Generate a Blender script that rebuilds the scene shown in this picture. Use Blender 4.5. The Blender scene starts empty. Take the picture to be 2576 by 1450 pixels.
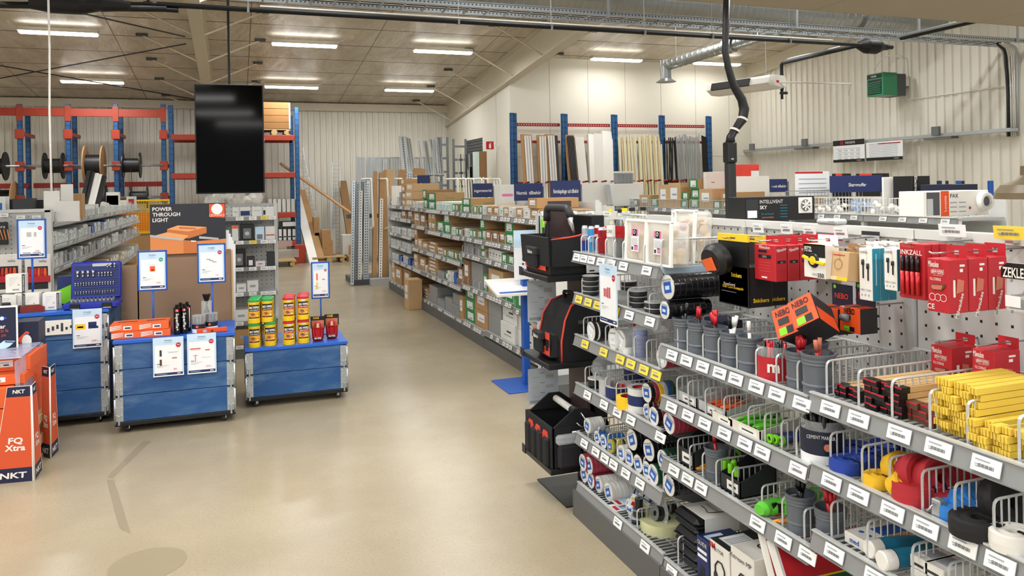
import bpy, math, random
from mathutils import Matrix, Vector
random.seed(7)
C = bpy.context.scene.collection
SC = bpy.context.scene
# ---------------------------------------------------------------- camera (26 mm phone lens, level, the frame is the lower part of a 4:3 picture)
F, CX, CY, H = 1935.0, 1288.0, 470.5, 1.75
YAW, ROLL = math.radians(19.76), math.radians(1.03)
cam_d = bpy.data.cameras.new('camera'); cam = bpy.data.objects.new('camera', cam_d); C.objects.link(cam)
cam_d.sensor_width = 36; cam_d.lens = 36*F/2576; cam_d.shift_y = -(725-CY)/2576; cam_d.clip_start = .05
cam.matrix_world = Matrix.Translation((0, 0, H)) @ Matrix.Rotation(-YAW, 4, 'Z') @ Matrix.Rotation(math.pi/2, 4, 'X') @ Matrix.Rotation(-ROLL, 4, 'Z')
SC.camera = cam
def ray(px, py):
    u, v = (px-CX)/F, (CY-py)/F
    s = u*math.cos(ROLL)+v*math.sin(ROLL); t = -u*math.sin(ROLL)+v*math.cos(ROLL)
    return Vector((math.sin(YAW)+s*math.cos(YAW), math.cos(YAW)-s*math.sin(YAW), t))
def at(px, py, X=None, Y=None, Z=None):
    """the point of the place seen at that spot of the photograph, on the plane x=X, y=Y or z=Z"""
    r = ray(px, py)
    k = X/r.x if X is not None else Y/r.y if Y is not None else (Z-H)/r.z
    return Vector((r.x*k, r.y*k, H+r.z*k))
def proj(p):
    dx = p[0]*math.sin(YAW)+p[1]*math.cos(YAW); s = (p[0]*math.cos(YAW)-p[1]*math.sin(YAW))/dx; t = (p[2]-H)/dx
    return CX+F*(s*math.cos(ROLL)-t*math.sin(ROLL)), CY-F*(s*math.sin(ROLL)+t*math.cos(ROLL))
def yof(px, X, Z):
    """the y along a line parallel to the aisle whose point is seen in that column of the photograph"""
    a, b = .02, 40.0
    sg = 1 if X > 0 else -1
    for _ in range(50):
        m = (a+b)/2
        if (proj((X, m, Z))[0]-px)*sg > 0: a = m
        else: b = m
    return (a+b)/2
def xof(px, Y, Z):
    r = ray(px, 480); x = r.x/r.y*Y
    for _ in range(3): x += (px-proj((x, Y, Z))[0])*Y/F
    return x
# ---------------------------------------------------------------- world and exposure
w = bpy.data.worlds.new('world'); SC.world = w; w.use_nodes = True
w.node_tree.nodes['Background'].inputs[0].default_value = (.95, .98, 1, 1)
w.node_tree.nodes['Background'].inputs[1].default_value = .55
SC.view_settings.view_transform = 'Standard'; SC.view_settings.look = 'None'
SC.view_settings.gamma = 1; SC.view_settings.use_curve_mapping = False
SC.view_settings.exposure = 0.32
SC.cycles.max_bounces = 6; SC.cycles.diffuse_bounces = 4; SC.cycles.glossy_bounces = 3; SC.cycles.transmission_bounces = 3; SC.cycles.transparent_max_bounces = 10; SC.cycles.adaptive_threshold = .03
LAMP_W = 30.5
def area(loc, sx, sy, watts, col=(.96, .98, 1), name='lamp_and_fill_light', parent=None):
    l = bpy.data.lights.new(name, 'AREA'); l.shape = 'RECTANGLE'; l.size = sx; l.size_y = sy; l.energy = watts; l.color = col
    o = bpy.data.objects.new(name, l); C.objects.link(o); o.location = loc
    if parent: o.parent = parent
    return o
# ---------------------------------------------------------------- materials
M = {}
def lin(h):
    h = h.lstrip('#'); c = [int(h[i:i+2], 16)/255 for i in (0, 2, 4)]
    return tuple(((x/12.92) if x <= .04045 else ((x+.055)/1.055)**2.4) for x in c)+(1,)
def mat(name, col, rough=.5, metal=0, var=0, scale=8, bump=0, emit=0, trans=0, alpha=1, coat=0, spec=None):
    if name in M: return M[name]
    m = bpy.data.materials.new(name); m.use_nodes = True; M[name] = m
    n = m.node_tree.nodes; L = m.node_tree.links; b = n['Principled BSDF']
    c = lin(col) if isinstance(col, str) else tuple(col)+(1,)
    b.inputs['Base Color'].default_value = c; b.inputs['Roughness'].default_value = rough; b.inputs['Metallic'].default_value = metal
    b.inputs['Alpha'].default_value = alpha; b.inputs['Coat Weight'].default_value = coat
    if spec is not None: b.inputs['Specular IOR Level'].default_value = spec
    if trans: b.inputs['Transmission Weight'].default_value = trans
    if emit: b.inputs['Emission Color'].default_value = c; b.inputs['Emission Strength'].default_value = emit
    if var or bump:
        tc = n.new('ShaderNodeTexCoord'); nz = n.new('ShaderNodeTexNoise'); nz.inputs['Scale'].default_value = scale; nz.inputs['Detail'].default_value = 4
        L.new(tc.outputs['Object'], nz.inputs['Vector'])
        if var:
            mx = n.new('ShaderNodeMix'); mx.data_type = 'RGBA'
            mx.inputs['A'].default_value = tuple(x*(1-var) for x in c[:3])+(1,); mx.inputs['B'].default_value = tuple(min(1, x*(1+var)) for x in c[:3])+(1,)
            L.new(nz.outputs['Fac'], mx.inputs['Factor']); L.new(mx.outputs['Result'], b.inputs['Base Color'])
        if bump:
            bp = n.new('ShaderNodeBump'); bp.inputs['Strength'].default_value = bump; bp.inputs['Distance'].default_value = .02
            L.new(nz.outputs['Fac'], bp.inputs['Height']); L.new(bp.outputs['Normal'], b.inputs['Normal'])
    return m
def nodes(m): return m.node_tree.nodes, m.node_tree.links, m.node_tree.nodes['Principled BSDF']
def math_node(n, L, op, a, b=None, c=None):
    k = n.new('ShaderNodeMath'); k.operation = op
    for i, x in enumerate((a, b, c)):
        if x is None: continue
        if isinstance(x, (int, float)): k.inputs[i].default_value = x
        else: L.new(x, k.inputs[i])
    return k.outputs[0]
# ---------------------------------------------------------------- mesh builder
TEXT = {}
def text_data(s, bold=0, narrow=1):
    key = (s, bold)
    if key in TEXT: return TEXT[key]
    cu = bpy.data.curves.new('t', 'FONT'); cu.body = s; cu.size = 1; cu.align_x = 'CENTER'; cu.align_y = 'CENTER'; cu.offset = bold; cu.resolution_u = 2
    o = bpy.data.objects.new('t', cu); C.objects.link(o)
    me = bpy.data.meshes.new_from_object(o)
    vs = [tuple(v.co) for v in me.vertices]; fs = [tuple(p.vertices) for p in me.polygons]
    bpy.data.objects.remove(o); bpy.data.curves.remove(cu); bpy.data.meshes.remove(me)
    if vs:
        x0, x1 = min(v[0] for v in vs), max(v[0] for v in vs); y0, y1 = min(v[1] for v in vs), max(v[1] for v in vs)
        vs = [((v[0]-(x0+x1)/2), (v[1]-(y0+y1)/2), 0) for v in vs]; TEXT[key] = (vs, fs, x1-x0, y1-y0)
    else: TEXT[key] = ([], [], 1, 1)
    return TEXT[key]
class MB:
    def __init__(self, T=None): self.v = []; self.f = []; self.m = []; self.mats = []; self.sm = []; self.T = T
    def mi(self, m):
        if isinstance(m, str): m = M[m]
        if m not in self.mats: self.mats.append(m)
        return self.mats.index(m)
    def add(self, vs, fs, m, T=None, smooth=False):
        k = len(self.v)
        if T is not None: vs = [T @ Vector(p) for p in vs]
        if self.T is not None: vs = [self.T @ Vector(p) for p in vs]
        self.v += [tuple(p) for p in vs]; i = self.mi(m)
        for q in fs: self.f.append(tuple(k+a for a in q)); self.m.append(i); self.sm.append(smooth)
        return self
    def box(self, x0, x1, y0, y1, z0, z1, m, T=None, c=0):
        if x0 > x1: x0, x1 = x1, x0
        if y0 > y1: y0, y1 = y1, y0
        if z0 > z1: z0, z1 = z1, z0
        if not c:
            vs = [(x0, y0, z0), (x1, y0, z0), (x1, y1, z0), (x0, y1, z0), (x0, y0, z1), (x1, y0, z1), (x1, y1, z1), (x0, y1, z1)]
            return self.add(vs, [(0, 3, 2, 1), (4, 5, 6, 7), (0, 1, 5, 4), (1, 2, 6, 5), (2, 3, 7, 6), (3, 0, 4, 7)], m, T)
        c = min(c, (x1-x0)/2.01, (y1-y0)/2.01, (z1-z0)/2.01)
        vs = []; idx = {}
        X = (x0, x1); Y = (y0, y1); Z = (z0, z1)
        for i in (0, 1):
            for j in (0, 1):
                for k in (0, 1):
                    sx, sy, sz = (c if i == 0 else -c), (c if j == 0 else -c), (c if k == 0 else -c)
                    idx[i, j, k, 'x'] = len(vs); vs.append((X[i], Y[j]+sy, Z[k]+sz))
                    idx[i, j, k, 'y'] = len(vs); vs.append((X[i]+sx, Y[j], Z[k]+sz))
                    idx[i, j, k, 'z'] = len(vs); vs.append((X[i]+sx, Y[j]+sy, Z[k]))
        fs = []
        I = lambda i, j, k, a: idx[i, j, k, a]
        for i in (0, 1):
            q = [I(i, 0, 0, 'x'), I(i, 1, 0, 'x'), I(i, 1, 1, 'x'), I(i, 0, 1, 'x')]; fs.append(tuple(q if i else q[::-1]))
            q = [I(0, i, 0, 'y'), I(1, i, 0, 'y'), I(1, i, 1, 'y'), I(0, i, 1, 'y')]; fs.append(tuple(q[::-1] if i else q))
            q = [I(0, 0, i, 'z'), I(1, 0, i, 'z'), I(1, 1, i, 'z'), I(0, 1, i, 'z')]; fs.append(tuple(q if i else q[::-1]))
            for j in (0, 1):
                q = [I(i, j, 0, 'x'), I(i, j, 0, 'y'), I(i, j, 1, 'y'), I(i, j, 1, 'x')]; fs.append(tuple(q if (i+j) % 2 == 0 else q[::-1]))
                q = [I(i, 0, j, 'x'), I(i, 0, j, 'z'), I(i, 1, j, 'z'), I(i, 1, j, 'x')]; fs.append(tuple(q[::-1] if (i+j) % 2 == 0 else q))
                q = [I(0, i, j, 'y'), I(0, i, j, 'z'), I(1, i, j, 'z'), I(1, i, j, 'y')]; fs.append(tuple(q if (i+j) % 2 == 0 else q[::-1]))
                for k in (0, 1):
                    q = [I(i, j, k, 'x'), I(i, j, k, 'y'), I(i, j, k, 'z')]; fs.append(tuple(q[::-1] if (i+j+k) % 2 else q))
        return self.add(vs, fs, m, T)
    def quad(self, a, b, c, d, m): return self.add([a, b, c, d], [(0, 1, 2, 3)], m)
    def tube(self, pts, r, m, n=6, cap=True, T=None):
        pts = [Vector(p) for p in pts]
        rs = r if isinstance(r, (list, tuple)) else [r]*len(pts)
        vs = []; fs = []; up = None
        for i, p in enumerate(pts):
            d = (pts[min(i+1, len(pts)-1)]-pts[max(i-1, 0)]).normalized()
            if up is None: up = Vector((0, 0, 1)) if abs(d.z) < .9 else Vector((1, 0, 0))
            a = d.cross(up).normalized(); b = a.cross(d).normalized(); up = b
            for k in range(n):
                t = 2*math.pi*(k+.5)/n; vs.append(p+(a*math.cos(t)+b*math.sin(t))*rs[i])
        for i in range(len(pts)-1):
            for k in range(n): fs.append((i*n+k, i*n+(k+1) % n, (i+1)*n+(k+1) % n, (i+1)*n+k))
        if cap: fs.append(tuple(range(n))[::-1]); fs.append(tuple(range((len(pts)-1)*n, len(pts)*n)))
        return self.add(vs, fs, m, T, smooth=n > 5)
    def lathe(self, prof, m, n=16, T=None, ang=2*math.pi, smooth=True):
        """prof: list of (r, z, [material]); revolved about z"""
        for i in range(len(prof)-1):
            p, q = prof[i], prof[i+1]
            if p[0] == q[0] == 0: continue
            mm = p[2] if len(p) > 2 else m
            vs = []; fs = []
            for k in range(n):
                t = ang*k/n; vs.append((p[0]*math.cos(t), p[0]*math.sin(t), p[1])); vs.append((q[0]*math.cos(t), q[0]*math.sin(t), q[1]))
            for k in range(n):
                a = 2*k; b = 2*((k+1) % n)
                if p[0] == 0: fs.append((a, b+1, a+1))
                elif q[0] == 0: fs.append((a, b, a+1))
                else: fs.append((a, b, b+1, a+1))
            self.add(vs, fs, mm, T, smooth=smooth and abs(p[0]-q[0]) < 3*abs(p[1]-q[1]))
        return self
    def prism(self, poly, z0, z1, m, T=None):
        """poly in xy, extruded along z"""
        n = len(poly); vs = [(x, y, z0) for x, y in poly]+[(x, y, z1) for x, y in poly]
        return self.add(vs, [tuple(range(n))[::-1], tuple(range(n, 2*n))]+[(k, (k+1) % n, n+(k+1) % n, n+k) for k in range(n)], m, T)
    def text(self, s, h, T, m, bold=0, w=None, maxw=None):
        """lettering in the xy plane of T, cap height about h; w forces the width"""
        vs, fs, tw, th = text_data(s, bold)
        k = h/.7; kx = k
        if w: kx = w/tw
        if maxw and tw*kx > maxw: kx = maxw/tw
        return self.add([(x*kx, y*k, 0) for x, y, z in vs], fs, m, T)
    def build(self, name, parent=None, loc=None):
        me = bpy.data.meshes.new(name)
        off = Vector(loc) if loc is not None else None
        v = [tuple(Vector(p)-off) for p in self.v] if off is not None else self.v
        me.from_pydata(v, [], self.f)
        for m in self.mats: me.materials.append(m)
        me.polygons.foreach_set('material_index', self.m); me.polygons.foreach_set('use_smooth', self.sm)
        me.update()
        o = bpy.data.objects.new(name, me); C.objects.link(o)
        if off is not None: o.location = off
        if parent: o.parent = parent
        return o
def tag(o, label=None, cat=None, group=None, kind=None):
    if label: o['label'] = label
    if cat: o['category'] = cat
    if group: o['group'] = group
    if kind: o['kind'] = kind
    return o
def thing(name, label, cat, loc=(0, 0, 0), rz=0, group=None):
    o = bpy.data.objects.new(name, None); C.objects.link(o); o.location = loc; o.rotation_euler = (0, 0, rz); o.empty_display_size = .05
    return tag(o, label, cat, group)
def struct(mb, name):
    o = mb.build(name); o['kind'] = 'structure'; return o
def dup(o, loc=None, rz=None, label=None, group=None, parent=None, scale=None):
    r = o.copy(); C.objects.link(r)
    if loc is not None: r.location = loc
    if rz is not None: r.rotation_euler = (0, 0, rz)
    if scale is not None: r.scale = scale
    if label: r['label'] = label
    if group: r['group'] = group
    if parent: r.parent = parent
    for ch in list(o.children):
        c = ch.copy(); C.objects.link(c); c.parent = r
        for g in list(ch.children):
            d = g.copy(); C.objects.link(d); d.parent = c
    return r
def TR(x=0, y=0, z=0, rx=0, ry=0, rz=0):
    return Matrix.Translation((x, y, z)) @ Matrix.Rotation(rz, 4, 'Z') @ Matrix.Rotation(ry, 4, 'Y') @ Matrix.Rotation(rx, 4, 'X')
def basis(o, x, y, z):
    """matrix with origin o and the given axes"""
    x, y, z = Vector(x), Vector(y), Vector(z)
    return Matrix(((x.x, y.x, z.x, o[0]), (x.y, y.y, z.y, o[1]), (x.z, y.z, z.z, o[2]), (0, 0, 0, 1)))
FY = lambda x, y, z: basis((x, y, z), (1, 0, 0), (0, 0, 1), (0, -1, 0))     # a face that looks toward -y: text x to +x, up z
FX = lambda x, y, z: basis((x, y, z), (0, -1, 0), (0, 0, 1), (-1, 0, 0))    # a face that looks toward -x
FXP = lambda x, y, z: basis((x, y, z), (0, 1, 0), (0, 0, 1), (1, 0, 0))     # a face that looks toward +x
ORD = 'first second third fourth fifth sixth seventh eighth ninth tenth eleventh twelfth thirteenth fourteenth fifteenth sixteenth seventeenth eighteenth nineteenth twentieth'.split()
PI = math.pi
def arcpts(pts, r=.02, n=4):
    """rounds the inner corners of a polyline"""
    pts = [Vector(p) for p in pts]; out = [pts[0]]
    for a, b, c in zip(pts, pts[1:], pts[2:]):
        d1, d2 = (a-b), (c-b); k = min(r, d1.length/2, d2.length/2); p, q = b+d1.normalized()*k, b+d2.normalized()*k
        for i in range(n+1):
            t = i/n; out.append(p*(1-t)**2+b*2*t*(1-t)+q*t*t)
    out.append(pts[-1]); return out
# plain materials
mat('white', '#e9e6df', .45); mat('white_gloss', '#f2f0ea', .25); mat('offwhite', '#d8d3c6', .5); mat('paper', '#eceef0', .55); mat('paper_blue', '#c3dcf2', .55)
mat('print_grey', '#9aa0a6', .6); mat('print_dark', '#33363c', .6); mat('navy', '#15275c', .5); mat('navy_dark', '#141b34', .5)
mat('black', '#0e0f11', .45); mat('black_gloss', '#08090b', .15); mat('charcoal', '#26282b', .5); mat('grey', '#6f7274', .5); mat('grey_dark', '#4a4c4f', .5); mat('grey_light', '#b4b6b6', .5)
mat('red', '#c0202c', .45); mat('red_bright', '#e0402f', .5); mat('orange', '#e8642c', .5); mat('yellow', '#f0c620', .5); mat('green', '#2f9a44', .5); mat('lime', '#7ed321', .5)
mat('blue', '#1f56b0', .45); mat('blue_bright', '#2e7fd0', .5); mat('teal', '#1c8aa8', .5); mat('tan', '#b98f63', .7); mat('pink', '#d878a8', .5); mat('purple', '#5a3a90', .5)
mat('zinc', '#b9bfc2', .38, .75, .12, 30); mat('zinc_dark', '#80868a', .4, .7, .12, 30); mat('chrome', '#d4d6d8', .18, .95); mat('wire', '#cfd2d2', .3, .35)
mat('cardboard', '#b08a5e', .8, 0, .08, 6); mat('cardboard_light', '#c7a67a', .8, 0, .08, 6); mat('cardboard_dark', '#8f6c47', .8, 0, .08, 6)
mat('clear', '#e8f0f4', .12, alpha=.28, spec=.6); mat('clear_milk', '#eeece4', .3, alpha=.38); mat('bag_blue', '#a9c6ea', .2, alpha=.55)
# ================================================================ the building
YB, XP, YP, XR, EAVE = 21.7, 5.83, 16.27, 12.33, 4.15
XL, YF = -11.0, -5.5
roof = lambda y: EAVE+.1*(YB-y)
# floor: polished concrete
m = mat('concrete_floor', '#b3a48c', .35, 0); n, L, b = nodes(m)
tc = n.new('ShaderNodeTexCoord')
def noise(scale, detail=5, rough=.55, vec=None, dist=0):
    k = n.new('ShaderNodeTexNoise'); k.inputs['Scale'].default_value = scale; k.inputs['Detail'].default_value = detail; k.inputs['Roughness'].default_value = rough; k.inputs['Distortion'].default_value = dist
    L.new(vec or tc.outputs['Object'], k.inputs['Vector']); return k.outputs['Fac']
def ramp(fac, stops):
    k = n.new('ShaderNodeValToRGB'); e = k.color_ramp.elements
    while len(e) < len(stops): e.new(.5)
    for i, (p, c) in enumerate(stops): e[i].position = p; e[i].color = lin(c) if isinstance(c, str) else (c, c, c, 1)
    L.new(fac, k.inputs[0]); return k.outputs[0]
def mixc(fac, a, b_, mode='MIX'):
    k = n.new('ShaderNodeMix'); k.data_type = 'RGBA'; k.blend_type = mode
    if isinstance(fac, float): k.inputs['Factor'].default_value = fac
    else: L.new(fac, k.inputs['Factor'])
    for nm, x in (('A', a), ('B', b_)):
        if isinstance(x, str): k.inputs[nm].default_value = lin(x)
        else: L.new(x, k.inputs[nm])
    return k.outputs['Result']
base = ramp(noise(.55, 6, .6), [(.3, '#998c74'), (.5, '#a99c82'), (.7, '#b5aa92')])
base = mixc(ramp(noise(3.2, 6, .65, dist=.6), [(.3, 0), (.95, .3)]), base, '#887c6b')
base = mixc(ramp(noise(70, 3, .6), [(.5, 0), (.75, .4)]), base, '#86775f')
base = mixc(ramp(noise(120, 2, .5), [(.28, .6), (.36, 0)]), base, '#5c4f40')
base = mixc(ramp(noise(1.3, 7, .7, dist=.8), [(.35, .0), (.75, .45)]), base, '#978a72')
L.new(base, b.inputs['Base Color'])
b.inputs['Roughness'].default_value = .27
b.inputs['Specular IOR Level'].default_value = .45
struct(MB().box(XL, XR+.3, YF, YB+.3, -.15, 0, m), 'floor')
mat('stain', '#91856c', .3)
# corrugated cladding (real ribs)
mat('cladding', '#e6e2d6', .5, 0, .03, 3)
def corrugated(name, a, b_, z0, ztop, normal, pitch=.16, dep=.035):
    """ribbed sheet from a to b (xy); ztop(p) gives the top; ribs stand toward normal"""
    a, b_ = Vector(a), Vector(b_); Ld = (b_-a).length; d = (b_-a)/Ld; nn = Vector(normal); mb = MB(); k = int(Ld/pitch)
    prof = []
    for i in range(k+1):
        s = i*pitch
        prof += [(s, 0), (s+pitch*.56, 0), (s+pitch*.64, dep), (s+pitch*.92, dep)]
    prof = [(min(s, Ld), h) for s, h in prof]
    vs = []
    for s, h in prof:
        p = a+d*s+nn*h; vs += [(p.x, p.y, z0), (p.x, p.y, ztop(p))]
    mb.add(vs, [(2*i, 2*i+2, 2*i+3, 2*i+1) for i in range(len(prof)-1)], 'cladding')
    q = [a-nn*.01, b_-nn*.01, b_-nn*.12, a-nn*.12]
    mb.add([(p.x, p.y, z0) for p in q]+[(p.x, p.y, ztop(p)) for p in q], [(0, 1, 5, 4), (1, 2, 6, 5), (2, 3, 7, 6), (3, 0, 4, 7)], 'cladding')
    return struct(mb, name)
corrugated('wall_back', (XL, YB), (XP+.1, YB), 0, lambda p: roof(YB), (0, -1))
corrugated('wall_right', (XR, YF), (XR, YP), 0, lambda p: roof(p.y), (-1, 0), .18)
corrugated('wall_left', (XL, YF), (XL, YB), 0, lambda p: roof(p.y), (1, 0), .3)
mat('panel_wall', '#e4e0d2', .45, 0, .02, 2)
# panelled wall behind the long-goods rack, with vertical joints, and the side partition with a dark opening
mb = MB(); mat('joint', '#a9a595', .7)
mb.box(XP, XR+.1, YP, YP+.15, 0, roof(YP), 'panel_wall')
for i in range(1, 8): mb.box(XP+i*.97-.004, XP+i*.97+.004, YP-.004, YP, 0, roof(YP)-.02, 'joint')
mb.box(XP, XR, YP-.004, YP, 2.42, 2.426, 'joint')
struct(mb, 'wall_rack_side')
mb = MB(); y1, y2 = 18.35, 19.9
def side(ya, yb, z0, z1a, z1b):
    mb.add([(XP, ya, z0), (XP, yb, z0), (XP, yb, z1b), (XP, ya, z1a), (XP+.12, ya, z0), (XP+.12, yb, z0), (XP+.12, yb, z1b), (XP+.12, ya, z1a)],
           [(0, 3, 2, 1), (4, 5, 6, 7), (0, 1, 5, 4), (1, 2, 6, 5), (2, 3, 7, 6), (3, 0, 4, 7)], 'panel_wall')
side(YP+.15, y1, 0, roof(YP), roof(y1)); side(y2, YB, 0, roof(y2), roof(YB)); side(y1, y2, 3.0, roof(y1), roof(y2))
for y in (17.25,): mb.box(XP-.004, XP, y-.004, y+.004, 0, roof(y)-.5, 'joint')
struct(mb, 'wall_partition')
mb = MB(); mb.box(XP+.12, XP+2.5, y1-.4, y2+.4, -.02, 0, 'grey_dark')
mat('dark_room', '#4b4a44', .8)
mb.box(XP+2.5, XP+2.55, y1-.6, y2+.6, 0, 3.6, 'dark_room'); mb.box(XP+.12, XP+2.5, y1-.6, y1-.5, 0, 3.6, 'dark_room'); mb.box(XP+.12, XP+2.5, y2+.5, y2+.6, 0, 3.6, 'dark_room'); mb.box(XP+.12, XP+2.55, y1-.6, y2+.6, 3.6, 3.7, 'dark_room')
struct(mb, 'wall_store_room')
# roller door half open in the opening
mb = MB()
for i in range(9): mb.box(XP+.02, XP+.05, y1, y2, 2.3+i*.08, 2.37+i*.08, 'grey_dark')
struct(mb, 'door_1')
# roof underside: creased foil between purlins
m = mat('roof_foil', '#9a8f7e', .4); n, L, b = nodes(m); tc = n.new('ShaderNodeTexCoord')
sp = n.new('ShaderNodeSeparateXYZ'); L.new(tc.outputs['Object'], sp.inputs[0])
mp = n.new('ShaderNodeMapping'); mp.inputs['Scale'].default_value = (1, .35, 1); L.new(tc.outputs['Object'], mp.inputs[0])
cr = noise(1.6, 8, .7, mp.outputs[0], 1.2)
base = ramp(cr, [(.3, '#b3a794'), (.47, '#cabfac'), (.6, '#d8cebc'), (.68, '#f0e8da')])
fy = math_node(n, L, 'FRACT', math_node(n, L, 'MULTIPLY', math_node(n, L, 'ADD', sp.outputs['Y'], 30), 1/1.15))
line = math_node(n, L, 'LESS_THAN', fy, .035)
fx = math_node(n, L, 'FRACT', math_node(n, L, 'MULTIPLY', math_node(n, L, 'ADD', sp.outputs['X'], 30.9), 1/2.4))
line2 = math_node(n, L, 'LESS_THAN', fx, .008)
base = mixc(line, base, '#5a4637'); base = mixc(line2, base, '#766959')
L.new(base, b.inputs['Base Color'])
L.new(ramp(noise(3, 6, .7, mp.outputs[0]), [(.35, .28), (.65, .55)]), b.inputs['Roughness'])
bp = n.new('ShaderNodeBump'); bp.inputs['Strength'].default_value = .7; bp.inputs['Distance'].default_value = .05; L.new(noise(2.6, 7, .65, mp.outputs[0], 1.5), bp.inputs['Height']); L.new(bp.outputs[0], b.inputs['Normal'])
b.inputs['Specular IOR Level'].default_value = .6
mb = MB()
mb.add([(XL, YF, roof(YF)), (XR+.2, YF, roof(YF)), (XR+.2, YB+.2, roof(YB+.2)), (XL, YB+.2, roof(YB+.2)), (XL, YF, roof(YF)+.2), (XR+.2, YF, roof(YF)+.2), (XR+.2, YB+.2, roof(YB+.2)+.2), (XL, YB+.2, roof(YB+.2)+.2)],
       [(0, 1, 2, 3), (4, 7, 6, 5), (0, 4, 5, 1), (1, 5, 6, 2), (2, 6, 7, 3), (3, 7, 4, 0)], m)
struct(mb, 'ceiling')
# rafters (I-beams that follow the roof) and their brackets to the purlins
mat('rafter_paint', '#d9d1bd', .5, 0, .04, 3)
def rafter(name, x, dp=.55, y0=YF, y1=YB-.1, w=.2):
    mb = MB()
    def bar(xa, xb, oa, ob):
        pts = []
        for y in (y0, y1):
            z = roof(y); pts += [(xa, y, z-oa), (xb, y, z-oa), (xb, y, z-ob), (xa, y, z-ob)]
        mb.add(pts, [(0, 1, 5, 4), (1, 2, 6, 5), (2, 3, 7, 6), (3, 0, 4, 7), (0, 3, 2, 1), (4, 5, 6, 7)], 'rafter_paint')
    bar(x-w/2, x+w/2, dp-.02, dp); bar(x-w/2, x+w/2, .005, .025); bar(x-.008, x+.008, .025, dp-.02)
    for k in range(14):
        y = y1-.6-k*1.15*1.5
        if y < y0+1: break
        for sgn in (-1, 1):
            if x > XR-1: continue
            mb.tube([(x+sgn*.04, y, roof(y)-dp+.05), (x+sgn*1.05, y, roof(y)-.03)], .018, 'rafter_paint', 5)
            mb.box(x+sgn*1.05-.1, x+sgn*1.05+.1, y-.04, y+.04, roof(y)-.05, roof(y)-.002, 'grey_dark')
    return struct(mb, name)
rafter('beam_middle', -.55); rafter('beam_partition', XP-.02, .62, w=.22); rafter('beam_left', -6.95)
# eave trim along the back wall and edge beam on the right wall
mb = MB(); mb.box(XL, XP, YB-.16, YB-.04, EAVE-.22, EAVE-.02, 'rafter_paint'); struct(mb, 'trim_1')
mb = MB()
mb.add([(XR-.16, YF, roof(YF)-.32), (XR-.04, YF, roof(YF)-.32), (XR-.04, YP, roof(YP)-.32), (XR-.16, YP, roof(YP)-.32), (XR-.16, YF, roof(YF)), (XR-.04, YF, roof(YF)), (XR-.04, YP, roof(YP)), (XR-.16, YP, roof(YP))],
       [(0, 3, 2, 1), (4, 5, 6, 7), (0, 1, 5, 4), (1, 2, 6, 5), (2, 3, 7, 6), (3, 0, 4, 7)], 'rafter_paint'); struct(mb, 'trim_2')
# lower suspended ceiling over the near part
m = mat('suspended_ceiling', '#a59c8b', .7); n, L, b = nodes(m); tc = n.new('ShaderNodeTexCoord'); sp = n.new('ShaderNodeSeparateXYZ'); L.new(tc.outputs['Object'], sp.inputs[0])
f1 = math_node(n, L, 'LESS_THAN', math_node(n, L, 'FRACT', math_node(n, L, 'MULTIPLY', math_node(n, L, 'ADD', sp.outputs['X'], 30.2), 1/2.4)), .006)
f2 = math_node(n, L, 'LESS_THAN', math_node(n, L, 'FRACT', math_node(n, L, 'MULTIPLY', math_node(n, L, 'ADD', sp.outputs['Y'], 30.6), 1/1.2)), .01)
L.new(mixc(math_node(n, L, 'MAXIMUM', f1, f2), '#b5ac9b', '#958c7c'), b.inputs['Base Color'])
struct(MB().box(XL, XR-.05, YF, 6.62, 3.57, 3.65, m), 'ceiling_lower')
# ---------------------------------------------------------------- fluorescent fittings
mat('tube_glow', '#fffaf0', .4, emit=14).cycles.emission_sampling = 'NONE'; mat('fitting', '#cfcabd', .4)
def lamp_proto():
    t = thing('ceiling_lamp', 'x', 'lamp')
    b1 = MB(); b1.prism([(-.11, 0), (.11, 0), (.055, .07), (-.055, .07)], -.62, .62, 'fitting', TR(0, 0, 0, PI/2, 0, PI/2)); b1.build('housing', t)
    b2 = MB(); b2.prism([(-.1, 0), (-.07, -.035), (.07, -.035), (.1, 0)], -.6, .6, 'tube_glow', TR(0, 0, 0, PI/2, 0, PI/2)); b2.build('diffuser', t)
    for s_ in (-1, 1): MB().tube([(s_*.6, 0, .06), (s_*.75, 0, .12), (s_*.8, 0, .22)], .006, 'white', 4).build('cable', t)
    area((0, 0, -.05), 1.2, .2, LAMP_W, parent=t)
    area((0, 0, .085), 1.2, .08, LAMP_W*.05, parent=t).rotation_euler = (PI, 0, 0)  # weak upward fill light, added to brighten the ceiling above the fitting
    return t
lp = lamp_proto(); first = True
LAMPS = []
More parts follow.
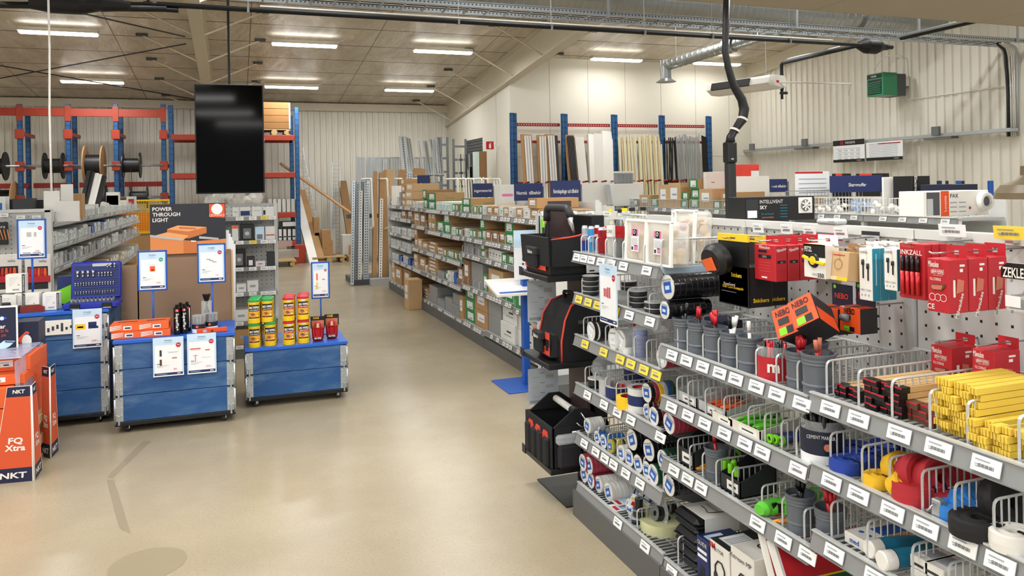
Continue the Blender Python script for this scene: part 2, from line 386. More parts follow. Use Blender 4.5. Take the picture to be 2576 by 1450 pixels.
for (px, py, ly, lab) in [(148, 85, 15.4, 'long white fluorescent ceiling lamp above the cable reel rack, nearer row, behind the white cord'),
                          (233, 208, 18.95, 'fluorescent ceiling lamp in the back row above the cable reel rack'),
                          (767, 115, 15.4, 'fluorescent ceiling lamp just right of the screen pole, nearer row'),
                          (734, 221, 18.95, 'fluorescent ceiling lamp in the back row beside the hanging screen top'),
                          (1115, 132, 15.4, 'fluorescent ceiling lamp beside the sloping partition rafter, nearer row'),
                          (1030, 229, 18.95, 'fluorescent ceiling lamp in the back row above the steel profiles'),
                          (1551, 152, 15.4, 'fluorescent ceiling lamp over the wall rack, left of the small duct'),
                          (1804, 162, 15.4, 'fluorescent ceiling lamp over the wall rack, behind the black hose')]:
    p = at(px, py, Y=ly); LAMPS.append(p)
    o = lp if first else dup(lp, label=lab); o['label'] = lab; first = False
    o['group'] = 'fluorescent lamps under the roof'
    if px > 1500 and 'DONE' not in globals(): wl = [c for c in o.children if c.type == 'LIGHT'][0].data.copy(); wl.energy = LAMP_W*.45; DONE = 1
    if px > 1500: [setattr(c, 'data', wl) for c in o.children if c.type == 'LIGHT' and c.data.size_y > .1]
    o.location = (p.x, ly, p.z+.02)
# the rows nearer than the frame shows
for ly in (11.8, 8.3):
    for x in (-8.5, -4.6, -.0, 3.2, 7.3, 9.6):
        o = dup(lp, label='fluorescent ceiling lamp of the rows nearer the camera, above the picture', group='fluorescent lamps nearer'); o.location = (x, ly, roof(ly)-.28)
for x in (-9.2, 9.8):
    for ly in (15.4, 18.95):
        if x > 5.8 and ly > YP: continue
        if x == 9.8: continue
        o = dup(lp, label='fluorescent ceiling lamp beyond the picture edge', group='fluorescent lamps nearer'); o.location = (x, ly, roof(ly)-.28)
for ly in (4.6, 2.2, -.6, -3.4):
    for x in (-7.5, -4.5, -1.5, 1.2, 4.2, 8):
        o = dup(lp, label='fluorescent ceiling lamp below the lower ceiling near the camera', group='lamps under the lower ceiling'); o.location = (x, ly, 3.57-.07)
# ================================================================ services under the roof
def spiral_mat():
    m = mat('spiral_duct', '#a9adac', .3, .85); n, L, b = nodes(m); tc = n.new('ShaderNodeTexCoord'); sp = n.new('ShaderNodeSeparateXYZ'); L.new(tc.outputs['Object'], sp.inputs[0])
    f = math_node(n, L, 'FRACT', math_node(n, L, 'MULTIPLY', sp.outputs['Z'], 9.0)); h = math_node(n, L, 'LESS_THAN', f, .18)
    bp = n.new('ShaderNodeBump'); bp.inputs['Strength'].default_value = .8; bp.inputs['Distance'].default_value = .02; L.new(h, bp.inputs['Height']); L.new(bp.outputs[0], b.inputs['Normal']); return m
spiral_mat()
def duct(name, a, b, r, parent=None):
    a, b = Vector(a), Vector(b); d = b-a; mb = MB(); n = max(2, int(d.length/.11)); prof = []
    for i in range(n): z = d.length*i/n; prof += [(r, z), (r, z+.07), (r+.006, z+.085), (r+.006, z+.1)]
    prof += [(r, d.length)]
    mb.lathe([(0, 0)]+prof+[(0, d.length)], 'spiral_duct', 28)
    o = mb.build(name, parent); o.matrix_world = Matrix.Translation(a) @ d.to_track_quat('Z', 'Y').to_matrix().to_4x4(); return o
t = thing('ventilation_duct', 'large spiral galvanised ventilation duct running behind the cable ladder', 'duct', (0, 10.25, 4.52))
xe = at(2105, 60, Y=10.25).x
for nm, a, b, r in (('duct_pipe', -4.2, xe, .29), ('coupling', xe, xe+.42, .2), ('duct_pipe', xe+.42, xe+2.2, .26)):
    o = duct(nm, (a, 0, 0), (b, 0, 0), r, t)
for x in (2.0, 5.0, 8.2): MB().tube([(x, 0, .3), (x, 0, roof(10.25)-4.54)], .008, 'zinc', 5).build('hanger', t)
# cable ladder
t = thing('cable_ladder', 'perforated galvanised cable ladder crossing below the duct', 'cable ladder', (0, 9.2, 3.99))
mat('perf', '#e3e6e6', .5); mat('perf_hole', '#3a3d3f', .6)
x0, x1 = -3.6, XR-.1
for dy in (-.2, .2):
    mb = MB(); mb.box(x0, x1, dy-.004, dy+.004, -.03, .03, 'zinc'); mb.box(x0, x1, dy-.012, dy+.012, .028, .034, 'zinc')
    mb.box(x0, x1, dy-.012, dy+.012, -.034, -.028, 'zinc')
    k = 0; x = x0+.05
    while x < x1-.05: mb.box(x, x+.022, dy-.0055, dy+.0055, -.008, .008, 'perf_hole'); x += .05
    mb.build('side_rail', t)
x = x0+.15; k = 0
while x < x1-.1:
    MB().box(x-.012, x+.012, -.2, .2, -.03, -.012, 'zinc').build('rung', t); x += .27
for x in (-1.5, 1.6, 4.6, 7.6, 9.9, 12.0): MB().box(x-.015, x+.015, -.24, -.215, -.04, roof(9.2)-3.99, 'zinc').build('hanger', t)
b = MB()
for i in range(4): b.tube([(x0, -.09+i*.05, -.005), (2, -.07+i*.05, -.003), (6, -.09+i*.04, -.004), (XR-.3, -.08+i*.04, -.004)], .012, 'charcoal' if i % 2 else 'white', 6)
b.build('cable_run', t)
# conduits coming down from the ladder end along the right wall
cr = [(2560, 100), (2530, 560)]
for i, (col, dy, r) in enumerate([('white', 0, .012), ('white', .04, .012), ('white', .09, .012), ('charcoal', .15, .025), ('zinc', -.06, .02), ('white', .2, .012)]):
    o = MB().tube(arcpts([(XR-.5, 9.2-.1+dy*.6, 3.96), (XR-.12, 9.2+dy, 3.9), (XR-.06, 9.24+dy*.8, 3.3), (XR-.06, 9.24+dy*.8, 2.45)], .12), r, col, 6).build('conduit')
    tag(o, ['thin white cable dropping down the right wall from the cable ladder, ', 0, 0, 'thick black cable dropping down the right wall from the cable ladder', 'galvanised conduit dropping down the right wall from the ladder end', 0][i] or 'thin white cable dropping down the right wall from the cable ladder, ', 'cable', 'cables down the right wall')
# long black insulated pipe, with its hangers, T-branches and valve
mat('pipe_rubber', '#141313', .55)
PZ, PY = 3.68, 8.6
t = thing('insulated_pipe', 'long black insulated pipe hanging across the hall under the ladder', 'pipe', (0, PY, PZ))
xa, xb = at(395, 14, Y=PY).x, at(2165, 110, Y=PY).x
MB().tube([(xa, 0, 0), (xb, 0, 0)], .028, 'pipe_rubber', 10).build('pipe', t)
MB().tube([(xa+1, 0, .04), (xb-.5, 0, .04)], .012, 'white', 8).build('white_conduit', t)
for px in (625, 1153, 1386, 1620, 1790, 1985): 
    x = at(px, 60, Y=PY).x; MB().tube([(x, 0, -.04), (x, 0, .05), (x, 0, roof(PY)-PZ)], .005, 'zinc', 5).box(x-.012, x+.012, -.036, .036, -.036, .036, 'zinc').build('pipe_hanger', t)
b = MB(); b.tube([(xa+.02, 0, 0), (xa-.12, 0, .0), (xa-.12, 0, -.05), (xa+.2, 0, -.05)], .026, 'pipe_rubber', 8); b.build('bend', t)
b = MB(); b.lathe([(0, -.25), (.05, -.25), (.11, -.1), (.11, .08), (.05, .22), (.04, .3), (0, .3)], 'pipe_rubber', 12, TR(xb+.25, .05, 0, 0, PI/2)); b.box(xb+.3, xb+.5, .0, .03, -.02, .02, 'pipe_rubber')
b.tube([(xb+.4, .04, .0), (xb+.62, .04, 0)], .03, 'pipe_rubber', 8); b.build('valve_jacket', t)
t2 = thing('branch_pipe', 'black insulated pipe running back from the valve to the white air curtain', 'pipe', (xb, PY, PZ))
ya = at(1972, 155, X=xb).y
MB().tube([(0, 0, 0), (0, ya-PY, 0)], .028, 'pipe_rubber', 10).build('pipe', t2)
b = MB(); b.tube(arcpts([(0, ya-PY, 0), (0, ya-PY+.06, 0), (0, ya-PY+.06, -.15)], .04), .028, 'pipe_rubber', 8)
b.lathe([(.02, -.46), (.028, -.42), (.03, -.33), (.05, -.3), (.05, -.24), (.03, -.2), (.028, -.12)], 'pipe_rubber', 10, TR(0, ya-PY+.06, 0)); b.tube([(0, ya-PY+.06, -.4), (0, ya-PY+.06, -.58)], .022, 'charcoal', 8)
b.box(-.03, .1, ya-PY+.04, ya-PY+.08, -.5, -.46, 'charcoal'); b.build('valve', t2)
MB().tube([(-.1, .3, .02), (-.1, ya-PY-.2, .02)], .015, 'zinc', 8).build('white_conduit', t2)
t3 = thing('supply_pipe', 'black insulated pipe leading from the valve forward under the suspended ceiling', 'pipe', (xb+.75, PY, PZ+.13))
MB().tube([(0, 0, 0), (0, -2.5, 0)], .03, 'pipe_rubber', 10).build('pipe', t3)
MB().tube([(-.07, 0, .02), (-.07, -2.5, .02)], .02, 'zinc', 8).build('conduit', t3)
# top-left cluster of black pipes and valves
t = thing('valve_cluster', 'cluster of black insulated pipes and valves at the upper left edge', 'pipe', (at(200, 12, Y=PY).x, PY, PZ))
k = lambda px, py, y=PY: at(px, py, Y=y)-t.location
MB().tube([k(0, 12), k(130, 14), k(250, 20), k(420, 22)], .034, 'pipe_rubber', 10).build('pipe', t)
MB().tube([k(190, 2), k(330, 10), k(372, 10), k(374, -14)], .022, 'pipe_rubber', 8).build('pipe', t)
b = MB(); b.lathe([(0, -.3), (.07, -.28), (.1, -.1), (.1, .15), (.06, .32), (0, .32)], 'pipe_rubber', 12, TR(k(160, 10).x, -.02, k(160, 10).z, 0, PI/2)); b.build('valve_jacket', t)
b = MB(); b.lathe([(0, -.2), (.05, -.18), (.075, 0), (.05, .25), (0, .25)], 'pipe_rubber', 12, TR(k(260, 14).x, -.05, k(260, 14).z, 0, PI/2)); b.build('valve_jacket', t)
MB().box(k(0, 5).x, k(128, 5).x, -.06, -.02, k(60, 4).z, k(60, -4).z+.02, 'white').build('white_conduit', t)
MB().tube([k(315, 30), k(315, -40)], .006, 'zinc', 5).build('pipe_hanger', t)
# small spiral duct with its round outlet
p0, p1 = at(1675, 165, Y=12.6), at(1965, 75, Y=10.4)
t = thing('branch_duct', 'slim spiral branch duct with a round outlet, hung in front of the wall rack', 'duct', p0)
d = p1-p0; duct('duct_pipe', (0, 0, 0), d, .1, t)
MB().lathe([(.1, .1), (.1, -.12), (.1, -.25), (.17, -.3), (.19, -.31), (.0, -.31)], 'spiral_duct', 18).build('outlet', t)
o = duct('coupling', d*.54, d*.62, .13, t)
for f in (.1, .6, .9): q = d*f; MB().tube([q, (q.x, q.y, roof(p0.y+q.y)-p0.z)], .005, 'zinc', 4).build('hanger', t)
# air curtain unit
qa = at(1955, 207, Y=10.15); qb = at(1800, 216, Y=11.3); qb.z = qa.z
d = (qa-qb); L_ = d.length
t = thing('air_curtain', 'white ceiling-hung air curtain unit with a black slot, fed by the black branch pipe', 'air curtain', (qa+qb)/2, math.atan2(d.y, d.x))
b = MB(); b.prism([(-.25, -.02), (-.22, .07), (-.1, .12), (.2, .12), (.25, .06), (.25, -.05), (.1, -.1), (-.12, -.1)], -L_/2, L_/2, 'white', TR(0, 0, 0, PI/2, 0, PI/2)); b.build('casing', t)
b = MB(); b.box(-L_/2+.1, L_/2-.35, -.02, .02, -.06, .06, 'black', TR(0, -.232, .03, -.28)); b.build('outlet_slot', t)
b = MB(); b.box(L_/2, L_/2+.02, -.2, .2, -.07, .1, 'white'); b.box(L_/2+.02, L_/2+.022, -.05, .02, -.01, .03, 'red'); b.build('end_cap', t)
for x in (-L_/2+.2, L_/2-.2): MB().tube([(x, 0, .12), (x, 0, roof(10.6)-qa.z)], .005, 'zinc', 4).build('hanging_rod', t)
o = MB().tube([(0, 0, 0), (1.2, -.3, -.03), (at(2135, 238, X=XR-.1)-qa)], .012, 'white', 6).build('air_curtain_cable', loc=None); o.location = qa; tag(o, 'thin white pipe running from the air curtain to the right wall', 'pipe')
# green fan heater on the right wall
gz0, gz1 = at(2240, 242, X=XR-.45).z, at(2240, 185, X=XR-.45).z
ga, gb = at(2183, 210, X=XR-.75), at(2224, 210, X=XR-.75)
t = thing('fan_heater', 'green fan heater with black louvres mounted high on the right wall', 'heater', (XR, (ga.y+gb.y)/2, (gz0+gz1)/2))
mat('heater_green', '#2e8a62', .35); hh = (gz1-gz0)/2; wy = (ga.y-gb.y)/2
b = MB(); b.box(-.78, -.42, -wy, wy, -hh, hh, 'heater_green', c=.01); b.build('casing', t)
b = MB(); b.box(-.42, -.2, -wy+.01, wy-.01, -hh, hh-.02, 'grey_dark'); b.build('rear_casing', t)
b = MB(); b.box(-.2, -.03, -.05, .05, -.05, .05, 'grey_dark'); b.build('wall_bracket', t)
b = MB(); b.box(-.785, -.78, -wy+.03, wy-.03, -hh+.03, hh-.12, 'black')
for i in range(7): z = -hh+.05+i*(2*hh-.2)/7; b.box(-.805, -.785, -wy+.03, wy-.03, z, z+.012, 'heater_green', TR(0, 0, 0))
b.build('louvre', t)
b = MB(); b.box(-.784, -.78, -wy+.02, wy-.02, hh-.1, hh-.02, 'black'); b.text('VEAB', .04, FX(-.787, .02, hh-.06), 'white', maxw=wy); b.build('name_panel', t)
b = MB(); b.box(-.055, -.03, -.0, .0, 0, 0, 'grey')
p = at(2284, 205, X=XR)
t = thing('isolator_switch', 'small white isolator switch box on the wall beside the green heater', 'switch', (XR-.04, p.y, p.z))
MB().box(-.09, 0, -.07, .07, -.1, .1, 'white', c=.01).build('housing', t); MB().box(-.1, -.09, -.03, .03, -.03, .03, 'black').build('knob', t)
o = MB().tube(arcpts([(-.05, 0, .1), (-.06, .0, .5), (-.2, .35, .55), (-.25, .55, .3)], .15), .012, 'white', 6).build('heater_cable'); o.location = t.location; tag(o, 'white cable looping from the green heater to its switch box', 'cable')
a_, b_ = at(2290, 250, X=XR-.05), at(2550, 215, X=XR-.05)
o = MB().tube(arcpts([(p.x-.06, p.y, p.z-.1), (p.x-.06, p.y, a_.z), a_, (a_.x, b_.y, a_.z+.0)], .1), .012, 'white', 6).build('wall_cable'); tag(o, 'white cable clipped along the right wall between heater switch and cable bundle', 'cable')
# wall mounted cable tray low on the right wall
zt = 2.44
ta, tb = at(1862, 381, X=XR-.1).y, at(2562, 326, X=XR-.1).y
t = thing('cable_tray', 'galvanised cable tray running along the right wall above the posters', 'cable tray', (XR-.17, (ta+tb)/2, at(2300, 347, X=XR-.1).z))
hl = abs(ta-tb)/2
b = MB(); b.box(-.1, .06, -hl, hl, -.03, -.02, 'zinc'); b.box(-.11, -.1, -hl, hl, -.03, .03, 'zinc'); b.box(.06, .065, -hl, hl, -.03, .03, 'zinc'); b.build('tray', t)
for f in (-.62, .32): MB().box(-.11, .07, hl*f-.3, hl*f+.3, -.07, -.032, 'grey').build('bracket', t); 
for y in (-hl*.62, hl*.3, hl*.8): MB().box(-.16, -.1, y-.08, y+.08, .0, .16, 'grey', c=.005).build('junction_box', t)
# posters on the right wall
def poster(px0, py0, px1, py1, lab, header):
    a, b_ = at(px0, (py0+py1)/2, X=XR-.32), at(px1, (py0+py1)/2, X=XR-.32)
    z1, z0 = at((px0+px1)/2, py0, X=XR-.32).z, at((px0+px1)/2, py1, X=XR-.32).z
    w, h = abs(a.y-b_.y), z1-z0
    mb = MB(); mb.box(-.01, 0, -w/2, w/2, -h/2, h/2, 'paper'); f = -.012
    T = FX(f, 0, 0)
    mb.box(f, -.01, -w/2, w/2, -h/2, -h/2+.06, 'black'); mb.text('nexans', .03, T @ Matrix.Translation((w/2-.15, -h/2+.03, .002)), 'white')
    if header: mb.box(f, -.01, -w/2, w/2, h/2-h*.24, h/2, 'black'); mb.text('nexans', .07, T @ Matrix.Translation((.05, h/2-h*.12, .003)), 'white'); mb.text('N', .08, T @ Matrix.Translation((-.18, h/2-h*.12, .003)), 'red', bold=.02)
    else: mb.box(f, -.01, -w/2+.05, w/2-.3, h/2-.05, h/2-.03, 'red')
    for i in range(3 if header else 9):
        z = h*(.1-i*(.18 if header else .07)) if header else h*(.38-.085*i)
        for j in range(4 if header else 7):
            y = -w/2+.12+j*(w-.2)/(4 if header else 7); mb.box(f, -.01, y, y+(w/(6 if header else 9)), z, z+.008, 'print_grey'); 
            if header: mb.box(f, -.01, y, y+w/8, z-.03, z-.022, 'print_grey'); mb.box(f, -.01, y, y+w/9, z-.05, z-.042, 'print_grey')
    o = mb.build('poster'); o.location = ((a+b_)/2).x, ((a+b_)/2).y, (z0+z1)/2; return tag(o, lab, 'poster')
poster(2097, 352, 2176, 408, 'white product poster with a black heading, the one with the heading on the right wall', True)
poster(2180, 356, 2272, 403, 'white table poster with a thin red line, beside the black-headed one', False)
# black hose and duct dropping to the shelving
hp = [(1829, -30), (1826, 60), (1824, 130), (1832, 170), (1845, 215), (1866, 250), (1872, 275), (1868, 300), (1848, 328), (1838, 345), (1837, 362)]
hy = 4.4
t = thing('cable_pole', 'black cable pole with a crooked wrapped cable hose rising to the ceiling', 'cable pole', (at(1838, 480, Y=hy).x, hy, 1.3))
pts = [at(a, b_, Y=hy)-t.location for a, b_ in hp]
MB().tube(pts, [.022]*3+[.024, .026, .03, .034, .033, .024, .028, .034], 'black', 10).build('cable_hose', t)
for i in (7, 8): q = pts[i]; MB().lathe([(.034, -.008), (.038, 0), (.034, .008)], 'white', 10, TR(q.x, q.y, q.z, 0, .5)).build('cable_tie', t)
zt_ = at(1838, 358, Y=hy).z-1.3; zb_ = at(1838, 560, Y=hy).z-1.3; zm = at(1838, 410, Y=hy).z-1.3
MB().box(-.03, .03, -.03, .03, zb_-1.2, zm, 'charcoal', c=.008).build('pole', t)
MB().box(-.036, .036, -.036, .036, zm, zt_, 'black', c=.008).build('sleeve', t)
MB().box(-.02, .0, -.042, -.036, zm+.02, zm+.03, 'chrome').build('clip', t)
# hanging screen
sy = 7.67*1.1146*1.0
a, b_ = at(490, 350, Y=sy), at(664, 350, Y=sy); z1, z0 = at(577, 212, Y=sy).z, at(577, 487, Y=sy).z
w, h = b_.x-a.x, z1-z0
t = thing('hanging_screen', 'tall black screen hanging in portrait format from a ceiling pole', 'screen', ((a.x+b_.x)/2, sy, (z0+z1)/2)); t.rotation_euler = (0, math.radians(0), math.radians(-4))
MB().box(-w/2, w/2, 0, .05, -h/2, h/2, 'black', c=.006).build('casing', t)
mat('screen_glass', '#010102', .07, spec=.1)
MB().box(-w/2+.012, w/2-.012, -.003, 0, -h/2+.012, h/2-.012, 'screen_glass').build('glass', t)
b = MB(); b.box(w/2-.004, w/2+.004, .01, .03, -.03, .01, 'white'); b.build('label', t)
MB().box(-.012, .012, .06, .084, h/2-.3, roof(sy)-t.location.z, 'black').build('pole', t)
MB().box(-.15, .15, .05, .09, -.25, h/2-.25, 'charcoal').build('mounting_plate', t)
# white cord at the left
y = 6.9; p = at(121, 0, Y=y)
o = MB().tube([(0, 0, 3.57), (.004, 0, 2.9), (-.004, 0, 2.4), (0, 0, at(121, 480, Y=y).z)], .008, 'white_gloss', 8).build('pull_cord'); o.location = (p.x, y, 0); tag(o, 'white cord hanging straight down from the ceiling at the left', 'cord')
# dark cross bracing under the roof at the left
for i, (a, b_) in enumerate([((170, 25), (465, 92)), ((0, 197), (468, 110)), ((0, 165), (490, 250))]):
    y0 = [11.5, 16, 17][i]; y1 = [13.5, 14.2, 20][i]
    q0, q1 = at(*a, Y=y0), at(*b_, Y=y1); q0.z = min(q0.z, roof(y0)-.12); q1.z = min(q1.z, roof(y1)-.12)
    o = MB().tube([q0, q1], .012, 'black', 5).build('bracing_cable'); tag(o, ['dark bracing cable slanting down from the valve cluster to the rafter', 'dark bracing cable rising toward the rafter between the two left lamps', 'dark bracing cable slanting behind the back-row lamp to the wall'][i], 'cable')
# ================================================================ shelving kit
mat('rail', '#8b8d8d', .4, .2, .05, 20); mat('shelf_metal', '#a9abab', .45, .1); mat('kick', '#5b5c5b', .55); mat('upright_white', '#cfcfca', .4)
mat('tag_white', '#f0efec', .5); mat('tag_yellow', '#f2d447', .5); mat('bar_print', '#85878a', .6)
def pegmat():
    m = mat('pegboard', '#b3b2ae', .5); n, L, b = nodes(m); tc = n.new('ShaderNodeTexCoord'); sp = n.new('ShaderNodeSeparateXYZ'); L.new(tc.outputs['Object'], sp.inputs[0])
    def cell(o, per, w): 
        return math_node(n, L, 'LESS_THAN', math_node(n, L, 'FRACT', math_node(n, L, 'MULTIPLY', math_node(n, L, 'ADD', o, 40), 1/per)), w)
    hyx = math_node(n, L, 'MULTIPLY', cell(math_node(n, L, 'ADD', sp.outputs['Y'], sp.outputs['X']), .05, .17), cell(sp.outputs['Z'], .045, .2))
    k = n.new('ShaderNodeMix'); k.data_type = 'RGBA'; L.new(hyx, k.inputs['Factor']); k.inputs['A'].default_value = lin('#b9b8b4'); k.inputs['B'].default_value = lin('#101011')
    L.new(k.outputs['Result'], b.inputs['Base Color'])
pegmat()
def tagmesh(col):
    mb = MB(); mb.box(-.0015, .0015, -.038, .038, -.019, .019, col)
    for i in range(12): y = -.0-.022+i*.0035; mb.box(-.003, -.0014, y, y+(.0022 if i % 3 else .0012), -.007, .001, 'bar_print')
    mb.box(-.003, -.0014, -.01, .028, .008, .011, 'print_grey'); mb.box(-.003, -.0014, .014, .028, -.003, -.001, 'print_grey'); mb.box(-.003, -.0014, .014, .026, -.008, -.006, 'print_grey')
    o = mb.build('price_label'); C.objects.unlink(o); return o.data
TAGW, TAGY = tagmesh('tag_white'), tagmesh('tag_yellow')
def meshobj(name, me, parent=None, loc=(0, 0, 0), rot=(0, 0, 0)):
    o = bpy.data.objects.new(name, me); C.objects.link(o); o.location = loc; o.rotation_euler = rot
    if parent: o.parent = parent
    return o
DIV = {}
def divider_mesh(length, height, step=.024, r=.0028, face='x'):
    key = (round(length, 3), round(height, 3), step)
    if key in DIV: return DIV[key]
    mb = MB()
    mb.tube(arcpts([(0, 0, 0), (0, 0, height), (length, 0, height), (length, 0, 0)], .02, 3), r*1.35, 'wire', 5)
    mb.tube([(0, 0, .004), (length, 0, .004)], r, 'wire', 4)
    k = max(2, int(length/step))
    for i in range(1, k): mb.tube([(length*i/k, 0, 0), (length*i/k, 0, height)], r*.85, 'wire', 4, cap=False)
    o = mb.build('wire_divider'); C.objects.unlink(o); DIV[key] = o.data; return o.data
def deck(y0, y1, x0, x1, z, wire=True):
    mb = MB()
    if wire:
        k = int((y1-y0)/.026)
        for i in range(k+1): y = y0+.005+(y1-y0-.01)*i/k; mb.box(x0, x1, y-.0022, y+.0022, z-.004, z, 'wire')
        for i in range(6): x = x0+(x1-x0)*i/5; mb.box(x-.002, x+.002, y0, y1, z-.008, z-.004, 'wire')
    else: mb.box(x0, x1, y0, y1, z-.02, z, 'shelf_metal')
    return mb
def rail_mesh(y0, y1, x, z, h=.052, tilt=.014):
    mb = MB(); mb.prism([(x, z), (x-.006, z), (x-.006-tilt, z-h), (x-tilt, z-h)], 0, 1, 'rail') if False else None
    v = [(x-.006, z-.002), (x+.001, z-.002), (x+.001-tilt*0, z-h), (x-.006-tilt, z-h)]
    mb.add([(a, y0, b) for a, b in v]+[(a, y1, b) for a, b in v], [(0, 1, 2, 3), (7, 6, 5, 4), (0, 4, 5, 1), (1, 5, 6, 2), (2, 6, 7, 3), (3, 7, 4, 0)], 'rail')
    mb.box(x-.012, x+.004, y0, y1, z-.002, z+.003, 'wire'); mb.box(x-.024, x-.008, y0, y1, z-h-.003, z-h+.001, 'rail')
    return mb
def shelf(unit, y0, y1, z, x0, x1, tags=(), divs=(), dh=.085, wire=True, sgn=1, ysec=False, step=.024, back=False, dl=None):
    """a shelf with its price rail toward -x (sgn=1) or +x (sgn=-1); tags: list of (y, 'w'/'y'); divs: list of y"""
    lx = unit.location
    d = deck(y0, y1, min(x0, x1), max(x0, x1), z, wire).build('shelf', unit)
    r = rail_mesh(y0, y1, 0, 0).build('price_rail', d); r.location = (x0, 0, z+.004)
    if sgn < 0: r.rotation_euler = (0, 0, PI); r.location = (x0, y0+y1, z+.004)
    for y, c in tags:
        o = meshobj('price_label', TAGY if c == 'y' else TAGW, d, (x0-sgn*.019, y, z-.022), (0, sgn*.27, 0 if sgn > 0 else PI))
    for y in divs:
        L_ = dl or abs(x1-x0)-.03
        meshobj('wire_divider', divider_mesh(L_, dh, step), d, (x0+sgn*.012, y, z), (0, 0, 0 if sgn > 0 else PI))
    if back:
        o = meshobj('wire_divider', divider_mesh(y1-y0-.02, dh, step), d, (x1-sgn*.03, y0+.01, z), (0, 0, PI/2))
    return d
# ---------------------------------------------------------------- near shelving, four bays
XN, XBK = 1.69, 2.13
JN = [3.74, 2.86, 1.96, 1.06, .1]
zA, zB, zC = [1.398, 1.18, .959, .702, .439, .175], [1.07, .853, .596, .165], [1.087, .867, .655, .165]
def bay(i, label, top=1.583):
    y1, y0 = JN[i], JN[i+1]
    t = thing('shelving_bay', label, 'shelving', (0, 0, 0), 0, 'near shelving bays')
    MB().box(XBK, XBK+.02, y0+.004, y1-.004, .17, top-.03, 'pegboard').build('pegboard', t)
    MB().box(XBK-.006, XBK+.05, y0+.002, y1-.002, top-.03, top, 'upright_white').build('top_rail', t)
    for y in ((y0+.014,) if i else (y0+.014, y1-.014)):
        MB().box(XBK-.012, XBK+.045, y-.012, y+.012, 0, top-.03, 'grey_light').build('upright', t)
    MB().box(1.66, 1.68, y0+.003, y1-.003, .0, .135, 'kick').box(1.68, 2.12, y0+.01, y1-.01, .0, .01, 'kick').build('kick_plate', t)
    if i == 0: MB().box(1.66, 2.13, y1-.002, y1+.012, 0, .135, 'kick').build('end_plate', t)
    return t
def brackets(t, zs, y0, y1, x0):
    pass
DVP = {}   # divider y positions per shelf, for placing goods
def tags_px(pxs, X, Z, y=()):
    return [(yof(p, X, Z), 'y' if p in y else 'w') for p in pxs]
bays = [bay(0, 'grey shelving bay with drinks and tape rolls, next to the tool bag stand'),
        bay(1, 'grey shelving bay with grey marker cups and hanging knee pads'),
        bay(2, 'grey shelving bay with yellow folding rules and coloured straps and red hanging boxes'),
        bay(3, 'grey shelving bay at the right edge of the picture')]
def mk(i, z, divpx, tagpx, yel=(), **k):
    X = XN; dv = [yof(p, X, z+.05) for p in divpx]; 
    dv = [y for y in dv if JN[i+1]+.01 < y < JN[i]-.005]
    return shelf(bays[i], JN[i+1]+.004, JN[i]-.004, z, X, 2.12, tags_px(tagpx, X, z-.02, yel), dv, **k), dv
mk(0, zA[0], [1457, 1475, 1494, 1518, 1539, 1561, 1614], [1459, 1477, 1496, 1520, 1546, 1577, 1636], dh=.09)
mk(0, zA[1], [1459, 1574, 1628], [1464, 1488, 1512, 1556, 1592, 1644], (1464, 1488, 1512, 1556), dh=.09, back=True)
mk(0, zA[2], [1463, 1518, 1590, 1621, 1652], [1480, 1527, 1569, 1596, 1629, 1660], (1480, 1527, 1569, 1596, 1629, 1660), dh=.1, back=True)
mk(0, zA[3], [1467, 1492, 1518, 1545, 1580, 1625], [1486, 1528, 1562, 1596, 1671], dh=.1, back=True)
mk(0, zA[4], [1474, 1500, 1524, 1547, 1569, 1614, 1663], [1478, 1507, 1530, 1552, 1583, 1619], dh=.09, back=True)
mk(0, zA[5], [1453, 1597, 1674], [1563, 1632], dh=.09, back=True)
mk(1, zB[0], [1699, 1723, 1762, 1801, 1847, 1895, 1946, 1999], [1700, 1737, 1778, 1821, 1862, 1914, 1966, 2029], dh=.1, back=True)
mk(1, zB[1], [1697, 1725, 1768, 1815, 1876, 1917, 1959, 1996], [1699, 1741, 1783, 1833, 1885, 1929, 2019], dh=.1, back=True)
mk(1, zB[2], [1699, 1729, 1761, 1795, 1836, 1910, 1961, 2016], [1705, 1740, 1774, 1917, 1982, 2043], dh=.1, back=True)
mk(1, zB[3], [1700], [1699, 1750], dh=.12, back=True)
mk(2, zC[0], [2072, 2152, 2236, 2331, 2426, 2555], [2101, 2172, 2275, 2374, 2495], dh=.11, back=True)
mk(2, zC[1], [2082, 2161, 2231, 2312, 2394, 2492], [2104, 2172, 2258, 2342, 2436, 2530], dh=.11, back=True)
mk(2, zC[2], [2084, 2175, 2288, 2379, 2508], [2111, 2215, 2325], dh=.11, back=True)
mk(2, zC[3], [2200, 2400], [2150, 2260], dh=.11, back=True)
for z in zC: mk(3, z, [2700, 2900], [], dh=.11)
# front fences of the lowest shelf at the far end and of the top shelf
o = MB(); 
for k_, (y0, y1, z) in enumerate([(3.0, 3.66, zA[5])]):
    pass
# ---------------------------------------------------------------- second row behind the near one, back to back (its top shows above)
t = thing('shelving_bay', 'grey perforated shelving back rising behind the drinks shelf', 'shelving', (0, 0, 0))
y0, y1 = 3.8, yof(1583, 2.2, 1.55)
MB().box(2.2, 2.22, y0, y1, .2, 1.52, 'pegboard').build('pegboard', t); MB().box(2.18, 2.24, y0, y1, 1.52, 1.55, 'upright_white').build('top_rail', t)
MB().tube([(2.16, y0, 1.575), (2.16, y1, 1.575)], .008, 'wire', 6).build('wire_rail', t)
MB().box(2.0, 2.45, y0, y1, 0, .15, 'kick').build('base', t)
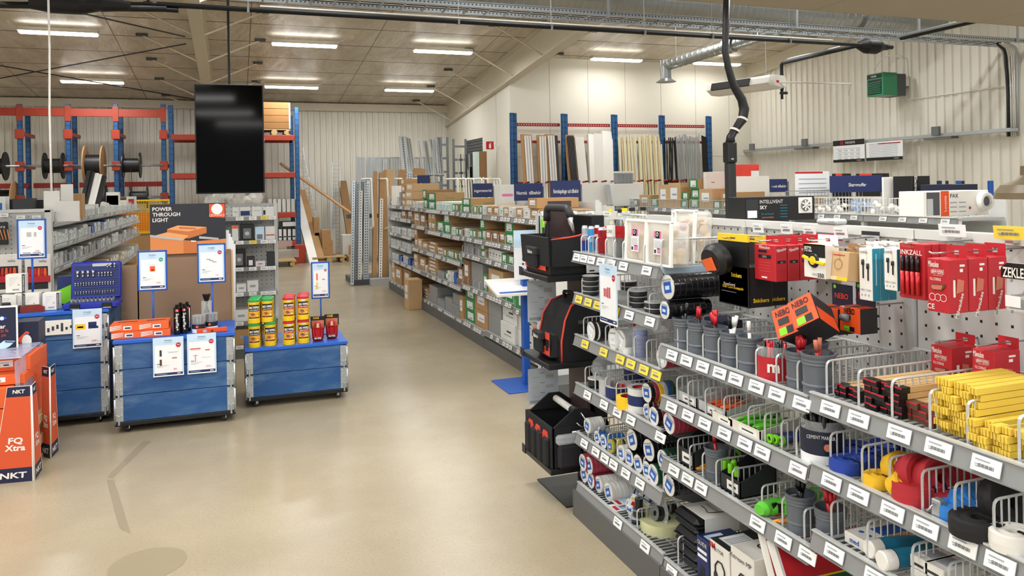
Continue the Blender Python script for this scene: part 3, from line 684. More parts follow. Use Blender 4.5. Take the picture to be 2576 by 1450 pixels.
# ---------------------------------------------------------------- long aisle shelving on the far side
XF = 2.54; NB = 8; YE, Y0F = 13.49, 6.17; SW = (YE-Y0F)/NB
zf = {0: [1.465, 1.265, 1.0, .79, .545, .15], 1: [1.465, 1.265, 1.0, .79, .545, .15], 2: [1.46, 1.2, .855, .545, .15], 3: [1.455, 1.16, .855, .545, .15],
      4: [1.455, 1.16, .85, .55, .15], 5: [1.45, 1.17, .975, .60, .17], 6: [1.45, 1.17, .975, .60, .19], 7: [1.45, 1.17, .975, .85, .57, .19]}
FBAYS = []
for i in range(NB):
    ya, yb = YE-SW*(i+1), YE-SW*i
    t = thing('shelving_bay', '%s bay of the long aisle shelving counted from its far end' % ORD[i], 'shelving', (0, 0, 0), 0, 'long aisle shelving bays'); FBAYS.append(t)
    MB().box(XF+.5, XF+.52, ya+.004, yb-.004, .1, 1.6, 'upright_white').build('back_panel', t)
    for y in ((ya+.022, yb-.022) if i == NB-1 else (yb-.022,)): MB().box(XF+.46, XF+.5, y-.02, y+.02, 0, 1.62, 'upright_white').build('upright', t)
    MB().box(XF-.03, XF-.01, ya+.003, yb-.003, 0, .12, 'kick').build('kick_plate', t)
    for j, z in enumerate(zf[i]):
        rnd = random.Random(i*10+j)
        tg = [(y, 'w') for y in [ya+.06+k*.1 for k in range(8)] if rnd.random() < .75]
        shelf(t, ya+.003, yb-.003, z, XF, XF+.48, tg, [ya+.03+k*(SW-.04)/4 for k in range(5)] if z > .2 else [], dh=.085, wire=False, step=.04)
# white end panel with uprights at the far end
MB().box(XF-.02, XF+.5, YE+.002, YE+.03, .1, 1.62, 'upright_white').build('end_plate', FBAYS[0])
# ---------------------------------------------------------------- left aisle shelving that faces right
XLG = -1.76; LG = [8.92+.93*i for i in range(9)]
LB = []
for i in range(8):
    ya, yb = LG[i], LG[i+1]
    t = thing('shelving_bay', '%s bay of the left white goods shelving counted from its near end' % ORD[i], 'shelving', (0, 0, 0), 0, 'left aisle shelving bays'); LB.append(t)
    MB().box(XLG-.52, XLG-.5, ya+.004, yb-.004, .1, 1.6, 'pegboard').build('back_panel', t)
    for y in (ya+.022,): MB().box(XLG-.5, XLG-.46, y-.02, y+.02, 0, 1.62, 'upright_white').build('upright', t)
    MB().box(XLG+.01, XLG+.03, ya+.003, yb-.003, 0, .12, 'kick').build('kick_plate', t)
    for j, z in enumerate([1.475, 1.24, 1.0, .65, .15]):
        rnd = random.Random(i*10+j+99)
        tg = [(y, 'w') for y in [ya+.06+k*.1 for k in range(9)] if rnd.random() < .8]
        shelf(t, ya+.003, yb-.003, z, XLG, XLG-.48, tg, [ya+.03+k*(.93-.04)/5 for k in range(6)] if z > .2 else [], dh=.09, wire=False, sgn=-1, step=.04)
# its end bay facing the camera (pegboard with hanging packs)
t = thing('end_shelving', 'grey perforated end bay at the left with hanging red screwdriver packs', 'shelving', (0, 8.92, 0))
xe0, xe1 = -3.4, XLG-.02
MB().box(xe0, xe1, -.04, -.02, .15, 1.58, 'pegboard').build('pegboard', t); MB().box(xe0, xe1+.02, -.06, .0, 1.58, 1.61, 'upright_white').build('top_rail', t)
MB().box(xe1-.03, xe1+.03, -.06, .0, 0, 1.6, 'upright_white').build('upright', t); MB().box(xe0, xe1, -.4, -.02, .1, .14, 'shelf_metal').build('shelf', t)
# ---------------------------------------------------------------- end bay with thermostats, facing the camera
ty = 8.9; tx0, tx1 = -.62, xof(695, 8.9, 1)
t = thing('end_shelving', 'light grey end bay holding black and white thermostats behind the brown board', 'shelving', (0, ty, 0))
MB().box(tx0, tx1, 0, .02, .15, 1.62, 'pegboard').build('pegboard', t)
for x in (tx0, tx1): MB().box(x-.02, x+.02, -.03, .03, 0, 1.62, 'upright_white').build('upright', t)
MB().box(tx0, tx1, -.36, -.34, 0, .12, 'kick').build('kick_plate', t)
TZ = [at(640, y, Y=ty-.35).z for y in (545, 605, 672, 735, 808)]
for z in TZ+[.14]:
    d = MB().box(tx0+.01, tx1-.01, -.34, 0, z-.02, z, 'shelf_metal').build('shelf', t)
    r = MB(); r.box(tx0+.01, tx1-.01, -.356, -.34, z-.04, z, 'rail'); r.build('price_rail', d)
    for k, x in enumerate([xof(p, ty-.35, z) for p in (603, 636, 665, 685)]):
        c = TAGY if (k == 2 and z > 1.3) or (k in (1,) and 1.1 < z < 1.3) else TAGW
        meshobj('price_label', c, d, (x, -.359, z-.018), (0, 0, PI/2))
MB().box(tx0, tx1, .02, 3.0, .0, .14, 'kick').build('rear_base', t); MB().box(tx0+.4, tx0+.42, .02, 3.0, .14, 1.6, 'pegboard').build('rear_panel', t)
# ================================================================ goods on the near shelving
XG = XN
def S(px, z, dx=0): return (XG+dx, yof(px, XG+dx, z), z)
mat('glass_clear', '#dfe8e6', .08, alpha=.16, spec=.7); mat('cola', '#1c0c08', .08); mat('cap_yellow', '#e9d21e', .4)
mat('can_silver', '#c3c9d0', .25, .6); mat('can_blue', '#1b3f9a', .25, .4); mat('can_light', '#3d9be0', .25, .4); mat('can_red', '#b5121b', .25, .3)
mat('biscuit', '#d8bd92', .8, 0, .1, 30); mat('cup_grey', '#5d636b', .45); mat('marker_black', '#101114', .3); mat('marker_red', '#c02028', .3); mat('marker_white', '#e8e8e6', .4)
mat('milw', '#b51c28', .45); mat('nebo', '#e2501c', .45); mat('wood_rule', '#c9a878', .6, 0, .08, 20); mat('rule_yellow', '#e6c64c', .55); mat('strap_blue', '#1c3f9c', .7, 0, .1, 40); mat('strap_red', '#b3262f', .7, 0, .1, 40); mat('strap_yellow', '#e8b820', .7, 0, .1, 40); mat('strap_black', '#151517', .7); mat('tape_red', '#9e3448', .25); mat('tape_white', '#dcdcd8', .3); mat('tape_black', '#17171a', .2); mat('tape_green', '#1e4634', .25); mat('tape_blue', '#2b5f9c', .25); mat('tape_yg', '#a9a23c', .3); mat('brown', '#5a3a2c', .6); mat('glow', '#d9d9a8', .5); mat('peach', '#c47058', .5)
def can(name_l, pos, r, h, low, high, txt=None):
    t = thing('drink_can', name_l, 'can', pos, 0)
    MB().lathe([(0, 0), (r*.78, 0), (r, .008, low), (r, h*.45, high), (r, h-.014, 'can_silver'), (r*.8, h-.002), (r*.8, h), (r*.74, h-.004), (0, h-.004)], 'can_silver', 20).build('body', t)
    MB().box(-.006, .006, -.01, .006, h-.003, h-.001, 'chrome').build('tab', t)
    if txt:
        T = basis((-r*.72-.0045, -r*.72-.0045+.0, h*.5), (.7, -.7, 0), (0, 0, 1), (-.7, -.7, 0)); MB().text(txt[0], h*.16, T @ Matrix.Rotation(txt[2], 4, 'Z'), txt[1], maxw=r*1.3 if not txt[2] else h*.8).build('logo', t)
    return t
def bottle(label, pos, r, h, liquid, lab, capc, txt=None, tc='white'):
    t = thing('drink_bottle', label, 'bottle', pos, 0)
    MB().lathe([(0, 0), (r*.8, 0), (r*.97, .01), (r*.92, h*.3), (r, h*.45), (r, h*.66), (r*.85, h*.76), (r*.4, h*.9), (r*.36, h*.92), (r*.36, h*.95)], 'glass_clear', 18).build('body', t)
    MB().lathe([(0, .004), (r*.9, .008), (r*.86, h*.3), (r*.93, h*.45), (r*.93, h*.66), (r*.6, h*.79), (0, h*.79)], liquid, 18).build('drink', t)
    MB().lathe([(r*1.01, h*.42), (r*1.01, h*.66)], lab, 18).build('wrap_label', t)
    MB().lathe([(r*.45, h*.93), (r*.45, h), (0, h)], capc, 14).build('cap', t)
    if txt: MB().text(txt, h*.07, basis((-r*.72-.003, -r*.72-.003, h*.54), (.7, -.7, 0), (0, 0, 1), (-.7, -.7, 0)), tc, maxw=r*1.35).build('lettering', t)
    return t
z = zA[0]
def cz(px0, px1, dx=.05): # radius from picture width
    p = S((px0+px1)/2, z, dx); d = p[0]*math.sin(YAW)+p[1]*math.cos(YAW); return p, (px1-px0)/F*d/2
p, r = cz(1464, 1480); can('slim silver and blue energy drink can at the open end of the drinks shelf', p, r, .14, 'can_blue', 'can_silver', ('Red Bull', 'red', 0))
p, r = cz(1480, 1496); can('slim light blue energy drink can second from the open end of the drinks shelf', p, r, .14, 'can_light', 'can_light', ('Red Bull', 'white', 0))
p, r = cz(1496, 1510, .12); can('dark red and blue slim can standing behind the light blue one', p, r, .14, 'can_blue', 'can_red')
p, r = cz(1505, 1527); can('red cola can beside the clear bottle with a yellow cap', p, r, .14, 'can_red', 'can_red', ('Coca-Cola', 'black', PI/2))
mat('mineral', '#d9d6c4', .1, alpha=.3)
p, r = cz(1527, 1549, .04); bottle('clear soda bottle with a yellow cap standing at the front of the drinks shelf', p, r, .235, 'mineral', 'white', 'cap_yellow', 'LOKA', 'black')
p, r = cz(1549, 1573, .04); bottle('dark cola bottle with black cap and red label on the drinks shelf', p, r, .235, 'cola', 'can_red', 'black', 'Coca-Cola', 'black')
p = S(1573, z, .14); bottle('clear bottle with yellow cap behind the cola bottle', p, .033, .235, 'mineral', 'white', 'cap_yellow')
p = S(1592, z, .2); bottle('empty looking bottle with a black cap standing behind the first tub', p, .033, .235, 'mineral', 'can_red', 'black')
p = S(1620, z, .3); bottle('bottle with a black cap at the back between the two tubs', p, .033, .235, 'mineral', 'can_red', 'black')
def tub(label, x, y0, y1, z0, h, dep, tilt, lab=True):
    t = thing('plastic_tub', label, 'tub', (x, (y0+y1)/2, z0), 0); t.rotation_euler = (0, tilt, 0); w = (y1-y0)/2
    b = MB(); b.box(.0, dep, -w, w, 0, h, 'clear_milk', c=.015); b.build('body', t)
    b = MB(); b.box(dep-.012, dep+.006, -w-.008, w+.008, -.004, h+.008, 'white_gloss', c=.005) if False else b.box(-.004, .012, -w-.004, w+.004, .0, .01, 'white_gloss'); 
    for q in ((-w-.005, -w+.006, 0, h), (w-.006, w+.005, 0, h)): b.box(-.006, .012, q[0], q[1], q[2], q[3], 'white_gloss', c=.003)
    b.box(-.006, .012, -w-.005, w+.005, h-.008, h+.004, 'white_gloss', c=.003); b.build('rim', t)
    rn = random.Random(int(y0*1000)); b = MB()
    for i in range(46):
        cx_, cy_, cz_ = rn.uniform(.022, dep-.02), rn.uniform(-w+.024, w-.024), .02+rn.random()*(h-.07)
        b.lathe([(0, -.004), (.019, -.004), (.022, 0), (.019, .004), (0, .004)], 'biscuit', 8, TR(cx_, cy_, cz_, rn.uniform(-1.5, 1.5), rn.uniform(-1.5, 1.5), 0))
    tag(b.build('biscuits', t), kind='stuff')
    if lab:
        b = MB(); b.box(-.003, -.0, -.03, .035, h*.25, h*.78, 'paper'); b.box(-.004, -.003, -.03, .035, h*.62, h*.78, 'pink'); b.box(-.005, -.004, -.014, .018, h*.62, h*.78, 'black')
        b.lathe([(.006, 0), (.009, 0), (.009, .001), (.006, .001)], 'white', 12, FX(-.006, .002, h*.71))
        for i in range(7): b.box(-.004, -.003, -.024, .03, h*(.56-.025*i), h*(.566-.025*i), 'print_grey')
        b.box(-.004, -.003, -.028, .004, h*.28, h*.38, 'pink'); b.box(-.004, -.003, .014, .03, h*.28, h*.36, 'print_dark'); b.box(-.0045, -.003, -.028, .006, h*.38, h*.395, 'black'); b.build('label_sticker', t)
    return t
def spanz(px0, px1, x, z): return yof(px1, x, z), yof(px0, x, z)
x = XG+.02; y0, y1 = spanz(1573, 1622, x, z); hT = at(1600, 554, X=x).z-z
tub('clear plastic tub of biscuits with a pink and black sticker, nearest the bottles', x, y0, y1, z, hT, .1, .06)
y0, y1 = spanz(1627, 1686, x, z); tub('clear plastic tub of biscuits with pink sticker, in the front beside the wire basket end', x, y0, y1, z, at(1656, 558, X=x).z-z, .1, .04)
x = XG+.17; y0, y1 = spanz(1688, 1748, x, z); tub('clear tub of biscuits standing behind the front tubs, its pink sticker edge showing', x, y0+.02, y1-.02, z, .235, .1, .08)
x = XG+.3; y0, y1 = spanz(1690, 1752, x, z); tub('clear tub of biscuits at the back of the drinks shelf beside the knee pads', x, y0+.05, y1, z, .22, .1, .04, False)
# light blue shelf bracket with wire side fence below the tubs
yb_ = JN[1]+.012
mat('bracket_blue', '#a9bccb', .4, .2)
MB().prism([(XG+.0, z-.004), (2.12, z-.004), (2.12, z-.06), (XG+.12, z-.075), (XG+.02, z-.03)], -.003, .003, 'bracket_blue', TR(0, yb_-.006, 0) @ Matrix.Rotation(PI/2, 4, 'X') @ Matrix.Identity(4)).build('shelf_bracket', bays[0])
meshobj('side_fence', divider_mesh(.4, .115, .03), bays[0], (XG+.01, yb_, z))
for z_, i_ in ((zA[4], 0), (zB[2], 1), (zA[3], 0)):
    MB().prism([(XG+.03, z_-.008), (2.12, z_-.008), (2.12, z_-.06), (XG+.15, z_-.07), (XG+.06, z_-.035)], -.003, .003, 'grey', TR(0, JN[i_+1]+.008, 0) @ Matrix.Rotation(PI/2, 4, 'X')).build('shelf_bracket', bays[i_])
# hanging campaign sheet
def leaflet(mb, w, h, T, price='', head='Kampanj', items=(), dot='red', foot=True, seed=1):
    """a campaign sheet in the xy plane of T, centred"""
    B = lambda x0, x1, y0, y1, z, m: mb.box(x0, x1, y0, y1, z-.0004, z, m, T)
    B(-w/2, w/2, -h/2, h/2, 0, 'paper_blue'); B(-w*.44, w*.44, -h*.46, h*.3, .0007, 'paper'); B(-w/2, w/2, -h/2, -h*.46, .0007, 'paper')
    mb.text(head, h*.035, T @ Matrix.Translation((-w*.0, h*.42, .0016)), 'navy', maxw=w*.4); B(-w*.18, w*.14, h*.375, h*.38, .001, 'print_grey'); B(-w*.12, w*.1, h*.355, h*.36, .001, 'print_grey')
    mb.lathe([(0, .0022), (w*.085, .0022), (w*.085, .001)], dot, 14, T @ Matrix.Translation((w*.33, h*.29, 0))); B(w*.28, w*.38, h*.283, h*.289, .003, 'paper'); B(w*.28, w*.38, h*.297, h*.303, .003, 'paper')
    if foot: B(-w*.46, w*.46, -h*.47, -h*.41, .0014, 'navy'); B(w*.28, w*.4, -h*.45, -h*.43, .002, 'paper'); B(-w*.4, -w*.05, -h*.445, -h*.437, .002, 'paper_blue')
    for i in range(3): B(-w*.38, -w*.38+w*(.4-.1*i), -h*(.22+.022*i), -h*(.214+.022*i), .0014, 'print_grey')
    B(-w*.38, -w*.26, -h*.185, -h*.17, .0014, 'navy')
    if price: mb.text(price, h*.05, T @ Matrix.Translation((w*.24, -h*.33, .0016)), 'red_bright', maxw=w*.35)
    for (x, y, a, b_, c) in items: B((x-a/2)*w, (x+a/2)*w, (y-b_/2)*h, (y+b_/2)*h, .002, c)
x = XG-.03; pa, pb = at(1508, 662, X=x), at(1552, 676, X=x); zb = at(1530, 815, X=x).z
t = thing('campaign_sheet', 'narrow hanging campaign sheet showing four red tools, clipped to the drinks shelf rail', 'sheet', (x, (pa.y+pb.y)/2, (pa.z+zb)/2))
w, h = pa.y-pb.y, pa.z-zb
b = MB(); leaflet(b, w, h, FX(-.002, 0, 0), items=[(-.2+.1*i, .02+.01*(i > 1), .06, .14+.04*(i > 1), 'red') for i in range(4)]); b.box(-.0015, .0, -w/2, w/2, -h/2, h/2, 'paper'); b.build('sheet', t)
MB().box(-.004, .004, -.05, .05, h/2-.01, h/2+.03, 'clear').build('clip', t)
# ---- wrapped packs of tape rolls, axis along x
def pack(label, px, z, py=None, r=.04, n=7, col='tape_black', cols=None, dx=.01, zo=0, w=.021, disc='tape_white', ry=0, name='tape_roll_pack', grp=None, lab='blue'):
    p = S(px, z+r+zo, dx)
    t = thing(name, label, 'tape rolls', (p[0], p[1], z+zo+r), ry, grp); cols = cols or [col]
    b = MB(); prof = []
    for i in range(n):
        c = cols[i % len(cols)]; a = i*w
        b.lathe([(r*.96, a), (r, a+.002), (r, a+w-.002), (r*.96, a+w)], c, 18, TR(0, 0, 0, 0, PI/2))
    b.lathe([(0, n*w), (r*.96, n*w)], cols[-1], 18, TR(0, 0, 0, 0, PI/2)); b.build('rolls', t)
    b = MB(); b.lathe([(0, -.001), (r*.95, -.001), (r*.95, .001)], disc, 18, TR(0, 0, 0, 0, PI/2)); b.build('end_disc', t)
    b = MB(); ang = random.Random(px).uniform(-.5, .5)
    b.box(-.003, -.0012, -r*.5, r*.5, -r*.45, r*.4, lab, TR(0, 0, 0, ang)); b.box(-.0034, -.0012, -r*.3, r*.3, -r*.2, r*.1, 'paper_blue', TR(0, 0, 0, ang)); b.box(-.003, -.0012, -r*.6, r*.6, r*.5, r*.62, 'print_grey', TR(0, 0, 0, ang)); b.build('disc_print', t)
    return t
z = zA[5]; G = 'tape packs on the bottom shelf'; r = .045
pack('dark red tape roll pack, bottom shelf, upper layer, farther one', 1466, z, r=r, n=10, col='tape_red', zo=.076, grp=G, dx=.0)
pack('dark red tape roll pack, bottom shelf, upper layer, nearer one', 1482, z, r=r, n=10, col='tape_red', zo=.078, grp=G)
pack('dark red tape roll pack, bottom shelf, lower layer, farther one', 1469, z, r=r, n=10, col='tape_red', grp=G, dx=.02)
pack('dark red tape roll pack, bottom shelf, lower layer, nearer one', 1486, z, r=r, n=10, col='tape_red', grp=G, dx=.02)
pack('white pack of tape rolls next to the red packs on the bottom shelf', 1505, z, r=r*.95, n=10, col='tape_white', grp=G, dx=.03)
pack('white pack of tape rolls, nearer one of two on the bottom shelf', 1530, z, r=r*1.02, n=9, col='tape_white', grp=G, dx=.03)
pack('short grey-white pack of tape rolls beside the blue-white blister card', 1583, z, r=r*.85, n=4, col='tape_white', grp=G, dx=.05)
z = zA[4]; G = 'tape packs on the second lowest shelf'
pack('white tape rolls at the far end of the second lowest shelf', 1477, z, r=.04, n=4, col='tape_white', grp=G, zo=.02)
pack('short white and blue tape roll lying below the white ones', 1502, z, r=.035, n=2, col='tape_blue', grp=G)
pack('blue tape rolls beside the green-yellow striped ones', 1518, z, r=.036, n=5, col='tape_blue', grp=G)
pack('green and yellow striped tape rolls on the second lowest shelf', 1535, z, r=.034, n=7, cols=['tape_yg', 'tape_green', 'yellow'], grp=G, disc='tape_yg', w=.014)
pack('small white ended tape pack standing between two wire dividers', 1562, z, r=.037, n=3, col='tape_white', grp=G)
pack('black pack of tape rolls, topmost and farthest of the black ones', 1590, z, r=.05, n=8, col='tape_black', grp=G, zo=.085)
pack('black pack of tape rolls lying under the topmost black one', 1583, z, r=.042, n=8, col='tape_black', grp=G, zo=.0)
pack('black pack of tape rolls third from the far end of the black row', 1605, z, r=.042, n=8, col='tape_black', grp=G)
pack('large black pack of tape rolls on top, beside the green one', 1632, z, r=.05, n=8, col='tape_black', grp=G, zo=.085)
pack('dark pack of tape rolls under the large black one', 1627, z, r=.04, n=7, col='tape_black', grp=G)
pack('green pack of tape rolls on the upper layer', 1667, z, r=.045, n=7, col='tape_green', grp=G, zo=.085)
pack('green pack of tape rolls in the lower layer by the shelf front', 1643, z, r=.046, n=7, col='tape_green', grp=G, dx=0)
pack('black tape roll pack with tilted blue print at the near shelf end', 1683, z, r=.046, n=6, col='tape_black', grp=G, dx=0)
z = zA[3]; G = 'rolls on the middle tape shelf'; mc = ['tape_black', 'tape_red', 'yellow', 'tape_white', 'tape_blue', 'tape_green']
pack('multicoloured pack of tape rolls lying on top of the others', 1627, z, r=.044, n=6, cols=mc, grp=G, zo=.08)
pack('multicoloured pack of tape rolls lying under the topmost one', 1645, z, r=.042, n=6, cols=mc, grp=G, dx=0)
pack('multicoloured small pack of tape rolls behind, against the white tape roll', 1628, z, r=.036, n=4, cols=mc, grp=G, dx=.02)
pack('dark red pack of tape rolls alone at the near end of the middle tape shelf', 1683, z, r=.046, n=11, col='tape_red', grp=G, dx=0)
def bigroll(label, px, z, r, h, side, rim, dx=.06, zo=0, core='red', stripe='navy'):
    p = S(px, z+zo, dx); t = thing('tape_roll', label, 'tape', (p[0], p[1], z+zo), 0)
    b = MB(); b.lathe([(r*.66, 0), (r, 0, side), (r, h*.3, stripe), (r, h*.72, side), (r, h, rim), (r*.66, h)], side, 24); b.build('tape', t)
    b = MB(); b.lathe([(r*.62, .001), (r*.66, .001), (r*.66, h-.001), (r*.62, h-.001, core), (r*.62, .001)], 'paper_blue', 24); b.build('core', t)
    return t
bigroll('white-edged wide tape roll with blue print at the front of the middle tape shelf', 1556, z, .065, .058, 'navy', 'tape_white', .07)
bigroll('yellow tape roll lying in front on the middle tape shelf', 1580, z, .055, .055, 'yellow', 'yellow', .03, stripe='yellow')
bigroll('white and blue wide tape roll stacked beside the multicoloured packs', 1612, z, .06, .11, 'tape_white', 'tape_white', .06)
bigroll('yellow and orange tape roll behind the white ones', 1642, z, .062, .05, 'orange', 'yellow', .2)
bigroll('yellow and orange tape roll under the other yellow and orange one', 1642, z, .062, .05, 'yellow', 'yellow', .2, zo=-.0)if False else None
bigroll('red and yellow wide tape roll at the back near the grey bracket', 1685, z, .062, .05, 'red', 'yellow', .25)
# clear bags and jars at the far end of that shelf, white paste tub
def jar(label, pos, r, h, body, lid, name='jar', stripes=None):
    t = thing(name, label, 'jar', pos, 0)
    b = MB(); b.lathe([(0, 0), (r*.92, 0), (r, .006), (r, h*.3, stripes or body), (r, h*.6), (r, h*.86), (r*.94, h*.88)], body, 20); b.build('body', t)
    MB().lathe([(r*1.05, h*.86), (r*1.05, h), (0, h)], lid, 20).build('lid', t); return t
jar('black tape jar at the far end of the middle tape shelf', S(1497, z, .05), .036, .05, 'tape_black', 'tape_white')
jar('grey wrapped tape tower beside the black jar', S(1527, z, .04), .04, .08, 'grey_light', 'grey_light')
jar('white tub with red and blue print on the middle tape shelf', S(1605, z, .22), .07, .19, 'tape_white', 'tape_white', stripes='navy')
b = MB(); b.lathe([(0, 0), (.05, .0), (.075, .05), (.06, .1), (.03, .13), (.05, .17), (0, .16)], 'clear', 10); o = b.build('plastic_bag'); o.location = S(1520, z, .16); o.location.z += .0; tag(o, 'crumpled clear plastic bag standing at the far end of the middle tape shelf', 'bag')
# shelf A3: silver rolls and blue bag
z = zA[2]; G = 'silver tape rolls'
pack('black foil roll pack with a white end, farther one on the yellow-labelled shelf', 1487, z, r=.05, n=2, w=.09, cols=['tape_black', 'zinc'], grp=G, lab='paper', dx=.0)
pack('black foil roll pack with a white end, nearer one on the yellow-labelled shelf', 1500, z, r=.05, n=2, w=.09, cols=['tape_black', 'zinc'], grp=G, lab='paper', dx=.02)
pack('white and silver roll pack in the middle of the yellow-labelled shelf', 1542, z, r=.052, n=3, w=.08, cols=['tape_white', 'grey_light', 'grey_light'], grp=G, lab='paper', dx=.0)
pack('white and silver roll pack, nearer of the pair on the yellow-labelled shelf', 1560, z, r=.054, n=3, w=.08, cols=['grey_light', 'grey_light', 'tape_white'], grp=G, lab='paper', dx=.01)
jar('small round white tin in front of the silver rolls', S(1582, z, .03), .03, .03, 'tape_white', 'tape_white')
t = thing('tape_bag', 'clear bag holding a tower of blue tape rolls', 'bag', S(1612, z, .05)); b = MB()
for i in range(6): b.lathe([(0, i*.02), (.032, i*.02+.002), (.032, i*.02+.018), (0, i*.02+.02)], 'strap_blue', 14)
b.build('rolls', t); MB().lathe([(.038, 0), (.04, .06), (.034, .13), (.006, .16), (.012, .2)], 'clear', 10).build('bag', t)
pack('dark red roll pack at the near end of the yellow-labelled shelf', 1665, z, r=.045, n=5, w=.03, col='tape_red', lab='paper', dx=.02)
b = MB().box(-.1, .1, -.06, .06, 0, .08, 'red', c=.004).box(-.101, -.1, -.04, .03, .02, .06, 'black'); o = b.build('red_carton'); o.location = S(1600, z, .32); tag(o, 'red carton lying at the back of the yellow-labelled shelf', 'box')
# shelf A2: round tins of tape, black packs
z = zA[1]; k = 0
for (px, dx, n, wh) in [(1487, .04, 4, 'stack at the far end of the second shelf'), (1606, .07, 3, 'stack in the middle of the second shelf'), (1648, .05, 2, 'nearest stack, in front of black packs'), (1582, .3, 2, 'rear stack behind the middle one')]:
    for i in range(n):
        jar('tin of dark tape, %s from below, %s' % (ORD[i], wh), (lambda q: (q[0], q[1], z+i*.026))(S(px, z, dx)), .042 if wh[0] != 'n' else .046, .025, 'charcoal', 'grey_light', name='round_tin')
pack('large black wrapped roll pack lying on top on the second shelf', 1680, z, r=.055, n=9, col='tape_black', zo=.08, dx=.02, w=.028)
pack('black wrapped roll pack lying under the large one, with a paper sticker', 1672, z, r=.04, n=6, col='tape_black', dx=.0, w=.03)
pack('short black roll pack in front with a blue end print', 1640+50, z, r=.035, n=6, col='tape_black', dx=.06, w=.03)
# base shelf odds: blister card, tape dispensers, glow tape reel, black cases and boxes
z = zA[5]
t = thing('blister_card', 'blue and white blister card lying tilted on the tape rolls', 'card', S(1614, z+.1, .08)); t.rotation_euler = (.5, -.6, .5)
b = MB(); b.box(-.07, .07, -.045, .045, -.001, .001, 'paper'); b.box(.0, .07, -.045, .045, .001, .0015, 'navy'); b.box(-.055, -.035, -.03, .03, .001, .0016, 'red'); b.box(-.03, -.02, -.04, .04, .001, .0016, 'yellow')
for i in range(4): b.box(.008+.02*(i % 2), .024+.02*(i % 2), -.03+.03*(i//2), -.008+.03*(i//2), .0015, .002, 'paper')
b.text('tesa', .014, basis((-.045, 0, .003), (0, 1, 0), (-1, 0, 0), (0, 0, 1)), 'white'); b.build('card', t); MB().lathe([(.02, .001), (.04, .002), (.04, .02), (.02, .024)], 'clear', 16, TR(.02, 0, 0)).build('blister', t)
def reel(label, pos, r, rx, ry, zr=.014, name='tape_spool'):
    t = thing(name, label, 'tape spool', pos); t.rotation_euler = (rx, ry, 0)
    MB().lathe([(0, -zr), (r*.55, -zr, 'tape_black'), (r*.55, zr, 'grey'), (r*.2, zr), (r*.2, zr-.004), (0, zr-.004)], 'black', 20).build('tape', t)
    MB().lathe([(r*.3, -zr-.002), (r, -zr-.002), (r, -zr), (r*.3, -zr)], 'clear', 20).build('flange', t); return t
reel('black tape spool with clear flange lying on the stack at the wire divider', S(1607, z+.1, .04), .035, 0, .05, .025)
reel('black tape spool in a clear flange, middle of the stack at the wire divider', S(1607, z+.06, .04), .05, 0, 0, .018)
reel('black tape spool in a clear flange, bottom of the stack at the wire divider', S(1603, z+.022, .04), .05, 0, 0, .018)
reel('black tape spool standing upright and facing the aisle beside the stack', S(1655, z+.07, .1), .06, 0, -PI/2+.25, .016)
reel('dark tape spool standing behind the upright one', S(1688, z+.06, .2), .055, 0, -PI/2+.2, .014)
for i, px in enumerate((1566, 1572)):
    b = MB(); b.box(-.06, .06, -.04, .04, 0, .003, 'paper'); b.box(-.05, -.03, -.03, .02, .003, .0035, 'red'); b.box(-.02, .04, -.03, .03, .003, .0035, 'paper_blue'); o = b.build('card'); o.location = S(px, z+.002+i*.012, .06+.03*i); tag(o, 'flat white blister card on the bottom shelf under the spools, %s one' % ('lower', 'upper')[i], 'card')
z = .168
t = thing('tape_reel', 'large pale yellow reel of adhesive tape lying flat on the bottom shelf', 'tape', S(1668, z, .13)); q = at(1623, 1345, Z=z+.03); r = .105
MB().lathe([(.035, 0), (r, 0), (r, .05), (.035, .05)], 'glow', 32).build('tape', t); MB().lathe([(.032, -.0), (.035, .0), (.035, .052), (.032, .052), (.032, 0)], 'brown', 24).build('core', t)
def crate(name, label, cat, x0, x1, y0, y1, z0, z1, m, group=None, c=.003, rz=0):
    t = thing(name, label, cat, ((x0+x1)/2, (y0+y1)/2, z0), rz, group); w, d, h = abs(x1-x0)/2, abs(y1-y0)/2, z1-z0
    MB().box(-w, w, -d, d, 0, h, m, c=c).build('carton', t); return t, w, d, h
# stack of black cases with a white sleeve on top
x0, x1 = XG+.03, XG+.23; y0, y1 = spanz(1694, 1752, x0, .25)
zt = at(1750, 1310, X=x0).z
for i in range(3):
    hh = (zt-z)/3; t = thing('zip_case', 'black zip case, %s in the stack of three on the bottom shelf' % ('lowest', 'middle one', 'topmost, with white sleeve')[i], 'case', ((x0+x1)/2, (y0+y1)/2, z+i*hh), 0, 'black zip cases')
    w, d = (x1-x0)/2, (y1-y0)/2
    MB().box(-w, w, -d, d, .004, hh*.5-.003, 'black', c=.03).box(-w, w, -d, d, hh*.5-.004, hh-.004, 'black', c=.03).build('shell', t)
    MB().box(-w-.001, w+.001, -d-.001, d+.001, hh*.47, hh*.53, 'charcoal', c=.02).build('zip', t)
    if i == 2:
        b = MB(); b.box(-w*.4-.02, w+.003, -d-.003, d*.75, hh-.004, hh-.001, 'white'); b.box(-w*.4-.02, w+.003, -d-.006, -d-.003, hh*.1, hh-.001, 'white'); b.tube(arcpts([(-.0, d*.3, hh+.001), (-.0, -d*.1, hh+.001), (-.02, -d*.5, hh+.001), (.05, -d*.7, hh+.001)], .02), .0015, 'black', 4)
        b.text('CROSSCAM', .012, basis((w*.3, -d*.1, hh+.001), (0, -1, 0), (1, 0, 0), (0, 0, 1)), 'black'); b.build('sleeve', t)
def face_text(b, s, h, T, m, **k): b.text(s, h, T, m, **k)
x0 = XG+.03
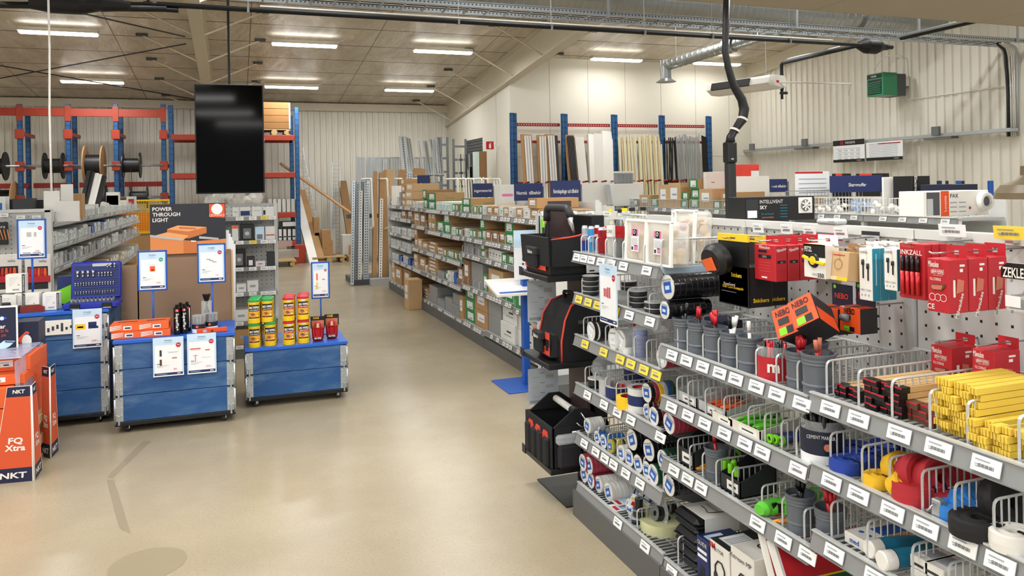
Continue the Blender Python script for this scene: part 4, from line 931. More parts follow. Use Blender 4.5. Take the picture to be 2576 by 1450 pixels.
def lowbox(px0, px1, pyt, dep, name, label, m, zz=.168):
    y0, y1 = spanz(px0, px1, x0, .25); zt = at((px0+px1)/2, pyt, X=x0).z
    return crate(name, label, 'box', x0, x0+dep, y0+.002, y1-.002, zz, zt, m)
t, w, d, h = lowbox(1752, 1784, 1357, .16, 'goods_box', 'narrow dark blue box of work gloves standing beside the black cases', 'navy')
b = MB()
for zz in (.3, .24): b.box(-w-.001, -w, -d*.7, d*.8, h*zz*2.2, h*zz*2.2+.012, 'paper')
b.box(-w-.001, -w, -d*.3, d*.4, h*.1, h*.35, 'black'); b.text('GUIDE', .016, FX(-w-.002, 0, h*.88), 'white', maxw=d*1.5); b.box(-w*.8, w*.2, -d*.8, d*.4, h, h+.001, 'paper_blue'); b.build('print', t)
def headset(b, T, s, arm=True):
    b.tube([Vector((-.35*s, .1*s, 0)), Vector((-.36*s, .45*s, 0)), Vector((-.15*s, .72*s, 0)), Vector((.15*s, .72*s, 0)), Vector((.36*s, .45*s, 0)), Vector((.35*s, .1*s, 0))], .035*s, 'black', 6, T=T)
    for sx in (-1, 1): b.lathe([(0, .02*s), (.13*s, .02*s), (.16*s, -.0), (0, 0)], 'charcoal', 14, T @ Matrix.Translation((sx*.33*s, -.05*s, 0)) @ Matrix.Scale(1.5, 4, (0, 1, 0)))
t, w, d, h = lowbox(1786, 1836, 1372, .19, 'headset_box', 'white box of ear defenders with red and black print, standing beside the dark blue box', 'white')
b = MB(); headset(b, FX(-w-.003, -.005, h*.36), h*.42); b.text('3M', .022, FX(-w-.002, d*.72, h*.9), 'red', bold=.03); b.text('PELTOR', .014, FX(-w-.002, d*.1, h*.86), 'black')
b.box(-w*.7, w*.5, -d*.6, d*.7, h, h+.001, 'paper'); b.box(-w, w, -d*.98, d*.98, h-.0005, h+.0006, 'charcoal'); b.box(-w*.7, w*.5, -d*.6, d*.7, h+.0006, h+.002, 'paper')
for i in range(5): b.box(-w*.6, w*.4, -d*.5+i*.012, -d*.5+.004+i*.012, h+.002, h+.0025, 'print_grey')
b.build('print', t)
t, w, d, h = lowbox(1838, 1898, 1392, .19, 'headset_box', 'white headset box, the nearer one beside the tilted red and green pack', 'white')
b = MB(); headset(b, FX(-w-.003, -.01, h*.36), h*.4); b.text('Xstream MP', .018, FX(-w-.002, d*.1, h*.86), 'black'); b.text('. . . . .', .01, FX(-w-.002, d*.15, h*.77), 'print_dark'); b.text('GP', .03, basis((0, 0, h+.001), (0, -1, 0), (1, 0, 0), (0, 0, 1)), 'black', bold=.03); b.build('print', t)
# tilted fire blanket packs, leaning back and facing along the shelf
mat('green_dark', '#1c5a34', .5)
for i in range(3):
    lab = ['large red and green fire blanket pack leaning back on the bottom shelf', 'red fire blanket pack standing lower, behind the white headset box', 'red-edged fire blanket pack behind the large green one'][i]
    pos = [(1.72, 2.03, .18), (1.72, 2.28, .17), (1.75, 2.16, .17)][i]; w, h = [(.4, .385), (.2, .13), (.36, .36)][i]; ln = [-.5, -.2, -.4][i]
    t = thing('fire_blanket_pack', lab, 'pack', pos); t.rotation_euler = (ln, 0, 0)
    MB().box(0, w, 0, .035, 0, h, 'white_gloss', c=.01).build('case', t); b = MB(); T = lambda x, z: FY(x, -.003, z)
    if i == 0:
        b.box(.02, w-.01, -.0015, 0, h*.62, h-.012, 'red'); b.box(.02, w-.01, -.0015, 0, .01, h*.62, 'green_dark'); b.box(.02, w-.01, -.002, 0, h*.61, h*.625, 'yellow')
        b.box(.12, .28, -.003, 0, .02, h*.5, 'grey_light'); b.box(.12, .28, -.004, 0, h*.4, h*.53, 'red'); b.text('35 cm x 35 cm', .017, FY(.2, -.005, h*.465), 'white', maxw=.15, bold=.01)
        b.text('CLICK FIT', .03, FY(.2, -.005, h*.31), 'black', maxw=.15, bold=.02); b.text('branddosa - utan ram', .012, FY(.195, -.005, h*.2), 'print_dark', maxw=.14); b.text('normal dosa - ram', .012, FY(.195, -.005, h*.13), 'print_dark', maxw=.12)
        b.lathe([(0, .007), (.03, .007), (.03, .003)], 'lime', 18, FY(.09, 0, h*.36)); b.text('NO', .018, FY(.09, -.009, h*.38), 'white', bold=.03); b.text('FRAME', .008, FY(.09, -.009, h*.33), 'white')
        b.lathe([(.018, .003), (.028, .003), (.028, .001)], 'white', 18, FY(.1, 0, h*.85)); b.text('8', .03, FY(.1, -.004, h*.85) @ Matrix.Rotation(.8, 4, 'Z'), 'white', bold=.03); b.text('FIREX', .04, FY(.2, -.004, h*.86), 'white', bold=.02)
        for x in (.04, .3, .35): b.box(x, x+.035, -.003, 0, .04, .1, 'grey_light'); b.box(x, x+.035, -.003, 0, .14, .2, 'grey')
    else: b.box(.012, w-.01, -.0015, 0, .01, h-.012, 'milw')
    b.build('print', t)
# ---- grey cups with pens (bays two and three)
def cup(label, px, z, r=.044, h=.125, pens=(), dx=.06, seed=0, grp='grey pipe cups', tall=1.0):
    p = S(px, z, dx); t = thing('pen_cup', label, 'cup', (p[0], p[1], z), 0, grp)
    b = MB(); b.lathe([(0, 0), (r*.95, 0), (r*.95, h*.22), (r*1.02, h*.25), (r*1.02, h*.28), (r*.95, h*.31), (r*.95, h*.72), (r*1.04, h*.76), (r*1.0, h*.8), (r*1.05, h*.84), (r*1.02, h*.88), (r*1.1, h*.95), (r*1.1, h), (r*.98, h), (r*.95, h*.3), (0, h*.3)], 'cup_grey', 22); b.build('cup', t)
    rn = random.Random(seed+px)
    for i, (body, tip, n) in enumerate(pens):
        for k in range(n):
            a = rn.uniform(0, 2*PI); rr = rn.uniform(.2, .6)*r; a2 = rn.uniform(0, 2*PI); ln = rn.uniform(.13, .15)*tall
            base = Vector((p[0]-rr*.5*math.cos(a), p[1]-rr*.5*math.sin(a), z+h*.31)); top = Vector((rr*1.3*math.cos(a), rr*1.3*math.sin(a), ln)); d = top.normalized()
            o = thing('marker_pen', '%s marker pen standing in the %s' % (PENC[body], label.split(',')[0]), 'pen', base, 0, 'pens in the '+label.split(',')[0][:50])
            b = MB(); b.tube([d*0, d*(ln*.72)], .0062, body, 8); b.build('barrel', o)
            b = MB(); b.tube([d*(ln*.72), d*ln], .0072, tip, 8); b.build('cap', o)
    return t
PENC = {'marker_black': 'black', 'marker_red': 'red', 'marker_white': 'white'}
z = zB[0]
cup('farthest grey cup on the upper shelf', 1722, z, pens=[('marker_black', 'marker_black', 4)], dx=.05)
cup('grey cup with red-tipped pens, second from the far end', 1759, z, pens=[('marker_black', 'marker_red', 3)], dx=.05)
cup('grey cup with a red-tipped pen bunch, third from the far end', 1801, z, pens=[('marker_black', 'marker_red', 7)], dx=.05)
cup('grey cup with white pens, fourth from the far end', 1844, z, pens=[('marker_white', 'marker_black', 3), ('marker_white', 'marker_white', 2)], dx=.05)
cup('grey cup with a single white pen, fifth from the far end', 1888, z, pens=[('marker_white', 'marker_white', 1)], dx=.05)
# clear red-banded marker tub
p = S(1952, z, .07); t = thing('marker_tub', 'clear round tub with a red band holding dark markers, between the grey cups', 'tub', (p[0], p[1], z)); r = .062
MB().lathe([(0, 0), (r, 0), (r, .115)], 'clear', 22).build('tub', t); MB().lathe([(r+.001, .0), (r+.001, .08)], 'milw', 22).text('m', .04, basis((-r*.72-.003, -r*.72-.003, .045), (.7, -.7, 0), (0, 0, 1), (-.7, -.7, 0)), 'white', bold=.03).build('band', t)
b = MB(); rn = random.Random(3)
for k in range(16):
    a = rn.uniform(0, 6.28); q = rn.uniform(.01, .045); b2 = MB().tube([(q*math.cos(a), q*math.sin(a), .01), (q*1.15*math.cos(a+.3), q*1.15*math.sin(a+.3), .125)], .006, 'marker_black' if k % 3 else 'marker_red', 6)
    o = b2.build('marker_pen'); o.location = (p[0], p[1], z); tag(o, 'marker standing in the clear red-banded tub', 'pen', 'markers in the red-banded tub')
cup('grey cup full of red pens, beside the red-banded tub', 2013, z, pens=[('marker_red', 'marker_red', 14)], dx=.05, tall=.95)
cup('grey cup crowded with red pens, behind the nearest cup', 2050, z, pens=[('marker_red', 'marker_red', 16)], dx=.19)
cup('nearest grey cup on the upper shelf, with two red pens and a torn paper tag', 2060, z, r=.05, h=.135, pens=[('marker_red', 'peach', 2)], dx=.045)
# small dark boxes behind the white pen cup
p = S(1815, z, .2); t, w, d, h = crate('goods_box', 'small dark blue box behind the grey cups under the knee pads', 'box', p[0]-.05, p[0]+.05, p[1]-.08, p[1]+.05, z, z+.12, 'navy_dark'); MB().box(-w-.001, -w, -d*.7, d*.7, h*.5, h*.7, 'blue').box(-w-.001, -w, -d*.7, d*.3, h*.2, h*.3, 'red').build('print', t)
# ---- pegboard goods
def hook(x0, y, z, par):
    MB().tube([(XBK-x0, 0, 0), (.0, 0, 0), (-.012, 0, .006)], .003, 'chrome', 6, T=TR(0, 0, 0)).build('hook', par)
def peg_tag(px, py, par, c='w', w=1):
    q = at(px, py, X=XBK-.03); o = meshobj('price_holder', TAGY if c == 'y' else TAGW, par, (q.x, q.y, q.z), (0, -.12, 0)); o.scale = (1, w, 1); 
    MB().box(-.003, .04, -.012, .012, -.03, -.022, 'chrome').build('holder_clip', par, None).location = (q.x, q.y, q.z)
for px, py, par, c in ((1907, 574, 1, 'w'), (1979, 577, 1, 'w'), (2037, 583, 1, 'w'), (2115, 586, 1, 'w')): peg_tag(px, py, bays[par], c, .9)
peg_tag(2395, 580, bays[2], 'w', 1.25); peg_tag(2540, 586, bays[2], 'y', 1.3)
q = at(2189, 588, X=XBK-.03); o = MB().box(0, .003, -.04, .04, -.006, .008, 'charcoal').box(0, .001, -.04, .04, -.02, -.006, 'clear').build('price_holder', bays[1]); o.location = q
def hang(name, label, cat, x0, pxa, pxb, pyt, pyb, dep, m, n=1, tab=.03, group=None, front=None, side=None, tabm=None, lean=0, mk_=None):
    """cartons hanging one behind another on a hook; the first face at x0"""
    a, b_ = at(pxa, (pyt+pyb)/2, X=x0), at(pxb, (pyt+pyb)/2, X=x0); zt = at((pxa+pxb)/2, pyt, X=x0).z; zb = at((pxa+pxb)/2, pyb, X=x0).z
    W, Hh, yc = a.y-b_.y, zt-zb, (a.y+b_.y)/2; out = []
    for i in range(n):
        lab = label if isinstance(label, str) else label[i]
        t = thing(name, lab, cat, (x0+i*(dep+.003), yc, zb), 0, group); t.rotation_euler = (0, lean, 0)
        MB().box(0, dep, -W/2, W/2, 0, Hh, m, c=.002).build('carton', t)
        if tab:
            b = MB(); b.box(dep-.002, dep, -W*.45, -W*.12, Hh, Hh+tab, tabm or m); b.box(dep-.002, dep, W*.12, W*.45, Hh, Hh+tab, tabm or m); b.box(dep-.002, dep, -W*.12, W*.12, Hh+tab*.6, Hh+tab, tabm or m); b.box(dep-.002, dep, -W*.12, W*.12, Hh, Hh+tab*.25, tabm or m); b.build('hang_tab', t)
        if front or side:
            b = MB()
            if front: front(b, W, Hh, i)
            if side: side(b, W, Hh, dep, i)
            b.build('print', t)
        if i == 0: b = MB(); b.tube([(-.03, 0, Hh+tab*.45+.006), (-.02, 0, Hh+tab*.45), (XBK-x0, 0, Hh+tab*.45)], .003, 'chrome', 6); b.build('hook', t)
        out.append(t)
    return out
nums = lambda s, n: [s % q for q in ('front', 'second', 'third', 'fourth', 'fifth', 'sixth')[:n]]
# red headlamp boxes
def fr(b, W, Hh, i):
    T = FX(-.002, 0, 0)
    b.text('Milwaukee', .012, FX(-.001, W*.0, Hh*.93), 'white', maxw=W*.5)
    b.box(-.001, 0, -W*.3, W*.3, Hh*.62, Hh*.72, 'black'); b.box(-.002, -.001, -W*.1, W*.1, Hh*.64, Hh*.7, 'grey'); b.box(-.001, 0, -.1*W, W*.3, Hh*.78, Hh*.85, 'black')
    for k in range(4): b.box(-.001, 0, -W*.25, W*.25, Hh*(.5-.08*k), Hh*(.505-.08*k), 'peach')
    b.box(-.001, 0, -W*.1, W*.15, Hh*.07, Hh*.11, 'white')
def sd(b, W, Hh, dep, i):
    b.text('Milwaukee', .012, FY(dep/2, -W/2-.001, Hh*.88) @ Matrix.Rotation(.2, 4, 'Z'), 'white', maxw=dep*.8, bold=.01); b.box(dep*.15, dep*.85, -W/2-.001, -W/2, Hh*.5, Hh*.58, 'black'); b.box(dep*.4, dep*.6, -W/2-.002, -W/2, Hh*.51, Hh*.55, 'grey')
hang('headlamp_box', nums('%s red headlamp box of the five hanging beside the knee pads', 5), 'box', 1.83, 1898, 1951, 616, 706, .052, 'milw', 5, group='hanging red headlamp boxes', front=fr, side=sd)
# knee pads
def pads(i, x0, px0, px1, py0, py1, lab):
    a, b_ = at(px0, (py0+py1)/2, X=x0), at(px1, (py0+py1)/2, X=x0); zt, zb = at((px0+px1)/2, py0, X=x0).z, at((px0+px1)/2, py1, X=x0).z; W, Hh = a.y-b_.y, zt-zb
    t = thing('knee_pads', lab, 'knee pads', (x0, (a.y+b_.y)/2, zb)); 
    MB().box(0, .006, -W/2, W/2, 0, Hh*.93, 'black').box(0, .11, -W/2, W/2, 0, Hh*.56, 'black', c=.004).build('card', t)
    b = MB(); b.box(-.002, .008, -W/2-.001, W/2, Hh*.9, Hh, 'yellow'); b.box(-.003, .0, -.02, .012, Hh*.935, Hh*.955, 'grey_dark'); b.build('yellow_header', t)
    b = MB()
    b.text('Snickers', .016, FX(-.002, -W*.12, Hh*.43), 'yellow', maxw=W*.35, bold=.02); b.text('KneeGuard', .011, FX(-.002, W*.12, Hh*.29), 'white', maxw=W*.45); b.text('D30 Core Kneepads', .011, FX(-.002, W*.0, Hh*.245), 'yellow', maxw=W*.75)
    b.text('Snickers', .015, FY(.055, -W/2-.002, Hh*.1), 'yellow', maxw=.08, bold=.02); b.box(-.001, 0, -W*.1, W*.4, Hh*.18, Hh*.185, 'print_grey'); b.build('print', t)
    if i < 2:
        b = MB(); T = TR(-.05, W*.2, Hh*.64, 0, -.25, 0)
        b.lathe([(0, -.03), (.06, -.028), (.078, -.008), (.078, .02), (.06, .035), (0, .035)], 'black', 18, T @ Matrix.Rotation(PI/2, 4, 'Y') @ Matrix.Scale(.8, 4, (1, 0, 0))); b.build('pad', t)
        b = MB(); b.prism([(-.02, -.02), (.03, -.035), (.036, .02), (-.005, .04)], -.04, -.03, 'orange', T @ Matrix.Rotation(PI/2, 4, 'Y')); b.build('orange_insert', t)
    MB().tube([(-.03, .02, Hh*.955), (-.02, .02, Hh*.945), (XBK-x0, .02, Hh*.945)], .003, 'chrome', 6).build('hook', t)
    return t
pads(0, 1.80, 1808, 1882, 589, 768, 'black knee pads on a black card with a yellow header, hanging in front')
pads(2, 1.95, 1862, 1925, 592, 765, 'second black knee pad card with yellow header hanging behind the front one')
# head torch box and brown boxes
def fr(b, W, Hh, i):
    b.box(-.001, 0, -W/2, W/2, Hh*.62, Hh, 'black'); b.box(-.001, .0, -W/2, W/2, Hh*.97, Hh+.001, 'yellow'); b.text('PETZL', .016, FX(-.003, W*.25, Hh*.85), 'white', maxw=W*.35, bold=.02)
    b.lathe([(0, .006), (.022, .006), (.026, 0)], 'black', 14, FX(0, W*.02, Hh*.52)); b.lathe([(0, .008), (.014, .008), (.018, .002)], 'yellow', 12, FX(0, W*.02, Hh*.52)); b.tube([(-.003, W*.5, Hh*.62), (-.005, W*.02, Hh*.5), (-.003, -W*.5, Hh*.45)], .006, 'yellow', 5); b.text('350', .014, FX(-.002, -W*.3, Hh*.1), 'black', bold=.02); b.box(-.001, 0, -W*.15, W*.1, Hh*.08, Hh*.15, 'grey_light')
hang('headlamp_box', 'black and white headlamp box with a yellow top, hanging beside the red boxes', 'box', 1.84, 2022, 2076, 615, 700, .06, 'white', 1, front=fr)
def fr(b, W, Hh, i): b.box(-.001, 0, -W/2, W/2, 0, Hh*.12, 'yellow'); b.text('400', .013, FX(-.002, W*.2, Hh*.06), 'white', bold=.02); b.lathe([(.016, .001), (.018, .001)], 'cardboard_dark', 14, FX(-.001, 0, Hh*.55)); b.box(-.001, 0, -W*.3, W*.3, Hh*.85, Hh*.88, 'red')
hang('headlamp_box', nums('%s brown headlamp carton with a yellow base, right of the black and white box', 2), 'box', 1.86, 2082, 2130, 632, 705, .07, 'cardboard_light', 2, group='brown hanging cartons', front=fr, tabm='cardboard_dark', lean=.12)
# cable boxes
def fr(b, W, Hh, i):
    b.text('CHAMPION', .008, FX(-.002, W*.12, Hh*.92), 'black', maxw=W*.6); b.text('USB-C Cable', .006, FX(-.002, 0, Hh*.2), 'print_dark', maxw=W*.8)
    for s_, hh in ((.16, .0), (-.2, -.07)): b.tube([(-.002, W*s_, Hh*(.76+hh)), (-.002, W*s_, Hh*(.42+hh*.5))], .0022, 'black', 5); b.tube([(-.003, W*s_, Hh*(.78+hh)), (-.003, W*s_, Hh*(.68+hh))], .0045, 'charcoal', 6); b.tube([(-.003, W*s_, Hh*(.8+hh)), (-.003, W*s_, Hh*(.77+hh))], .003, 'chrome', 6)
    for k in range(3): b.box(-.001, 0, W*(.25-.25*k), W*(.33-.25*k), Hh*.08, Hh*.12, 'print_grey')
def sd(b, W, Hh, dep, i): b.box(.0, dep, -W/2-.0012, -W/2, 0, Hh, 'teal'); b.box(dep*.4, dep*.5, -W/2-.002, -W/2, Hh*.3, Hh*.9, 'paper_blue')
hang('cable_box', nums('%s white and teal charging cable box on the left cable hook', 3), 'box', 1.90, 2161, 2195, 625, 756, .03, 'white', 3, group='white and teal cable boxes, left hook', front=fr, side=sd, tab=.02)
hang('cable_box', nums('%s white and teal charging cable box on the right cable hook', 3), 'box', 1.90, 2224, 2257, 627, 731, .03, 'white', 3, group='white and teal cable boxes, right hook', front=fr, side=sd, tab=.02)
# marker cards
def fr(b, W, Hh, i):
    b.text('INKZALL', .014, FX(-.002, 0, Hh*.84), 'white', maxw=W*.85, bold=.01); b.text('Milwaukee', .009, FX(-.002, W*.15, Hh*.95), 'peach', maxw=W*.5)
    for k in range(4):
        y = W*(.3-.2*k); b.tube([(-.007, y, Hh*.78), (-.007, y, Hh*.5)], .0062, 'marker_black', 8); b.tube([(-.007, y, Hh*.5), (-.007, y, Hh*.08)], .0066, 'marker_red', 8)
hang('marker_card', nums('%s red card of four black markers, right of the cable boxes', 3), 'card', 1.88, 2263, 2326, 613, 752, .028, 'milw', 3, group='red marker cards', front=fr, tab=0)
# safety glasses boxes
def fr(b, W, Hh, i):
    b.text('Milwaukee', .017, FX(-.002, W*.18, Hh*.9), 'white', maxw=W*.48, bold=.01); b.text('LARGE FORMAT', .008, FX(-.002, -.0, Hh*.78), 'white', maxw=W*.6); b.text('SAFETY GLASSES', .008, FX(-.002, 0, Hh*.745), 'white', maxw=W*.6); b.box(-.001, 0, -W*.22, W*.22, Hh*.68, Hh*.7, 'peach')
    b.text('FULL COVERAGE', .008, FX(-.002, W*.1, Hh*.62), 'white', maxw=W*.5); b.prism([(-W*.34, 0), (-W*.3, Hh*.07), (W*.3, Hh*.09), (W*.35, Hh*.05), (W*.18, -Hh*.04), (0, Hh*.02), (-W*.16, -Hh*.05)], .001, .003, 'brown', FX(0, 0, Hh*.45)); b.prism([(-W*.28, 0), (-W*.25, Hh*.05), (W*.25, Hh*.06), (W*.18, -Hh*.02), (-W*.16, -Hh*.03)], .003, .004, 'peach', FX(0, 0, Hh*.455))
    for k in range(3): b.lathe([(.009, .001), (.0105, .001)], 'white', 10, FX(-.001, W*(.25-.25*k), Hh*.28))
    b.text('CE', .014, FX(-.002, W*.32, Hh*.1), 'white', bold=.01)
def sd(b, W, Hh, dep, i):
    b.prism([(-.012, -Hh*.13), (.012, -Hh*.1), (.016, Hh*.1), (-.008, Hh*.14)], .001, .003, 'peach', FY(dep*.5, -W/2, Hh*.5)); b.box(dep*.2, dep*.3, -W/2-.001, -W/2, Hh*.3, Hh*.62, 'white'); b.box(dep*.55, dep*.8, -W/2-.001, -W/2, Hh*.86, Hh*.9, 'white'); b.box(dep*.55, dep*.7, -W/2-.001, -W/2, Hh*.76, Hh*.82, 'white')
    b.text('Milwaukee', .012, FY(dep*.5, -W/2-.001, Hh*.14) @ Matrix.Rotation(1.25, 4, 'Z'), 'white', maxw=.07, bold=.01)
hang('safety_glasses_box', nums('%s red safety glasses box hanging at the right of the pegboard', 3), 'box', 1.80, 2333, 2388, 652, 786, .07, 'milw', 3, group='hanging red safety glasses boxes', front=fr, side=sd, tab=.035)
z = zC[0]
hang('safety_glasses_box', 'red safety glasses box standing at the back of the yellow rule shelf, left one', 'box', 1.98, 2342, 2394, 872, 985, .1, 'milw', 1, front=fr, side=sd, tab=.03)
hang('safety_glasses_box', 'red safety glasses box standing at the back of the yellow rule shelf, right one', 'box', 1.96, 2446, 2502, 882, 1000, .1, 'milw', 1, front=fr, side=sd, tab=.03)
# black glasses bag at the right edge
q0, q1 = at(2520, 660, X=1.95), at(2600, 800, X=1.95); t = thing('glasses_bag', 'clear bag with black safety glasses and a black header, hanging at the right edge', 'bag', (1.95, (q0.y+q1.y)/2, q1.z)); W, Hh = q0.y-q1.y, q0.z-q1.z
MB().box(0, .03, -W/2, W/2, 0, Hh, 'clear', c=.01).build('bag', t); b = MB(); b.prism([(-W/2, Hh*.7), (W/2, Hh*.7), (W*.5, Hh*.9), (W*.3, Hh*1.0), (-W*.3, Hh), (-W/2, Hh*.9)], .0, .004, 'black', FX(-.0, 0, 0)); b.text('ZEKLER', .026, FX(-.006, 0, Hh*.82), 'white', maxw=W*.85, bold=.02); b.build('header', t)
MB().tube([(.01, -W*.3, Hh*.6), (.01, -W*.1, Hh*.4), (.01, W*.2, Hh*.35)], .004, 'charcoal', 6).box(.005, .02, -W*.45, W*.4, Hh*.1, Hh*.3, 'charcoal', c=.005).build('glasses', t); MB().box(-.001, 0, -W*.1, W*.4, .02, .05, 'paper').build('sticker', t)
# torches boxes
def fr(b, W, Hh, i):
    b.text('NEBO', .02, FX(-.002, 0, Hh*.85), 'black', maxw=W*.5, bold=.02); b.box(-.002, 0, -W*.05, W*.35, Hh*.5, Hh*.68, 'charcoal'); b.tube([(-.004, W*.35, Hh*.58), (-.004, -W*.0, Hh*.58)], .012, 'grey', 8)
    b.box(-.002, 0, -.0, W*.28, Hh*.06, Hh*.24, 'lime'); b.box(-.002, 0, -W*.22, -.0, Hh*.06, Hh*.24, 'black'); b.text('100%', .008, FX(-.003, W*.13, Hh*.12), 'black')
def hb(b, W, Hh, dep, i): b.box(dep-.003, dep, -W*.45, W*.45, Hh, Hh+.075, 'navy_dark'); b.text('NEBO', .018, FX(dep-.005, 0, Hh+.035), 'red_bright', bold=.02, maxw=W*.6); b.lathe([(0, .001), (.007, .001)], 'lime', 10, FX(dep-.004, W*.3, Hh+.065)); b.box(.0, dep, -W/2-.0015, -W/2, 0, Hh, 'charcoal')
for lab, pxa, pxb in (('orange torch box under a black header, right one of the hanging pair', 2112, 2164), ('orange torch box under a black header, middle one behind the tilted boxes', 2053, 2108)):
    hang('torch_box', lab, 'box', 1.9, pxa, pxb, 774, 837, .07, 'nebo', 1, front=fr, side=hb, tab=0, group='hanging orange torch boxes')
for i, (lab, px, py, rx, x, sw) in enumerate((('orange and black torch box tipping forward, topmost', 2020, 782, -.62, 1.72, .085), ('black torch box with an orange end tipping forward under the topmost one', 1975, 808, -.5, 1.70, .08))):
    q = at(px, py, X=x); t = thing('torch_box', lab, 'box', q, 0); t.rotation_euler = (rx, .5 if i == 0 else .35, .25)
    b = MB(); b.box(0, .13, -sw/2, sw/2, -.05, .05, 'charcoal', c=.002); b.box(-.002, .0, -sw/2, sw/2, -.05, .05, 'nebo'); b.box(.01, .12, -sw/2-.001, -sw/2, -.05, -.0, 'nebo') if i == 0 else None; b.build('carton', t)
    b = MB(); b.text('NEBO', .02, FX(-.004, 0, .03), 'black', maxw=sw*.7, bold=.02); b.box(-.003, -.001, .0, sw*.35, -.045, -.02, 'lime'); b.box(-.003, -.001, -sw*.3, 0, -.045, -.02, 'black'); b.box(-.004, 0, -sw*.2, sw*.3, -.01, .012, 'charcoal'); b.text('NEBO', .016, basis((.06, 0, .0515), (0, -1, 0), (1, 0, 0), (0, 0, 1)), 'red_bright'); b.build('print', t)
    MB().tube([(.06, 0, .052), (.2, 0, .1)], .002, 'chrome', 5).build('hanging_wire', t)
# ---- folding rules on the upper shelf of bay three
z = zC[0]
def rule(label, x0, x1, y, zz, body, tip, grp, name='folding_rule'):
    t = thing(name, label, 'folding rule', (x0, y, zz), 0, grp)
    L_ = x1-x0; b = MB()
    for k in range(5): b.box(.0+.002*(k % 2), L_, -.011+k*.0045, -.0075+k*.0045, 0, .016, body)
    b.build('rule', t)
    if tip: MB().box(-.001, .03, -.0125, .0125, -.0005, .0165, tip).box(-.0015, -.001, -.012, .012, .012, .0165, 'red').build('end', t)
    return t
n = 0
for (pxc, cols, rows, col, tip, dx, lab) in ((2135, 4, 2, 'wood_rule', 'marker_black', .04, 'in the far compartment'), (2215, 5, 5, 'wood_rule', 'black', .02, 'in the second compartment'), (2318, 4, 3, 'wood_rule', 'brown', .04, 'in the third compartment')):
    for i in range(cols):
        for j in range(rows):
            n += 1; q = S(pxc, z, dx); rn = random.Random(n)
            rule('wooden folding rule with black ends in the stack '+lab, q[0]+rn.uniform(0, .02), q[0]+.24+rn.uniform(0, .02), q[1]+.055-i*.027, z+.001+j*.0175, col, tip, 'wooden folding rules '+lab)
for (pxc, cols, rows, dx, lab) in ((2392, 5, 8, .02, 'in the tall far pile'), (2490, 4, 4, .0, 'in the near pile'), (2560, 4, 4, .02, 'by the picture edge')):
    for i in range(cols):
        for j in range(rows):
            n += 1; q = S(pxc, z, dx); rn = random.Random(n)
            t = rule('yellow folding rule '+lab, q[0]+rn.uniform(0, .03), q[0]+.24+rn.uniform(0, .02), q[1]+.05-i*.027+rn.uniform(-.002, .002), z+.001+j*.0178, 'rule_yellow', None, 'yellow folding rules '+lab); 
# ---- strap rolls on the middle shelf of bay three
def strap(label, px, z, r, h, m, rx=0, ry=0, zo=0, dx=.06, tagc=None):
    p = S(px, z, dx); t = thing('strap_roll', label, 'strap', (p[0], p[1], z+zo)); t.rotation_euler = (rx, ry, 0)
    b = MB(); b.lathe([(r*.25, .001), (r*.5, .004), (r*.75, .001), (r, .002), (r*1.02, h*.5), (r, h-.002), (r*.8, h), (r*.6, h-.004), (r*.4, h), (r*.25, h-.003), (r*.25, .001)], m, 22, Matrix.Scale(1.15, 4, (1, 0, 0))); b.build('strap', t)
    MB().box(-.004, .004, -r*1.03, -r*.9, .0, h, 'black').box(-.004, .004, -r, -.01, h-.001, h+.002, 'black').build('rubber_band', t)
    if tagc: MB().box(-r*.5, r*.3, -.012, .012, h+.001, h+.003, 'paper').build('paper_tag', t)
z = zC[1]
strap('blue strap roll nearest the front in the far compartment', 2134, z, .05, .04, 'strap_blue', dx=.05)
strap('blue strap roll behind the front one, half hidden by wire', 2150, z, .05, .04, 'strap_blue', dx=.16)
strap('blue strap roll upright against the front wire', 2190, z, .048, .035, 'strap_blue', dx=.16)
strap('blue strap roll at the back beside the yellow rolls', 2232, z, .05, .035, 'strap_blue', dx=.28)
strap('yellow strap roll lying flat at the front', 2215, z, .043, .035, 'strap_yellow', dx=.05)
strap('yellow strap roll standing tilted behind the flat one', 2252, z, .045, .04, 'strap_yellow', 1.0, 0, .04, .1)
strap('small yellow strap roll on its side between yellow and red rolls', 2258, z, .035, .05, 'strap_yellow', .8, 0, .02, .04)
strap('yellow strap roll at the back with a black band', 2330, z, .045, .035, 'strap_yellow', dx=.2)
strap('big red strap roll standing on edge', 2290, z, .055, .045, 'strap_red', 1.3, .3, .055, .08)
strap('big red strap roll lying flat in front with a black loop in it', 2308, z, .06, .055, 'strap_red', dx=.06)
strap('red strap roll standing behind the flat one', 2340, z, .055, .045, 'strap_red', 1.2, 0, .055, .1)
strap('red strap roll with a white paper tag on top', 2385, z, .06, .045, 'strap_red', dx=.12, tagc=1)
strap('red strap roll upright at the back, behind the tagged one', 2425, z, .055, .04, 'strap_red', 1.3, 0, .06, .22)
strap('red strap roll leaning at the back right', 2480, z, .055, .04, 'strap_red', 1.3, 0, .06, .26)
strap('bright blue strap roll nearest the front', 2405, z, .045, .04, 'blue_bright', dx=.06)
strap('bright blue strap roll behind, tilted', 2455, z, .045, .04, 'blue_bright', .6, 0, .02, .14)
strap('bright blue strap roll beside the metal buckle', 2430, z, .045, .04, 'blue_bright', .3, 0, .01, .1)
strap('black strap roll lying flat in front', 2460, z, .06, .045, 'strap_black', dx=.03)
strap('black strap roll standing behind the flat one', 2510, z, .06, .045, 'strap_black', 1.2, 0, .06, .12)
strap('white strap roll at the picture edge', 2552, z, .05, .045, 'white', dx=.04)
